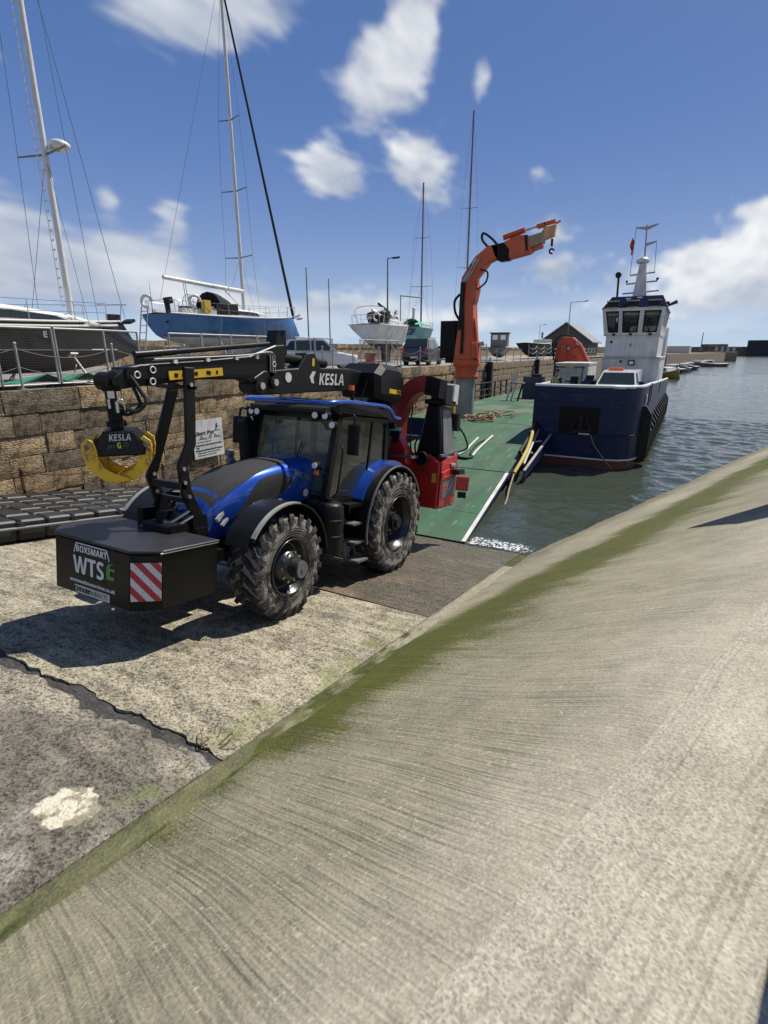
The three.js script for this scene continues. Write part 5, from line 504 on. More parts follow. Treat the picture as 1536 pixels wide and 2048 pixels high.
{ // cradle frame that carries the folded boom in front of the bonnet
  const t = onSlip('boom_cradle', 'pair of bent black steel arms carrying the folded boom', 'steel frame'); const bar = pts => mergeGeometries(pts.slice(1).map((p, i) => beam(pts[i], p, 0.055, 0.115, [0.0, 0.3, 1], 0.008)));
  const pl = (x, pts) => { const w = 0.072; const L = pts.map(([y, z], i) => { const a = pts[Math.max(i - 1, 0)], b = pts[Math.min(i + 1, pts.length - 1)]; let dy = b[0] - a[0], dz = b[1] - a[1]; const l = Math.hypot(dy, dz); return [-dy / l * 0 + dz / l, -dy / l].map(v => v * w); }); const out = pts.map(([y, z], i) => [z + L[i][1], y + L[i][0]]), inn = pts.map(([y, z], i) => [z - L[i][1], y - L[i][0]]).reverse(); return slab([...out, ...inn], 0.05, 'zy', x, 0.006); };
  part(t, 'arm', [pl(0.25, [[3.16, 4.02], [2.9, 4.0], [2.25, 3.97], [1.98, 4.09], [1.64, 4.02], [1.3, 3.82], [1.0, 3.72]])], M.satin); part(t, 'arm', [pl(-0.25, [[3.0, 3.80], [2.27, 4.0], [1.80, 4.14], [1.42, 3.97], [1.1, 3.75], [1.0, 3.70]])], M.satin); part(t, 'cross_bar', [box(0.55, 0.08, 0.14, 0, 1.74, 4.1, 0, 0, 0, 0.01), box(0.5, 0.06, 0.06, 0, 1.55, 4.02)], M.satin); for (const gx of [0.3, -0.3]) part(t, 'gusset', [slab([[3.7, 1.0], [3.95, 1.1], [3.98, 1.4], [3.75, 1.35]], 0.04, 'zy', gx)], M.satin); part(t, 'boom_saddle', [box(0.55, 0.04, 0.16, 0, 2.93, 3.98)], M.satin);
  for (const [x, y, z] of [[0.28, 2.96, 4.0], [0.28, 1.95, 4.09], [0.28, 1.78, 4.07], [0.28, 1.6, 4.0], [-0.22, 1.84, 4.12], [-0.22, 1.62, 4.08]]) part(t, 'bolt', [cylX(0.026, 0.03, x, y, z, 8)], M.steel);
}
{ // timber crane: king post behind the cab, main boom over the roof, folded outer boom
  const t = onSlip('timber_crane', 'black folded timber crane with white lettering above the tractor', 'crane'); part(t, 'king_post', [box(0.42, 2.5, 0.42, 0.05, 2.0, -1.05, 0, 0, 0, 0.04), cyl(0.3, 0.3, 0.5, 0.05, 2.2, -1.05), box(0.8, 0.3, 0.8, 0.05, 1.0, -0.95)], M.black);
  const cv = part(t, 'slew_cover', [slab([[-0.2, 3.15], [-0.12, 3.60], [-0.35, 3.80], [-1.0, 3.82], [-1.26, 3.66], [-1.28, 3.26], [-1.1, 3.1]], 0.9, 'zy', 0.05, 0.1)], M.satin); part(cv, 'yellow_stripe', [box(0.012, 0.085, 0.5, 0.508, 3.32, -0.82)], M.yellow); part(cv, 'model_number', [at(text('215T', 0.075, 0.004), 0.516, 3.32, -0.98, 0, Pi / 2, 0)], M.black);
  const mb = part(t, 'main_boom', [slab([[-0.8, 3.32], [-0.8, 3.62], [0.3, 3.62], [1.15, 3.52], [1.35, 3.74], [1.55, 3.70], [1.75, 3.44], [2.55, 3.30], [2.75, 3.18], [2.75, 3.0], [2.6, 2.95], [0.2, 3.24]], 0.24, 'zy', 0, 0.015), cylX(0.11, 0.34, 0, 3.08, 2.64), cylX(0.09, 0.34, 0, 3.16, 2.35)], M.satin); part(mb, 'lettering', [at(text('KESLA', 0.19, 0.004, font, 0.15), 0.126, 3.37, 0.82, 0, Pi / 2, 0.09), slab([[1.33, 3.25], [1.40, 3.25], [1.46, 3.34], [1.38, 3.44], [1.30, 3.44], [1.36, 3.34]], 0.004, 'zy', 0.124)], M.white); part(mb, 'round_badge', [cylX(0.075, 0.01, 0.128, 3.27, 2.0, 20)], M.white); part(mb, 'yellow_sticker', [box(0.006, 0.12, 0.06, 0.124, 3.58, 1.38)], M.yellow); for (const z of [2.64, 2.35]) part(mb, 'pivot_pin', [cylX(0.05, 0.4, 0, z === 2.64 ? 3.08 : 3.16, z, 12)], M.steel);
  part(t, 'boom_cylinder', [rod([0, 3.62, 0.9], [0, 3.55, 2.2], 0.075, 0.075, 14), rod([0, 3.55, 2.2], [0, 3.52, 2.42], 0.035)], M.black); part(t, 'link_arm', [beam([0.1, 3.50, 2.42], [0.1, 3.16, 2.35], 0.04, 0.1), beam([0.1, 3.48, 2.45], [0.1, 3.62, 2.2], 0.04, 0.1)], M.satin);
  const ob = part(t, 'outer_boom', [slab([[2.05, 3.36], [2.1, 3.74], [2.3, 3.70], [2.83, 3.47], [3.7, 3.28], [4.56, 3.12], [4.74, 3.06], [4.88, 2.95], [4.82, 2.82], [4.56, 2.88], [3.7, 3.05], [2.9, 3.14], [2.5, 3.0], [2.3, 3.05]], 0.22, 'zy', 0, 0.015)], M.satin); part(ob, 'extension_boom', [beam([0, 3.0, 4.75], [0, 3.30, 2.7], 0.26, 0.13, [0, 1, 0], 0.01), beam([0, 3.14, 4.5], [0, 3.54, 2.3], 0.18, 0.11, [0, 1, 0], 0.01)], M.satin); part(ob, 'rear_bracket', [slab([[2.02, 3.6], [2.3, 3.6], [2.25, 3.92], [2.16, 3.82], [2.08, 3.95]], 0.2, 'zy')], M.satin); part(ob, 'extension_cylinder', [rod([0.06, 3.23, 4.55], [0.06, 3.70, 2.4], 0.034, 0.034, 12), rod([0.06, 3.22, 4.6], [0.06, 3.34, 4.05], 0.042)], M.satin); part(ob, 'hydraulic_pipes', [-0.03, 0.02, 0.07].flatMap((x, i) => [tube([[x + 0.06, 3.17 + i * 0.015, 4.4], [x + 0.06, 3.42 + i * 0.015, 3.0], [x + 0.08, 3.53 + i * 0.015, 2.55], [0.13, 3.55, 2.45 - i * 0.05], [0.135, 3.3, 2.42 - i * 0.05]], 0.011, 30, 5)]), M.galv); for (const z of [4.1, 3.6, 3.1, 2.7]) part(ob, 'pipe_clip', [box(0.03, 0.06, 0.05, 0.12, mix(3.58, 3.14, (z - 2.15) / 2.4), z)], M.white);
  part(ob, 'yellow_label', [beam([0.136, 3.04, 4.20], [0.136, 3.19, 3.36], 0.012, 0.10)], M.yellow); for (const [z, w] of [[4.1, 0.05], [3.98, 0.06], [3.8, 0.05], [3.6, 0.07], [3.46, 0.03]]) part(ob, 'label_symbol', [box(0.004, 0.045, w, 0.144, mix(3.04, 3.19, (4.20 - z) / 0.84), z)], M.black); for (const [y, z] of [[3.0, 4.62], [2.95, 4.42], [3.08, 4.42], [3.42, 2.35], [3.14, 2.3]]) { const k = part(ob, 'pivot_boss', [cylX(0.055, 0.27, 0, y, z, 16)], M.black); part(ob, 'boss_ring', [tor(0.035, 0.008, 0.138, y, z, 0, Pi / 2, 0)], M.white); }
  part(t, 'boom_tip', [cylX(0.10, 0.2, 0, 2.90, 4.88, 18), cylX(0.045, 0.28, 0, 2.90, 4.88, 14)], M.black); part(t, 'hose', [tube([[0.1, 3.0, 4.7], [0.2, 2.82, 4.62], [0.26, 2.72, 4.6], [0.2, 2.6, 4.68], [0.06, 2.66, 4.8]], 0.024, 24, 6), tube([[0.08, 3.0, 4.72], [0.16, 2.78, 4.64], [0.2, 2.66, 4.64], [0.14, 2.56, 4.74], [0.04, 2.6, 4.82]], 0.02, 24, 6)], M.rubber); part(t, 'support_hoses', [tube([[0.2, 3.3, -0.9], [0.35, 3.0, -0.7], [0.32, 2.4, -0.75], [0.25, 1.8, -0.8]], 0.025, 24, 6), tube([[0.28, 3.25, -1.0], [0.42, 2.8, -0.85], [0.38, 2.2, -0.85]], 0.022, 24, 6)], M.rubber);
}
{ // grapple
  const t = onSlip('log_grapple', 'yellow log grapple with a black body hanging from the boom tip', 'grapple'); const X = 0.05; part(t, 'link', [box(0.14, 0.3, 0.16, X - 0.02, 2.72, 4.88, 0, 0, 0, 0.03), cylX(0.05, 0.24, X, 2.84, 4.88)], M.black); part(t, 'rotator', [cyl(0.10, 0.10, 0.14, X, 2.52, 4.88), cyl(0.14, 0.14, 0.06, X, 2.43, 4.88), cyl(0.09, 0.09, 0.12, X, 2.36, 4.88), box(0.26, 0.04, 0.14, X + 0.05, 2.58, 4.92)], M.black); part(t, 'fittings', [cyl(0.025, 0.025, 0.12, X + 0.06, 2.62, 4.98), cyl(0.02, 0.02, 0.10, X - 0.04, 2.66, 4.99), tube([[X + 0.06, 2.68, 4.98], [X + 0.14, 2.7, 5.0], [X + 0.16, 2.58, 4.98]], 0.012, 14, 5), box(0.09, 0.08, 0.02, X, 2.76, 4.985)], M.steel);
  const bd = part(t, 'body', [slab([[X - 0.17, 2.36], [X + 0.24, 2.36], [X + 0.40, 2.18], [X + 0.36, 2.08], [X - 0.28, 2.08], [X - 0.34, 2.16]], 0.5, 'xy', 4.83, 0.012)], M.black); part(bd, 'face_plate', [slab([[X - 0.16, 2.35], [X + 0.23, 2.35], [X + 0.37, 2.18], [X + 0.33, 2.10], [X - 0.26, 2.10], [X - 0.31, 2.16]], 0.02, 'xy', 5.092)], M.dark); part(bd, 'lettering', [at(text('KESLA', 0.075, 0.004, font, 0.15), X + 0.06, 2.295, 5.103)], M.white); part(bd, 'model_letter', [at(text('G', 0.065, 0.004), X + 0.03, 2.205, 5.103)], mat(C(0.55, 0.6, 0.03), 0.5)); part(bd, 'model_text', [at(text('pro', 0.042, 0.004, fontR), X - 0.07, 2.20, 5.103), at(text('20', 0.05, 0.004, fontR), X + 0.12, 2.21, 5.103)], M.grey);
  const yw = surf(256, 256, (u, v, o) => { const n = fbm(u * 6, v * 6, 5, 6, 6), f = vn(u * 60, v * 60, 60, 60), w = sm(0.55, 0.72, n * 0.7 + f * 0.3 + (1 - v) * 0.0); const c = mix3([0.74, 0.47, 0.02], [0.30, 0.15, 0.05], w * 0.9); o[0] = c[0]; o[1] = c[1]; o[2] = c[2]; o[3] = f; }), my = mat('#fff', 0.5, { map: rep(yw.map, 1.6), bumpMap: rep(yw.bump, 1.6), bumpScale: 0.003 });
  const claw = (s, z, w) => { const P = [[0.30, 2.26], [0.37, 2.30], [0.46, 2.24], [0.47, 2.14], [0.44, 2.02], [0.36, 1.90], [0.22, 1.81], [0.05, 1.78], [-0.14, 1.80], [-0.02, 1.865], [0.10, 1.895], [0.21, 1.96], [0.265, 2.06], [0.27, 2.16]]; const holes = [[0.385, 2.205], [0.415, 2.12], [0.33, 2.20]].map(([x, y], i) => [...Array(10).keys()].map(k => { const a = k / 10 * 2 * Pi, r = i === 2 ? 0.026 : 0.03; return [s * (x + Math.cos(a) * r * (i === 2 ? 0.7 : 1)) + X, y + Math.sin(a) * r * (i === 2 ? 1.8 : 1)]; })); return slab(P.map(([x, y]) => [s * x + X, y]), w, 'xy', z, 0.006, holes); };
  for (const s of [1, -1]) for (const z of s > 0 ? [5.05, 4.60] : [5.12, 4.53]) { const k = part(t, 'claw', [claw(s, z, 0.035)], my); part(k, 'pivot_pin', [cylZ(0.034, 0.08, s * 0.385 + X, 2.205, z + 0.01, 12)], M.grey); } part(t, 'claw_plate', [1, -1].flatMap(s => [[[0.44, 2.02], [0.36, 1.90], [0.22, 1.81], [0.05, 1.775], [-0.12, 1.79]]].map(P => loft(P.map(([x, y]) => [[s * x + X, y, s > 0 ? 4.60 : 4.53], [s * x + X, y, s > 0 ? 5.05 : 5.12]]), false, 0.9))), my); part(t, 'cylinder', [rod([X - 0.34, 2.2, 4.83], [X + 0.36, 2.2, 4.83], 0.06, 0.06, 12)], M.dark);
  t.traverse(o => { if (o.isMesh) o.geometry.translate(-X, -2.88, -4.88); }); { const a = V(X, 2.88, 4.88).applyAxisAngle(V(1, 0, 0), -TA); t.position.set(TO[0] + a.x, TO[1] + a.y, TO[2] + a.z); t.rotation.set(0, 0.8, 0); t.scale.set(0.74, 0.96, 0.74); }
}
{ // wood chipper on the rear linkage
  const t = onSlip('wood_chipper', 'red wood chipper with a curved discharge chute behind the tractor', 'wood chipper'); part(t, 'housing', [slab([[-0.55, 0.95], [1.13, 0.95], [1.13, 1.95], [0.85, 2.12], [-0.55, 2.12]], 0.95, 'xy', -2.42, 0.03), box(1.3, 0.3, 0.7, 0.1, 0.85, -1.6, 0, 0, 0, 0.04)], M.red); part(t, 'side_panel', [slab([[-1.98, 1.98], [-2.85, 2.14], [-2.9, 1.0], [-2.0, 1.0]], 0.03, 'zy', 1.15, 0.006), slab([[-1.98, 1.75], [-2.87, 1.9], [-2.87, 1.72], [-1.98, 1.57]], 0.05, 'zy', 1.17, 0.012)], mat(C(0.62, 0.03, 0.02), 0.32, { ...grime, clearcoat: 0.4 })); part(t, 'dark_panel', [slab([[-2.06, 1.52], [-2.84, 1.66], [-2.86, 1.24], [-2.06, 1.18]], 0.012, 'zy', 1.172)], M.grey); part(t, 'panel_emblem', [at(text('TP', 0.16, 0.004, font, 0.3), 1.18, 1.38, -2.25, 0, Pi / 2, 0.1)], mat(C(0.5, 0.08, 0.05), 0.5)); part(t, 'panel_stroke', [beam([1.181, 1.26, -2.35], [1.181, 1.55, -2.75], 0.004, 0.014)], M.white); part(t, 'warning_sticker', [box(0.10, 0.2, 0.006, 1.02, 1.62, -1.938)], M.yellow);
  part(t, 'hopper_cover', [slab([[0.50, 2.12], [1.12, 2.10], [0.96, 3.16], [0.68, 3.2]], 0.8, 'xy', -2.42, 0.04)], M.satin); part(t, 'hopper_side', [slab([[-2.08, 2.16], [-2.80, 2.2], [-2.62, 3.1], [-2.2, 3.1]], 0.02, 'zy', 1.06)].map(g => { g.applyMatrix4(new THREE.Matrix4().makeTranslation(-1.06, -2.16, 0)); g.applyMatrix4(new THREE.Matrix4().makeRotationZ(0.17)); return at(g, 1.13, 2.16, 0); }), M.grey); part(t, 'seal_strip', [box(0.06, 0.05, 0.95, 1.13, 2.16, -2.42, 0.12, 0, 0)], M.grey); part(t, 'motor_head', [box(0.5, 0.1, 0.6, 0.84, 3.24, -2.35, 0, 0, 0, 0.02), box(0.34, 0.32, 0.42, 0.90, 3.44, -2.25, 0, 0, 0, 0.03)], M.dark); part(t, 'control_box', [box(0.18, 0.42, 0.3, 1.0, 3.45, -2.62, 0, 0, 0, 0.02)], M.white); part(t, 'side_bracket', [box(0.16, 0.4, 0.22, 1.05, 2.85, -2.85, 0, 0, 0, 0.03), box(0.3, 0.12, 0.4, 1.2, 1.74, -2.75, 0, 0, 0.1, 0.02)], M.dark); part(t, 'latch', [box(0.12, 0.08, 0.18, 1.2, 1.9, -2.55, 0, 0.4, 0, 0.02)], M.steel);
  const cx = -0.04, R = 0.98, ch = []; for (let k = 0; k <= 12; k++) { const a = Pi - k / 12 * (Pi * 0.56), w = 0.17; const c = V(cx + 0.62 + 0.12 + Math.cos(a) * 0.66, 2.62 + Math.sin(a) * R * 0.98, -1.9); const n = V(Math.cos(a), Math.sin(a), 0); const q = (i, j) => { const p = c.clone().addScaledVector(n, i * 0.17); return [p.x, p.y, p.z + j * w]; }; ch.push([q(1, 1), q(1, -1), q(-1, -1), q(-1, 1)]); } ch.unshift(ch[0].map(([x, y, z]) => [x, 2.1, z])); part(t, 'chute', [loft(ch, true, 0.35)], mat(C(0.30, 0.022, 0.02), 0.4, grime)); part(t, 'chute_flap', [slab([[0.72, 3.36], [1.05, 3.30], [1.07, 3.68], [0.74, 3.74]], 0.36, 'xy', -1.9)], M.black);
  part(t, 'feed_guard', [slab([[-0.06, 1.9], [0.62, 1.9], [0.58, 2.2], [0.35, 2.52], [0.2, 2.3], [0.02, 2.42]], 0.28, 'xy', -1.5, 0.03)], M.red); part(t, 'hydraulic_tank', [box(0.2, 0.24, 0.24, 0.28, 2.46, -1.42, 0, 0.3, 0, 0.02)], M.black); part(t, 'tank_lid', [box(0.21, 0.05, 0.25, 0.28, 2.60, -1.42, 0.15, 0.3, 0, 0.015)], mat(C(0.20, 0.62, 0.42), 0.5, grime)); part(t, 'folded_table', [slab([[0.1, -1.35], [0.75, -1.3], [0.72, -1.9], [0.15, -1.9]], 0.05, 'xz', 2.05)], M.grey); part(t, 'drive_shaft_guard', [cyl(0.11, 0.11, 0.16, 0.80, 2.03, -1.75, Pi / 2), tor(0.12, 0.03, 0.80, 2.03, -1.68)], M.black); part(t, 'hoses', [tube([[0.7, 2.6, -1.9], [0.62, 2.3, -1.7], [0.75, 1.9, -1.7], [0.9, 1.7, -1.85]], 0.022, 24, 6), tube([[0.45, 3.1, -1.8], [0.5, 2.7, -1.65], [0.58, 2.2, -1.6], [0.72, 2.0, -1.62]], 0.018, 24, 6), tube([[1.1, 2.75, -2.95], [1.22, 2.55, -3.05], [1.32, 2.3, -3.02], [1.16, 2.18, -2.9]], 0.022, 24, 6)], M.rubber); part(t, 'rear_lamp_bracket', [box(0.3, 0.34, 0.12, 1.22, 1.45, -3.2, 0, 0.3, 0, 0.02)], M.red); part(t, 'rear_lamp', [box(0.2, 0.14, 0.08, 1.24, 1.18, -3.18, 0, 0.3, 0, 0.02)], M.dark); part(t, 'linkage_arms', [beam([0.4, 0.8, -0.1], [0.4, 0.75, -1.6], 0.08, 0.14), beam([-0.4, 0.8, -0.1], [-0.4, 0.75, -1.6], 0.08, 0.14), rod([0, 1.3, -0.1], [0, 1.5, -1.6], 0.05)], M.black);
}
// ---------------------------------------------------------------- float pontoon of black plastic cubes drawn up on the slip, and the rusty rope fence
{
  const t = thing('float_pontoon', 'black plastic float pontoon of square blocks laid on the slipway', 'pontoon', [-10.35, slipY(-4) + 0.0, -4.0]); t.rotation.set(-TA, 0, 0);
  const shp = slab([[-0.245, -0.2], [-0.2, -0.245], [0.2, -0.245], [0.245, -0.2], [0.245, 0.2], [0.2, 0.245], [-0.2, 0.245], [-0.245, 0.2]], 0.40, 'xz', 0.24, 0.035); boxUV(shp); const pm = [0.014, 0.02, 0.03].map(k => mat(C(k, k, k * 1.02), 0.55, { ...grime })); let n = 0; const r = rnd(31);
  for (let i = 0; i < 6; i++) for (let j = 0; j < 24; j++) { const k = new THREE.Mesh(shp, pm[Math.floor(r() * 3)]); k.name = n ? 'float_block_' + String(n).padStart(3, '0') : 'float_block'; n++; k.position.set(-0.25 - i * 0.5 + (r() - 0.5) * 0.01, (r() - 0.5) * 0.02, 4.5 - j * 0.5 + (r() - 0.5) * 0.01); t.add(k); }
  for (let j = 0; j < 24; j++) if (j % 2 === 0) part(t, 'joining_lug', [cyl(0.05, 0.05, 0.06, 0.02, 0.36, 4.25 - j * 0.5), box(0.1, 0.05, 0.14, 0.03, 0.33, 4.25 - j * 0.5)], pm[1]); part(t, 'edge_rail', [rod([0.06, 0.30, 4.7], [0.06, 0.30, -7.2], 0.03)], M.grey);
  const f = i => -0.6 - i * 1.95; const rp = thing('rope_post', 'rusty iron post of the rope fence at the foot of the wall', 'post', [-13.35, slipY(f(0)), f(0)], 0, 'rusty rope fence posts'); part(rp, 'post', [box(0.05, 1.1, 0.05, 0, 0.5, 0)], M.rust); part(rp, 'eye', [tor(0.04, 0.012, 0.04, 0.98, 0), tor(0.04, 0.012, 0.04, 0.5, 0)], M.rust); const seg = [0.98, 0.5].map(h => tube([...Array(9).keys()].map(k => { const q = k / 8; return [0.04, h - 0.5 * q * (1 - q) - SL * 1.95 * q, -1.95 * q]; }), 0.014, 18, 5)); const rr = thing('fence_rope', 'pair of slack ropes between rusty posts at the foot of the wall', 'rope', [-13.35, slipY(f(0)), f(0)], 0, 'ropes of the rusty fence'); part(rr, 'upper_rope', seg[0], M.rust); part(rr, 'lower_rope', seg[1], M.rust);
  for (let i = 1; i < 8; i++) { const z = f(i); copy(rp, [-13.35, slipY(z), z]); if (i < 7) copy(rr, [-13.35, slipY(z), z]); }
}
// ---------------------------------------------------------------- landing craft moored at the foot of the slip; parts given in world metres and shifted to the thing's base
function based(name, label, cat, pos, group) { const t = thing(name, label, cat, pos, 0, group); t.userData.at = undefined; delete t.userData.at; return t; }
const W = (t, name, geos, m, o = {}) => { const k = part(t, name, geos, m, o); const p = (t.isMesh ? t.parent : t).position; k.geometry.translate(-p.x, -p.y, -p.z); return k; };
const hullTex = surf(512, 512, (u, v, o) => { const n = fbm(u * 5, v * 5, 5, 5, 5), s = fbm(u * 40, v * 3, 4, 40, 3, 4), w = sm(0.68, 0.74, fbm(u * 16, v * 30, 4, 16, 30, 7)) * 0.5; let k = clamp(0.78 + (n - 0.5) * 0.45 + (s - 0.5) * 0.3); o[0] = k + w * 0.25; o[1] = k + w * 0.12; o[2] = k; o[3] = n; });
const navyT = surf(1024, 1024, (u, v, o) => { const n = fbm(u * 5, v * 5, 5, 5, 5, 2), st = fbm(u * 46, v * 3, 4, 46, 3, 4), dent = fbm(u * 9, v * 9, 3, 9, 9, 6), scf = sm(0.66, 0.74, fbm(u * 12, v * 44, 4, 12, 44, 7)), rs = sm(0.66, 0.80, st) * sm(0.45, 0.6, n); let c = mix3([0.004, 0.011, 0.045], [0.008, 0.020, 0.075], n); c = mix3(c, [0.05, 0.06, 0.085], scf * 0.45); c = mix3(c, [0.075, 0.035, 0.02], rs * 0.55); o[0] = c[0]; o[1] = c[1]; o[2] = c[2]; o[3] = dent * 0.8 + n * 0.2; });
const navyH = mat('#fff', 0.4, { map: rep(navyT.map, 0.22), bumpMap: rep(hullTex.bump, 0.35), bumpScale: 0.01, specularIntensity: 0.5 }), shipW = mat(C(0.66, 0.67, 0.67), 0.42, { map: rep(hullTex.map, 0.3) }), redb = mat(C(0.13, 0.040, 0.030), 0.7, { map: rep(hullTex.map, 0.4) });
const deckT = (dark, lite, wear, amt) => surf(1024, 1024, (u, v, o) => { const n = fbm(u * 7, v * 7, 5, 7, 7), f = vn(u * 200, v * 200, 200, 200), sc = sm(0.70, 0.78, fbm(u * 60, v * 7, 4, 60, 7, 8)), wr = sm(0.46, 0.66, fbm(u * 4, v * 4, 5, 4, 4, 12)); let c = mix3(dark, lite, clamp(n + (f - 0.5) * 0.3)); c = mix3(c, [0.20, 0.22, 0.17], sc * 0.5); c = mix3(c, wear, wr * amt); const ty = sm(0.54, 0.68, fbm(u * 11 + 3, v * 1, 4, 11, 1, 15)) * sm(0.3, 0.6, f + n * 0.4); c = mix3(c, [0.03, 0.04, 0.03], ty * 0.5); o[0] = c[0]; o[1] = c[1]; o[2] = c[2]; o[3] = f * 0.7 + n * 0.3; });
const rampT = deckT([0.014, 0.072, 0.030], [0.026, 0.108, 0.048], [0.085, 0.10, 0.06], 0.3), mainT = deckT([0.014, 0.072, 0.030], [0.026, 0.108, 0.048], [0.13, 0.13, 0.095], 0.8);
const greenD = mat('#fff', 0.75, { map: rep(rampT.map, 0.22), bumpMap: rep(rampT.bump, 0.22), bumpScale: 0.004 }), greenD2 = mat('#fff', 0.85, { map: rep(mainT.map, 0.15), bumpMap: rep(mainT.bump, 0.15), bumpScale: 0.004 });
{
  const t = thing('landing_craft', 'navy blue landing craft with white wheelhouse and lowered green bow ramp', 'ship', [-6.6, 0, -34]);
  const side = [[-5.2, -21.9], [-2.4, -21.9], [-1.85, -22.05], [-1.5, -22.35], [-1.3, -22.8], [-1.22, -23.4], [-1.1, -46.5], [-12.2, -46.5], [-12.2, -24.0], [-5.2, -24.0]];
  W(t, 'hull', [slab(side, 0.86, 'xz', 0.77)], navyH); W(t, 'underbody', [slab(side.map(([x, z]) => [x > -2 ? x - 0.05 : x, z < -40 ? z : z - 0.03]), 0.7, 'xz', -0.02).translate(0, 0, 0), slab([[-5.2, -23.4], [-1.4, -23.6], [-1.2, -46], [-12, -46], [-12, -25], [-5.2, -25]], 1.2, 'xz', -0.9)], redb); W(t, 'boot_stripe', [slab(side.map(([x, z]) => [x > -3 ? x + 0.012 : x, z > -24.1 ? z + 0.012 : z]), 0.06, 'xz', 0.345)], M.white);
  W(t, 'deck', [slab([[-12.1, -24.05], [-5.2, -24.05], [-5.2, -26], [-1.4, -26], [-1.4, -46.3], [-12.1, -46.3]], 0.03, 'xz', 1.215)], greenD2); W(t, 'raised_platform', [box(3.3, 0.72, 5.4, -3.42, 1.56, -25.45)], M.dark);
  // bow bulwark: flat front, rounded corner, side falling towards the stern
  const rim = [[-5.2, -21.9], [-2.4, -21.9], [-1.85, -22.05], [-1.5, -22.35], [-1.3, -22.8], [-1.22, -23.4], [-1.2, -26], [-1.15, -30], [-1.12, -36], [-1.1, -46.4]], top = z => z > -24 ? 3.09 : mix(3.09, 2.42, (-24 - z) / 22);
  const row = (q, d) => [[q[0], 1.2, q[1]], [q[0], top(q[1]), q[1]], [q[0] - d[0], top(q[1]), q[1] - d[1]], [q[0] - d[0], 1.2, q[1] - d[1]]]; const nrm = rim.map((q, i) => { const a = rim[Math.max(i - 1, 0)], b = rim[Math.min(i + 1, rim.length - 1)]; const dx = b[0] - a[0], dz = b[1] - a[1], l = Math.hypot(dx, dz); return [-dz / l * 0.14, dx / l * 0.14]; });
  W(t, 'bulwark', [loft(rim.map((q, i) => row(q, nrm[i])), true, 0.5), slab([[-21.92, 1.2], [-25.2, 1.2], [-24.6, 2.4], [-24.2, 3.05], [-21.92, 3.05]], 0.12, 'zy', -5.15), cap(row(rim[0], nrm[0]))], navyH); W(t, 'cap_rail', [tube(rim.map((q, i) => [q[0] - nrm[i][0] / 2, top(q[1]) + 0.02, q[1] - nrm[i][1] / 2]), 0.075, 60, 8), rod([-5.15, 3.1, -21.95], [-5.15, 3.1, -24.2], 0.06)], M.white);
  W(t, 'anchor_pocket', [box(1.5, 1.1, 0.05, -3.4, 1.78, -21.89)], M.black); W(t, 'anchor', [box(0.12, 0.7, 0.1, -3.3, 1.75, -21.83), box(0.8, 0.12, 0.12, -3.3, 1.42, -21.82, 0, 0, 0.12), rod([-3.7, 1.4, -21.83], [-3.5, 1.8, -21.8], 0.05), rod([-2.9, 1.45, -21.83], [-3.1, 1.8, -21.8], 0.05)], M.dark); W(t, 'knuckle_weld', [tube([[-4.4, 1.27, -21.88], [-2.4, 1.27, -21.88], [-1.84, 1.29, -22.03], [-1.48, 1.3, -22.33], [-1.28, 1.3, -22.8]], 0.025, 30, 6)], navyH); W(t, 'pocket_lip', [box(0.4, 0.06, 0.1, -3.15, 1.32, -21.8)], M.offwhite); W(t, 'anchor_line', [tube([[-2.9, 1.3, -21.86], [-2.75, 0.95, -21.84], [-2.4, 0.5, -21.82], [-2.0, 0.05, -21.8]], 0.02, 20, 5)], M.rope);
  W(t, 'ship_name', [at(text('EDGEN', 0.3, 0.01), -1.205, 2.62, -23.8, 0, Pi / 2 + 0.03, 0)], M.white); W(t, 'freeing_port', [box(0.03, 0.75, 0.9, -1.195, 2.68, -25.3)], M.black); W(t, 'port_frame', [box(0.05, 0.85, 0.07, -1.18, 2.68, -25.8), box(0.05, 0.07, 0.9, -1.18, 2.28, -25.3)], navyH); W(t, 'side_fairlead', [box(0.06, 0.6, 0.3, -1.14, 2.55, -33)], M.black);
  // vertical rubber fenders
  const fen = h => slab([[0.02, 0], [0.30, 0.22], [0.30, h - 0.35], [0.06, h], [-0.1, h], [-0.1, 0]], 0.34, 'xy', 0, 0.02), F1 = boxUV(fen(1.62)), F0 = boxUV(fen(2.25)); const fm = mat(C(0.012, 0.012, 0.013), 0.75, rub); for (let i = 0; i < 15; i++) { const k = new THREE.Mesh(i ? F1 : F0, fm); k.name = i ? 'fender_' + String(i).padStart(3, '0') : 'fender'; k.position.set(-1.2 + 0.1 * i / 15 + 6.6, (i ? -0.02 : 0.12), -23.3 - i * 1.42 + 34); t.add(k); } const strip = (h0, h1) => box(0.05, 0.05, 22, -1.15, h0, -34); W(t, 'fender_rail', [strip(1.5), strip(0.3)], navyH);
  // superstructure and wheelhouse
  W(t, 'deckhouse', [box(2.66, 2.9, 6.2, -2.52, 2.65, -33.1, 0, 0, 0, 0.03)], shipW); W(t, 'upper_house', [slab([[-3.78, 4.08], [-1.36, 4.08], [-1.36, 5.18], [-3.78, 5.18]], 5.2, 'xy', -32.6, 0.02), box(2.5, 0.06, 5.4, -2.57, 4.12, -32.7)], shipW); W(t, 'house_edge', [box(2.74, 0.07, 0.1, -2.52, 4.1, -29.98), box(0.1, 0.07, 6.2, -1.2, 4.1, -33.1)], M.offwhite);
  const wx = (y, s) => s < 0 ? mix(-3.79, -4.03, (y - 5.18) / 1.2) : mix(-1.38, -1.25, (y - 5.18) / 1.2), wz = y => mix(-29.98, -29.72, (y - 5.18) / 1.2); const q = (x, y, dz = 0) => [x, y, wz(y) + dz];
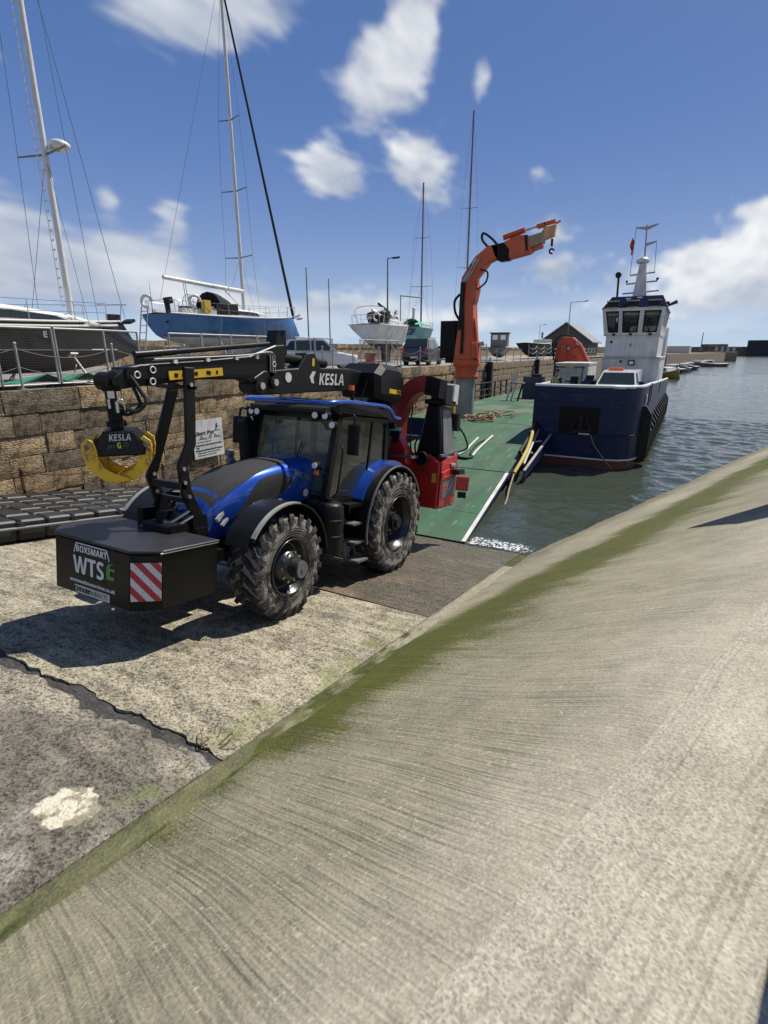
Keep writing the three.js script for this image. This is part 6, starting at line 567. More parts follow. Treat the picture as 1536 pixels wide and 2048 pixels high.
  const post = (x0, x1, w) => beam(q(x0, 5.18), q(x1, 6.40), w, 0.12, [0, 0, 1]); const wh = W(t, 'wheelhouse', [post(-3.72, -3.96, 0.16), post(-3.15, -3.22, 0.2), post(-2.25, -2.24, 0.2), post(-1.45, -1.32, 0.16), beam([-4.0, 6.36, wz(6.36)], [-1.27, 6.36, wz(6.36)], 0.14, 0.14), beam([-3.79, 5.24, wz(5.2)], [-1.38, 5.24, wz(5.2)], 0.14, 0.14), box(0.1, 0.5, 4.6, -3.85, 5.4, -32.3), box(0.1, 0.5, 4.6, -1.38, 5.4, -32.3), ...[-29.8, -31.3, -32.9, -34.5].flatMap(z => [beam([-1.4, 5.2, z - 0.1], [-1.28, 6.4, z], 0.12, 0.18, [0, 0, 1]), beam([-3.82, 5.2, z - 0.1], [-4.0, 6.4, z], 0.12, 0.18, [0, 0, 1])]), box(2.5, 1.2, 0.1, -2.6, 5.8, -34.6), box(2.4, 0.05, 4.6, -2.6, 5.2, -32.3)], shipW);
  const win = (name, a, b) => { const k = W(t, name, [cap([q(a[0], 5.32, 0.03), q(b[0], 5.32, 0.03), q(b[1], 6.28, 0.03), q(a[1], 6.28, 0.03)])], M.pane); W(t, 'window_frame', [rod(q(a[0], 5.32, 0.04), q(a[1], 6.28, 0.04), 0.03), rod(q(b[0], 5.32, 0.04), q(b[1], 6.28, 0.04), 0.03), rod(q(a[0], 5.32, 0.04), q(b[0], 5.32, 0.04), 0.03), rod(q(a[1], 6.28, 0.04), q(b[1], 6.28, 0.04), 0.03)], M.black); W(t, 'window_blind', [cap([q(a[0] + 0.05, 5.98, -0.06), q(b[0] - 0.05, 5.98, -0.06), q(b[1] - 0.05, 6.28, -0.06), q(a[1] + 0.05, 6.28, -0.06)])], M.offwhite); W(t, 'wiper', [rod(q((a[0] + b[0]) / 2 + 0.05, 5.2, 0.09), q((a[0] + b[0]) / 2 - 0.12, 5.55, 0.07), 0.02), box(0.14, 0.08, 0.08, (a[0] + b[0]) / 2 + 0.05, 5.2, wz(5.2) + 0.07)], M.black); };
  win('front_window', [-3.68, -3.86], [-3.25, -3.3]); win('front_window', [-3.02, -3.1], [-2.38, -2.36]); win('front_window', [-2.12, -2.11], [-1.53, -1.42]); for (const z of [-29.95, -31.5, -33.1]) for (const s of [1, -1]) W(t, 'side_window', [cap([[s > 0 ? -1.36 : -3.84, 5.5, z - 0.1], [s > 0 ? -1.36 : -3.84, 5.5, z - 1.3], [s > 0 ? -1.27 : -4.02, 6.3, z - 1.25], [s > 0 ? -1.27 : -4.02, 6.3, z - 0.05]])], M.pane);
  W(t, 'helm_console', [box(1.8, 0.6, 0.6, -2.6, 5.5, -30.6, 0, 0, 0, 0.05), box(0.5, 0.9, 0.5, -2.2, 5.65, -31.5, 0, 0, 0, 0.05)], M.dark); const rf = W(t, 'wheelhouse_roof', [loft([[-29.7, 6.42, -4.08, -1.2], [-30.1, 6.98, -3.72, -1.46], [-34.0, 6.98, -3.72, -1.46], [-34.7, 6.42, -4.08, -1.2]].map(([z, y, a, b]) => [[a, y, z], [b, y, z]]), false, 0.2), cap([[-4.08, 6.42, -29.7], [-3.72, 6.98, -30.1], [-3.72, 6.98, -34.0], [-4.08, 6.42, -34.7]]), cap([[-1.2, 6.42, -29.7], [-1.46, 6.98, -30.1], [-1.46, 6.98, -34.0], [-1.2, 6.42, -34.7]]), box(2.9, 0.06, 5.0, -2.64, 6.42, -32.2)], navyH); for (const x of [-3.6, -2.69, -1.75]) { const k = W(t, 'floodlight', [box(0.52, 0.3, 0.25, x, 6.58, -29.72, -0.15, 0, 0, 0.03)], M.dark); W(t, 'floodlight_rim', [box(0.56, 0.05, 0.2, x, 6.74, -29.66), box(0.5, 0.04, 0.05, x, 6.44, -29.58)], M.galv); } W(t, 'roof_strip_light', [box(0.22, 0.05, 0.06, -2.95, 6.86, -29.95), box(0.22, 0.05, 0.06, -2.45, 6.9, -29.95)], M.lamp); W(t, 'wing_horn', [rod([-1.2, 6.5, -30.2], [-0.82, 6.66, -30.1], 0.05, 0.09), sph(0.08, -1.2, 6.62, -30)], M.navy);
  W(t, 'house_floodlight', [box(0.3, 0.24, 0.14, -2.45, 3.86, -29.93)], M.black); W(t, 'floodlight_lens', [box(0.2, 0.14, 0.02, -2.45, 3.86, -29.85)], M.lamp); W(t, 'vent_cap', [sph(0.06, -3.5, 4.85, -29.96), sph(0.06, -2.95, 3.92, -29.95), rod([-2.6, 4.65, -29.97], [-2.6, 4.78, -29.97], 0.02)], M.dark); W(t, 'funnel_casing', [box(0.6, 2.2, 1.6, -1.5, 4.6, -36.2, 0, 0, 0, 0.08)], shipW); W(t, 'house_lettering', [box(0.012, 1.3, 0.22, -1.182, 2.95, -31.0), box(0.012, 0.9, 0.12, -1.182, 3.0, -31.4)], mat(C(0.25, 0.4, 0.5), 0.5));
  // signal mast
  W(t, 'signal_mast', [slab([[-2.98, 7.0], [-2.30, 7.0], [-2.52, 8.65], [-2.82, 8.65]], 0.5, 'xy', -32, 0.03)], M.white); for (const [y, a, b] of [[7.32, -3.48, -1.78], [7.78, -3.36, -1.91], [8.19, -3.23, -2.07]]) W(t, 'crosstree', [rod([a, y - 0.04, -32], [b, y + 0.04, -32], 0.04)], M.galv); W(t, 'radome', [lathe([[0, 0.2], [0.2, 0.17], [0.31, 0.05], [0.31, -0.06], [0.2, -0.12], [0, -0.12]], 20, -2.7, 8.78, -32)], M.white); W(t, 'top_pole', [rod([-2.64, 8.9, -32], [-2.73, 10.45, -32], 0.045, 0.03)], M.galv); W(t, 'yard', [slab([[-3.22, 10.33], [-2.7, 10.2], [-2.21, 10.40], [-2.21, 10.46], [-2.7, 10.36], [-3.22, 10.38]], 0.06, 'xy', -32)], M.galv); W(t, 'half_yard', [slab([[-2.68, 9.45], [-2.18, 9.62], [-2.18, 9.68], [-2.68, 9.6]], 0.06, 'xy', -32)], M.galv); W(t, 'halyard', [rod([-3.2, 10.33, -32], [-3.23, 8.2, -32], 0.012, 0.012, 4), rod([-2.19, 9.6, -32], [-2.1, 8.2, -32], 0.012, 0.012, 4)], M.wire); W(t, 'masthead_lamp', [sph(0.07, -1.92, 7.92, -32), cyl(0.05, 0.05, 0.1, -3.34, 7.86, -32)], M.dark); W(t, 'searchlight', [rod([-3.6, 6.95, -31], [-3.64, 7.95, -31], 0.05), sph(0.15, -3.66, 8.08, -31), cylZ(0.13, 0.12, -3.66, 8.08, -30.9)], M.dark);
  const flag = thing('ensign', 'red ensign hanging limp from the ship mast halyard', 'flag', [-3.25, 9.3, -32]); part(flag, 'cloth', [loft([...Array(9).keys()].map(i => { const y = 0.62 - i * 0.09; return [...Array(5).keys()].map(j => [-0.04 + (j - 2) * 0.05 * (0.4 + 0.6 * Math.sin(i * 0.5)) + 0.02 * Math.sin(i + j * 2), y - j * 0.03, 0.05 * Math.sin(j * 2.2 + i * 0.4)]); }), false, 1.5)], M.redL); part(flag, 'canton', [loft([0, 1, 2, 3].map(i => [0, 1, 2].map(j => [-0.06 + j * 0.05, 0.0 - i * 0.06 - j * 0.02, 0.03 * Math.sin(j * 2 + i)])), false, 1.5)], M.offwhite);
  // bow ramp, two plated sections
  const rz = z => 1.2 * (-11.3 - z) / 12.5 + 0.04, xr = z => mix(-4.04, -5.36, (-11.3 - z) / 12.5), xl = z => mix(-10.0, -9.35, (-11.3 - z) / 12.5); const plate = (z0, z1, dy, th, ins = 0) => { const P = [z0, (z0 + z1) / 2, z1].map(z => [[xl(z) + ins, rz(z) + dy, z], [xr(z) - ins, rz(z) + dy, z], [xr(z) - ins, rz(z) + dy - th, z], [xl(z) + ins, rz(z) + dy - th, z]]); return mergeGeometries([loft(P, true, 0.3), cap(P[0]), cap(P[2])]); };
  const rp = W(t, 'bow_ramp', [plate(-11.3, -16.85, -0.012, 0.14, 0.02), plate(-16.9, -23.85, -0.012, 0.26, 0.02)], navyH); for (const [a, b] of [[-11.3, -13.1], [-13.12, -16.84], [-16.92, -20.3], [-20.32, -23.85]]) W(t, 'ramp_plate', [plate(a, b, 0.0, 0.01, 0.03)], greenD); W(t, 'ramp_edge_stripe', [beam([xr(-11.3) - 0.05, rz(-11.3) + 0.008, -11.3], [xr(-16.8) - 0.05, rz(-16.8) + 0.008, -16.8], 0.1, 0.02)], M.white);
  W(t, 'ramp_hydraulics', [rod([-5.2, 1.55, -23.0], [-4.78, 0.95, -18.6], 0.07), rod([-5.2, 1.85, -23.4], [-4.9, 1.35, -20.6], 0.1)], M.dark); W(t, 'ramp_side_frame', [slab([[-18.0, 0.15], [-22.4, 0.75], [-22.4, 1.28], [-18.0, 0.42]], 0.05, 'zy', -4.42), slab([[-5.0, -18.1], [-4.42, -18.0], [-4.42, -22.4], [-5.1, -22.4]], 0.04, 'xz', 0)].slice(0, 1), navyH); W(t, 'ramp_side_top', [beam([-4.42, 0.45, -18.0], [-4.42, 1.3, -22.4], 0.09, 0.03), rod([-4.9, 0.75, -19.4], [-4.55, 0.8, -19.6], 0.04), rod([-4.9, 1.0, -20.8], [-4.55, 1.05, -20.9], 0.04), rod([-4.6, 0.55, -18.6], [-5.0, 1.5, -22.6], 0.05)], M.galv); W(t, 'yellow_strap', [tube([[-4.66, 0.42, -17.6], [-4.62, 0.75, -18.4], [-4.72, 1.05, -19.6], [-4.8, 1.35, -20.3], [-4.86, 1.42, -20.6]], 0.065, 24, 6)], mat(C(0.62, 0.48, 0.12), 0.8, grime)); W(t, 'hanging_line', [tube([[-4.66, 0.4, -17.6], [-4.45, 0.2, -16.4], [-4.2, -0.02, -15.0], [-4.3, -0.05, -14.0]], 0.03, 24, 5)], M.rope);
  // port side railing
  for (let k = 0; k < 9; k++) W(t, 'rail_post', [box(0.1, 1.1, 0.1, -12.05, 1.78, -31.2 - k * 1.45)], M.dark); for (const y of [1.45, 1.85, 2.3]) W(t, 'hand_rail', [rod([-12.05, y, -31], [-12.05, y, -43], 0.045)], M.dark); W(t, 'side_gate', [box(0.12, 1.5, 0.12, -12.0, 2.0, -28.2), box(0.12, 1.5, 0.12, -12.0, 2.0, -30.0)], M.dark);
}
{ // big deck crane
  const P = [-9.5, 1.23, -25.5], t = thing('deck_crane', 'tall orange knuckle boom crane on a grey pedestal on the ship deck', 'crane', P); const Zc = -25.5; const oM = mat(C(0.66, 0.105, 0.028), 0.42, { map: rep(hullTex.map, 0.5) }), oL = mat(C(0.68, 0.36, 0.17), 0.5, grime);
  W(t, 'pedestal', [cyl(0.47, 0.46, 1.9, -9.5, 2.18, Zc, 0, 0, 0, 32), cyl(0.62, 0.62, 0.04, -9.5, 1.25, Zc, 0, 0, 0, 32)], mat(C(0.30, 0.32, 0.33), 0.5, grime)); W(t, 'slew_ring', [lathe([[0.50, 0], [0.60, 0.02], [0.60, 0.14], [0.54, 0.18], [0.54, 0.52], [0.60, 0.58], [0.66, 0.62], [0.66, 0.86], [0.58, 0.92], [0, 0.92]], 36, -9.5, 3.12, Zc)], oM); W(t, 'ring_bolts', [...Array(24).keys()].map(k => cyl(0.025, 0.025, 0.06, -9.5 + Math.cos(k / 12 * Pi) * 0.58, 3.10, Zc + Math.sin(k / 12 * Pi) * 0.58, 0, 0, 0, 6)), M.galv);
  W(t, 'column', [loft([[4.02, 0.50, 0.46], [4.8, 0.44, 0.40], [5.8, 0.36, 0.32], [6.6, 0.31, 0.28]].map(([y, a, b]) => [[-9.5 - a, y, Zc - b], [-9.5 - a, y, Zc + b], [-9.5 + a, y, Zc + b], [-9.5 + a, y, Zc - b]]), true, 0.2), slab([[-9.0, 4.03], [-8.86, 4.03], [-8.86, 4.7], [-9.1, 5.9], [-9.2, 5.9]], 0.12, 'xy', Zc + 0.15), box(0.34, 0.8, 0.6, -9.0, 4.45, Zc + 0.2, 0, 0, 0.1, 0.08)], oM); W(t, 'valve_block', [box(0.85, 1.75, 0.7, -10.42, 4.95, Zc - 0.1, 0, 0, 0, 0.05), box(0.5, 0.9, 0.4, -10.3, 4.3, Zc)], M.black); W(t, 'junction_box', [box(0.25, 0.2, 0.2, -8.75, 4.75, Zc + 0.1, 0, 0.3, 0.2, 0.03)], M.galv);
  const lo = W(t, 'lower_boom', [slab([[-9.9, 6.35], [-9.3, 6.2], [-9.12, 6.7], [-9.02, 7.2], [-9.12, 7.65], [-8.55, 8.3], [-8.12, 8.45], [-8.2, 8.98], [-8.62, 8.98], [-9.25, 8.55], [-9.84, 7.72]], 0.5, 'xy', Zc, 0.03)], oM); W(t, 'lift_cylinder', [rod([-9.78, 5.4, Zc + 0.34], [-9.72, 7.5, Zc + 0.34], 0.11), rod([-9.72, 7.4, Zc + 0.34], [-9.3, 8.25, Zc + 0.34], 0.06)], M.dark); W(t, 'knuckle_rods', [rod([-9.72, 7.55, Zc + 0.28], [-9.18, 8.5, Zc + 0.28], 0.045), rod([-9.6, 7.5, Zc + 0.28], [-9.02, 8.45, Zc + 0.28], 0.045), rod([-9.66, 7.5, Zc + 0.40], [-9.1, 8.45, Zc + 0.40], 0.04)], M.offwhite); W(t, 'side_plate', [slab([[-9.26, 6.5], [-9.05, 7.0], [-9.12, 7.5], [-9.3, 7.2]], 0.06, 'xy', Zc + 0.3)], oM);
  const up = W(t, 'knuckle_housing', [slab([[-8.5, 8.98], [-8.3, 8.5], [-8.1, 8.3], [-7.65, 8.32], [-7.62, 8.75], [-7.9, 9.05]], 0.5, 'xy', Zc, 0.03)], M.black); W(t, 'outer_boom', [slab([[-7.95, 9.05], [-7.62, 8.36], [-6.75, 8.52], [-6.6, 8.62], [-6.95, 9.28], [-7.4, 9.28]], 0.46, 'xy', Zc, 0.03), beam([-7.6, 8.42, Zc], [-6.2, 8.78, Zc], 0.2, 0.12)], oM); W(t, 'boom_band', [slab([[-7.0, 9.22], [-6.9, 8.62], [-6.8, 8.65], [-6.88, 9.26]], 0.5, 'xy', Zc)], M.dark); W(t, 'extension', [slab([[-6.95, 9.18], [-6.85, 8.72], [-6.15, 8.92], [-6.2, 9.34]], 0.36, 'xy', Zc, 0.02)], mat(C(0.42, 0.30, 0.19), 0.5, grime)); W(t, 'boom_head', [slab([[-6.3, 9.35], [-6.22, 9.0], [-5.74, 9.15], [-5.72, 9.58], [-6.2, 9.5]], 0.3, 'xy', Zc, 0.02)], oL); W(t, 'top_cylinder', [rod([-8.0, 9.28, Zc], [-7.05, 9.5, Zc], 0.12, 0.12, 12)], oM); W(t, 'piston_rod', [rod([-7.05, 9.48, Zc], [-6.35, 9.62, Zc], 0.05)], M.steel); W(t, 'head_fittings', [box(0.5, 0.12, 0.3, -6.0, 9.68, Zc, 0, 0, 0.15, 0.02), box(0.35, 0.14, 0.3, -6.35, 9.6, Zc, 0, 0, 0.15), rod([-5.75, 9.62, Zc], [-5.55, 9.72, Zc], 0.04)], oM); W(t, 'hook_link', [rod([-5.85, 9.05, Zc], [-5.84, 8.75, Zc], 0.05), tor(0.09, 0.04, -5.83, 8.56, Zc, 0, 0, 0, 5.2)], M.dark);
  W(t, 'hoses', [tube([[-8.7, 8.95, Zc], [-9.0, 9.3, Zc], [-8.95, 9.55, Zc], [-8.55, 9.3, Zc], [-8.3, 9.05, Zc]], 0.06, 24, 6), tube([[-9.9, 7.0, Zc + 0.2], [-10.15, 6.7, Zc + 0.2], [-10.1, 6.2, Zc + 0.2], [-9.85, 5.8, Zc + 0.2]], 0.06, 24, 6), tube([[-8.9, 8.0, Zc + 0.3], [-8.55, 7.85, Zc + 0.35], [-8.6, 7.45, Zc + 0.35], [-9.0, 7.15, Zc + 0.3]], 0.04, 24, 6), tube([[-9.6, 4.3, Zc + 0.5], [-9.62, 5.4, Zc + 0.42], [-9.7, 6.5, Zc + 0.36]], 0.07, 20, 6)], M.rubber);
}
{ // folded crane aft, cargo box, pickup, deck clutter
  const t = thing('folded_crane', 'folded orange crane standing behind the white cargo box', 'crane', [-7.3, 1.23, -41]); const oM = mat(C(0.50, 0.06, 0.022), 0.5, { map: rep(hullTex.map, 0.6) }); W(t, 'column', [box(0.7, 2.6, 0.7, -8.1, 2.5, -41, 0, 0, 0, 0.04)], M.dark); W(t, 'boom_bundle', [slab([[-8.5, 3.6], [-8.35, 4.9], [-8.0, 5.4], [-7.3, 5.35], [-6.75, 4.9], [-6.0, 3.6]], 0.6, 'xy', -41, 0.05)], oM); W(t, 'boom_ribs', [slab([[-8.2, 3.7], [-8.0, 4.9], [-7.7, 4.9], [-7.6, 3.7]], 0.1, 'xy', -40.62), slab([[-7.4, 4.5], [-6.9, 4.7], [-6.3, 3.7], [-6.7, 3.7]], 0.12, 'xy', -40.6), beam([-8.0, 4.3, -40.6], [-6.6, 3.7, -40.6], 0.1, 0.1)], oM); W(t, 'hose_loop', [tube([[-8.5, 3.8, -40.6], [-8.55, 4.9, -40.6], [-8.1, 5.5, -40.6], [-7.5, 5.45, -40.6]], 0.06, 24, 6)], M.rubber); W(t, 'bosses', [cylZ(0.14, 0.1, -6.9, 4.95, -40.6), cylZ(0.1, 0.1, -7.5, 4.6, -40.58)], M.galv);
  const c = thing('cargo_box', 'white cargo box with a grey roller shutter on the ship deck', 'cargo box', [-6.35, 1.23, -37.8]); W(c, 'box_shell', [box(1.98, 2.4, 3.6, -6.36, 2.43, -37.8, 0, 0, 0, 0.03), box(2.06, 0.1, 3.7, -6.36, 3.66, -37.8, 0, 0, 0, 0.02)], M.white); W(c, 'shutter_frame', [box(1.8, 0.1, 0.05, -6.45, 3.45, -35.98), box(0.08, 2.2, 0.05, -5.68, 2.4, -35.98), box(0.08, 2.2, 0.05, -7.25, 2.4, -35.98)], M.grey); for (let k = 0; k < 6; k++) W(c, 'shutter_slat', [box(1.46, 0.33, 0.03, -6.46, 1.5 + k * 0.345, -35.985)], M.offwhite); W(c, 'label_plate', [box(0.5, 0.1, 0.02, -6.45, 3.44, -35.94)], M.yellow);
  const p = thing('pickup_truck', 'white pickup truck with an orange light bar on the ship deck', 'pickup truck', [-2.5, 1.92, -25.6]); const pw = mat(C(0.74, 0.74, 0.73), 0.28, { clearcoat: 0.8, clearcoatRoughness: 0.1 }); part(p, 'body', [slab([[2.2, 0.35], [2.25, 0.95], [2.1, 1.06], [0.95, 1.14], [-2.5, 1.1], [-2.5, 0.4]], 1.66, 'zy', 0, 0.07)], pw); part(p, 'cab', [loft([[0.95, 1.12, 0.80], [0.3, 1.66, 0.64], [-0.1, 1.70, 0.64], [-1.0, 1.68, 0.64], [-1.25, 1.1, 0.80]].map(([z, y, x]) => [[-x, y, z], [x, y, z]]), false, 0.4), ...[1, -1].map(s => cap([[0.95, 1.12, 0.8], [0.3, 1.66, 0.64], [-0.1, 1.7, 0.64], [-1.0, 1.68, 0.64], [-1.25, 1.1, 0.8]].map(([z, y, x]) => [s * x, y, z])))], pw); part(p, 'windscreen', [cap([[-0.72, 1.17, 0.92], [0.72, 1.17, 0.92], [0.60, 1.62, 0.38], [-0.60, 1.62, 0.38]])], M.glass); for (const s of [1, -1]) { part(p, 'side_window', [cap([[s * 0.79, 1.18, 0.72], [s * 0.675, 1.60, 0.26], [s * 0.665, 1.62, -0.35], [s * 0.785, 1.18, -0.35]])], M.glass); part(p, 'door_mirror', [box(0.2, 0.17, 0.1, s * 0.95, 1.2, 0.7, 0, 0, 0, 0.03)], M.black); part(p, 'headlight', [box(0.34, 0.2, 0.1, s * 0.62, 0.85, 2.2, 0, s * 0.2, 0, 0.03)], M.lamp); } part(p, 'grille', [box(0.8, 0.2, 0.04, 0, 0.82, 2.25)], M.dark); part(p, 'light_bar', [box(0.6, 0.1, 0.22, -0.15, 1.76, 0, 0, 0, 0, 0.03)], M.amber); part(p, 'canopy', [box(1.45, 0.6, 1.3, 0, 1.38, -1.9, 0, 0, 0, 0.08)], pw); wheelSet(p, 0.74, [1.45, -1.55], 0.36, 0.24, M.galv);
  const d = thing('control_cabinet', 'dark steel control cabinet on deck in front of the white cargo box', 'cabinet', [-4.5, 1.23, -27.2]); W(d, 'cabinet', [box(0.34, 2.05, 0.3, -4.62, 2.25, -27.2, 0, 0, 0, 0.02), box(0.3, 0.06, 0.06, -4.92, 3.02, -27.2)], M.dark); const e = thing('deck_winch', 'navy deck winch beside the white pickup truck', 'winch', [-3.9, 1.23, -26.6]); W(e, 'drum', [cylX(0.28, 0.5, -3.85, 2.9, -26.7), box(0.12, 1.9, 0.5, -4.15, 2.15, -26.7), box(0.12, 1.9, 0.5, -3.55, 2.15, -26.7)], M.navy); W(e, 'motor', [box(0.35, 0.3, 0.3, -3.85, 3.2, -26.7, 0, 0, 0, 0.03)], M.dark);
  const f = thing('deck_locker', 'tall dark blue deck locker against the harbour wall side', 'locker', [-9.2, 1.23, -38]); W(f, 'locker', [box(1.35, 1.5, 0.7, -9.2, 1.98, -38.2, 0, 0, 0, 0.02)], M.navy); W(f, 'locker_cap', [box(0.6, 0.15, 0.5, -9.0, 2.8, -38.2)], M.dark); const g = thing('step_frame', 'pale steel step frame leaning by the deck railing', 'step frame', [-10.0, 1.23, -35.6]); for (const x of [-10.25, -9.95, -9.5]) W(g, 'leg', [beam([x, 1.25, -35.4], [x + 0.12, 2.35, -36.0], 0.1, 0.08)], x < -9.6 ? M.white : M.dark); W(g, 'top_bar', [box(0.95, 0.1, 0.3, -9.75, 2.38, -36.0)], M.galv); W(g, 'white_card', [box(0.42, 0.5, 0.03, -10.0, 2.72, -36.0)], M.white);
  const y = thing('yellow_bollard', 'yellow mooring post with rope beside the grey crane pedestal', 'bollard', [-9.25, 1.23, -23.3]); W(y, 'post', [box(0.22, 1.15, 0.22, -9.3, 1.8, -23.4, 0, 0, 0, 0.03), box(0.5, 0.05, 0.5, -9.3, 1.26, -23.4), box(0.3, 0.1, 0.3, -9.3, 2.35, -23.4)], M.yellow);
  const r = rnd(91), rp = thing('rope_heap', 'loose heap of tan mooring rope around the crane pedestal', 'rope', [-9.2, 1.23, -25]); for (let k = 0; k < 9; k++) { const cx = -9.1 + r() * 1.5, cz = -24.2 - r() * 2.6, R = 0.25 + r() * 0.35; rp.userData.label = rp.userData.label; W(rp, 'rope_coil', [tube([...Array(8).keys()].map(i => { const a = i / 8 * 2 * Pi; return [cx + Math.cos(a) * R * (0.6 + r() * 0.7), 1.27 + r() * 0.18, cz + Math.sin(a) * R * (0.6 + r() * 0.7)]; }), 0.035, 40, 5, true)], k % 3 ? M.rope : mat(C(0.30, 0.12, 0.06), 0.9, rub)); }
  const rz2 = z => 1.2 * (-11.3 - z) / 12.5 + 0.085; const st = thing('lifting_sling', 'pale lifting sling with two straps dropped on the green ramp', 'sling'); st.position.set(-6.7, 1.0 - 0.35, -19); const S2 = (pts, rr2, m, n) => W(st, n, [tube(pts.map(([x, z, h = 0]) => [x, rz2(z) + h, z]), rr2, 24, 6)], m); S2([[-6.95, -18.2], [-6.9, -18.9], [-6.98, -19.6], [-7.1, -20.8]], 0.05, mat(C(0.42, 0.5, 0.42), 0.8), 'strap'); S2([[-6.4, -18.2], [-6.5, -19.0], [-6.58, -20.0], [-6.65, -21.3]], 0.05, mat(C(0.5, 0.52, 0.42), 0.8), 'strap'); S2([[-6.95, -18.2], [-6.8, -17.9], [-6.5, -17.85], [-6.35, -18.1]], 0.05, M.dark, 'shackle_chain'); S2([[-6.4, -18.1], [-6.65, -18.8], [-6.8, -19.9], [-6.75, -20.6]], 0.03, M.dark, 'tag_line');
}
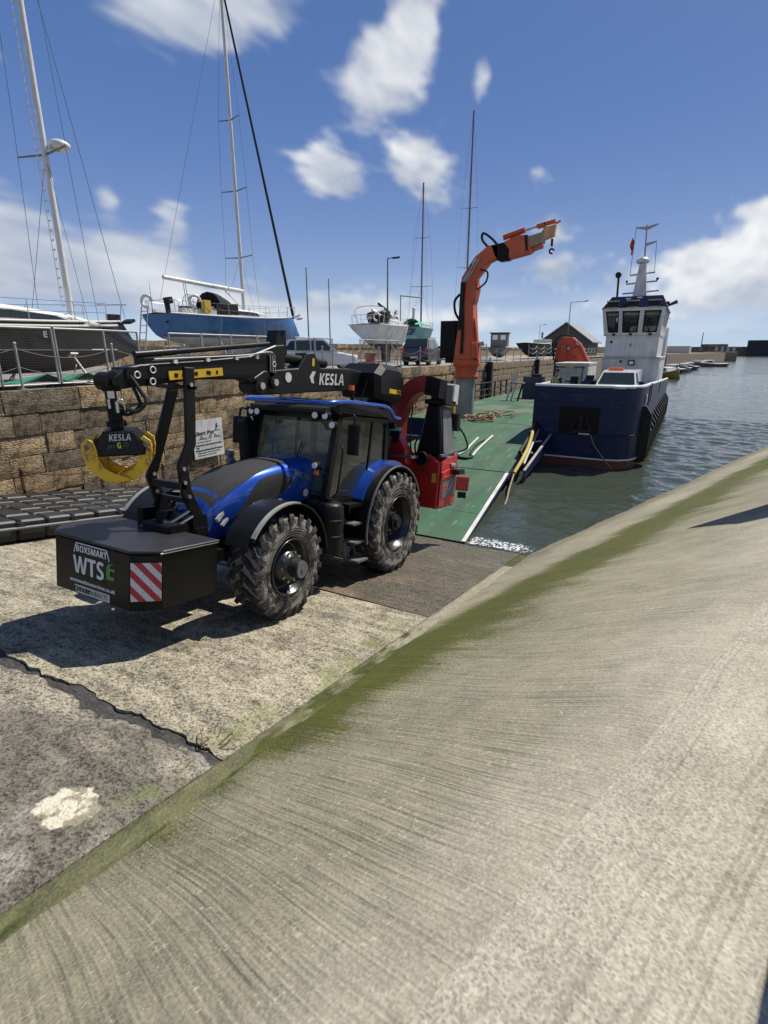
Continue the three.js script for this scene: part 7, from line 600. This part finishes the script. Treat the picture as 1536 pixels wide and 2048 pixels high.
// ---------------------------------------------------------------- deckhand behind the bulwark
{
  const J = { head: [0, 1.64, 0.02], neck: [0, 1.48, 0], chest: [0, 1.28, 0], belly: [0, 1.05, 0], hip: [0, 0.93, 0] }; const S = []; const cap2 = (a, b, r1, r2) => S.push([a, b, r1, r2]);
  cap2([0, 1.6, 0.0], [0, 1.7, 0.015], 0.085, 0.095); cap2([0, 1.45, -0.01], [0, 1.58, 0.0], 0.055, 0.055); cap2([-0.12, 1.34, 0], [0.12, 1.34, 0], 0.115, 0.115); cap2([-0.07, 1.1, 0], [0.07, 1.1, 0], 0.12, 0.12); cap2([0, 1.34, 0], [0, 0.96, 0], 0.13, 0.13); cap2([-0.08, 0.94, 0], [0.08, 0.94, 0], 0.11, 0.11);
  for (const s of [1, -1]) { cap2([s * 0.19, 1.41, 0], [s * 0.26, 1.14, 0.03], 0.062, 0.048); cap2([s * 0.26, 1.14, 0.03], [s * 0.22, 0.92, 0.18], 0.045, 0.034); cap2([s * 0.22, 0.92, 0.18], [s * 0.205, 0.84, 0.24], 0.032, 0.036); for (let f = 0; f < 4; f++) cap2([s * (0.185 + f * 0.018), 0.84, 0.25], [s * (0.18 + f * 0.018), 0.775 + (f === 3 || f === 0 ? 0.012 : 0), 0.255], 0.0105, 0.009); cap2([s * 0.18, 0.86, 0.22], [s * 0.15, 0.82, 0.26], 0.012, 0.010); cap2([s * 0.095, 0.92, 0], [s * 0.11, 0.5, 0.02], 0.088, 0.062); cap2([s * 0.11, 0.5, 0.02], [s * 0.115, 0.1, -0.02], 0.060, 0.044); cap2([s * 0.115, 0.05, -0.04], [s * 0.125, 0.04, 0.14], 0.05, 0.042); }
  const n = 64, sc = 0.95, mc = new MarchingCubes(n, new THREE.MeshBasicMaterial(), false, false, 120000); mc.isolation = 0; const sd = (p, [a, b, r1, r2]) => { const ax = p[0] - a[0], ay = p[1] - a[1], az = p[2] - a[2], bx = b[0] - a[0], by = b[1] - a[1], bz = b[2] - a[2]; const h = clamp((ax * bx + ay * by + az * bz) / (bx * bx + by * by + bz * bz)); return Math.hypot(ax - bx * h, ay - by * h, az - bz * h) - mix(r1, r2, h); };
  for (let k = 0; k < n; k++) for (let j = 0; j < n; j++) for (let i = 0; i < n; i++) { const p = [(i / n * 2 - 1) * sc, (j / n * 2 - 1) * sc + 0.9, (k / n * 2 - 1) * sc]; let d = 9; if (Math.abs(p[0]) < 0.4 && Math.abs(p[2]) < 0.4) for (const s of S) { if (Math.abs(p[1] - (s[0][1] + s[1][1]) / 2) > Math.abs(s[0][1] - s[1][1]) / 2 + 0.25) continue; const e = sd(p, s), kk = 0.03; const h = clamp(0.5 + 0.5 * (d - e) / kk); d = mix(d, e, h) - kk * h * (1 - h); } mc.field[i + j * n + k * n * n] = -d; }
  mc.update(); const cnt = mc.count !== undefined ? mc.count : mc.geometry.drawRange.count; const pa = new Float32Array(mc.positionArray.slice(0, cnt * 3)), na = new Float32Array(mc.normalArray.slice(0, cnt * 3)), ca = new Float32Array(cnt * 3); for (let i = 0; i < cnt; i++) { pa[i * 3] *= sc; pa[i * 3 + 1] = pa[i * 3 + 1] * sc + 0.9; pa[i * 3 + 2] *= sc; const y = pa[i * 3 + 1], c = y > 1.5 ? [0.42, 0.24, 0.16] : y < 0.87 && pa[i * 3 + 2] > 0.19 ? [0.42, 0.24, 0.16] : y < 0.12 ? [0.02, 0.018, 0.016] : y > 0.94 ? [0.02, 0.022, 0.03] : [0.025, 0.03, 0.045]; ca.set(c, i * 3); }
  const g = new THREE.BufferGeometry(); g.setAttribute('position', new THREE.BufferAttribute(pa, 3)); g.setAttribute('normal', new THREE.BufferAttribute(na, 3)); g.setAttribute('color', new THREE.BufferAttribute(ca, 3)); const t = thing('person', 'person in dark clothes, cap and yellow green safety vest behind the ship bulwark', 'person', [-4.72, 1.92, -23.6], -0.5); const body = new THREE.Mesh(g, mat('#fff', 0.8, { vertexColors: true })); body.name = 'body'; t.add(body);
  const ring = (y, a, b) => [...Array(20).keys()].map(k => { const q = k / 20 * 2 * Pi; return [Math.cos(q) * a, y, Math.sin(q) * b]; }); const vest = part(t, 'safety_vest', [loft([ring(1.46, 0.10, 0.09), ring(1.42, 0.20, 0.14), ring(1.34, 0.245, 0.145), ring(1.2, 0.215, 0.15), ring(1.05, 0.205, 0.15), ring(0.92, 0.21, 0.15)], true, 1.2)], mat(C(0.20, 0.30, 0.06), 0.8)); part(vest, 'reflective_strip', [loft([ring(1.10, 0.215, 0.158), ring(1.05, 0.215, 0.158)], true, 1), box(0.05, 0.4, 0.02, 0.1, 1.25, 0.14), box(0.05, 0.4, 0.02, -0.1, 1.25, 0.14)], M.offwhite); part(t, 'cap', [lathe([[0, 0.125], [0.06, 0.115], [0.1, 0.06], [0.105, 0]], 18, 0, 1.68, 0.005), box(0.15, 0.015, 0.1, 0, 1.69, 0.13, 0.15)], M.canvas); part(t, 'face', [sph(0.016, 0.035, 1.655, 0.093), sph(0.016, -0.035, 1.655, 0.093), box(0.05, 0.012, 0.02, 0, 1.585, 0.092)], M.dark); part(t, 'nose', [box(0.022, 0.045, 0.03, 0, 1.625, 0.105, -0.2, 0, 0, 0.006)], mat(C(0.42, 0.24, 0.16), 0.7)); part(t, 'ear', [sph(0.025, 0.098, 1.64, 0, 0.4, 1, 0.7), sph(0.025, -0.098, 1.64, 0, 0.4, 1, 0.7)], mat(C(0.42, 0.24, 0.16), 0.7));
}
// ---------------------------------------------------------------- small things on the slip and bank
{
  const r = rnd(55), g = []; for (let k = 0; k < 5; k++) g.push(tube([0, 1, 2, 3, 4].map(i => [-2.95 + (r() - 0.5) * 0.05 + i * 0.03 * (k - 2), slipY(-2.4) + 0.02 + 0.05 * Math.sin(i * 1.2 + k), -2.34 - i * 0.05 + (r() - 0.5) * 0.04]), 0.006, 14, 4)); one('frayed_rope', 'scrap of frayed pale rope caught at the end of the slab joint', 'rope', g, M.rope, undefined);
  // foam where the water breaks at the ramp end
  const f = surf(512, 256, (u, v, o) => { const n = fbm(u * 40, v * 16, 5, 40, 16), e = sm(0, 0.25, v) * sm(1, 0.55, v) * sm(0, 0.1, u) * sm(1, 0.7, u), c = 1 - Math.abs(2 * fbm(u * 9, v * 6, 3, 9, 6, 5) - 1); const k = 0.7 * sm(0.54, 0.80, n * 0.75 + c * 0.22 + e * 0.10 - 0.06) * sm(0.05, 0.6, e); o[0] = o[1] = o[2] = k; o[3] = 0; }, 'm'); const am = f.map.clone(); am.colorSpace = THREE.NoColorSpace; am.needsUpdate = true; const p = new THREE.PlaneGeometry(1.7, 0.7, 40, 18); p.rotateX(-Pi / 2); const q = p.attributes.position; for (let i = 0; i < q.count; i++) { const x = q.getX(i), z = q.getZ(i); q.setY(i, 0.02 + 0.03 * fbm(x * 6 + 3, z * 6, 3)); } p.translate(-3.2, 0.012, -11.55); const k = struct('wave_foam', fin(p), mat(C(0.8, 0.82, 0.82), 0.7, { alphaMap: am, transparent: true }), { keepUV: true }); k.userData.kind = 'stuff';
}
{ // day boat propped up beside the walkway; only its shadow reaches the picture
  const t = thing('day_boat', 'white day boat propped on stands beside the bank walkway', 'boat', [6.5, 2.70, -11.5], Pi / 2); hullParts(t, 9, 2.7, 3.35, 1.3, 1.8, hullMat(0.6, 0.62, 0.62), M.antifoul, { sheer: 0.25, rakeB: 1.3, transom: 0.8, fine: 1.6 }); part(t, 'keel', [slab([[-0.8, 1.5], [1.6, 1.5], [1.4, 0.05], [-0.4, 0.05]], 0.2, 'zy')], M.antifoul); part(t, 'cabin', [slab([[-1.4, 3.3], [-0.7, 3.8], [1.2, 3.85], [1.3, 3.3]], 1.6, 'zy', 0, 0.06)], M.white); cradle(t, 0.95, [-1.2, 1.8], 1.9, 0.6);
}
scene.traverse(o => { if (o.isMesh) { o.castShadow = true; o.receiveShadow = true; } });
renderer.render(scene, camera);
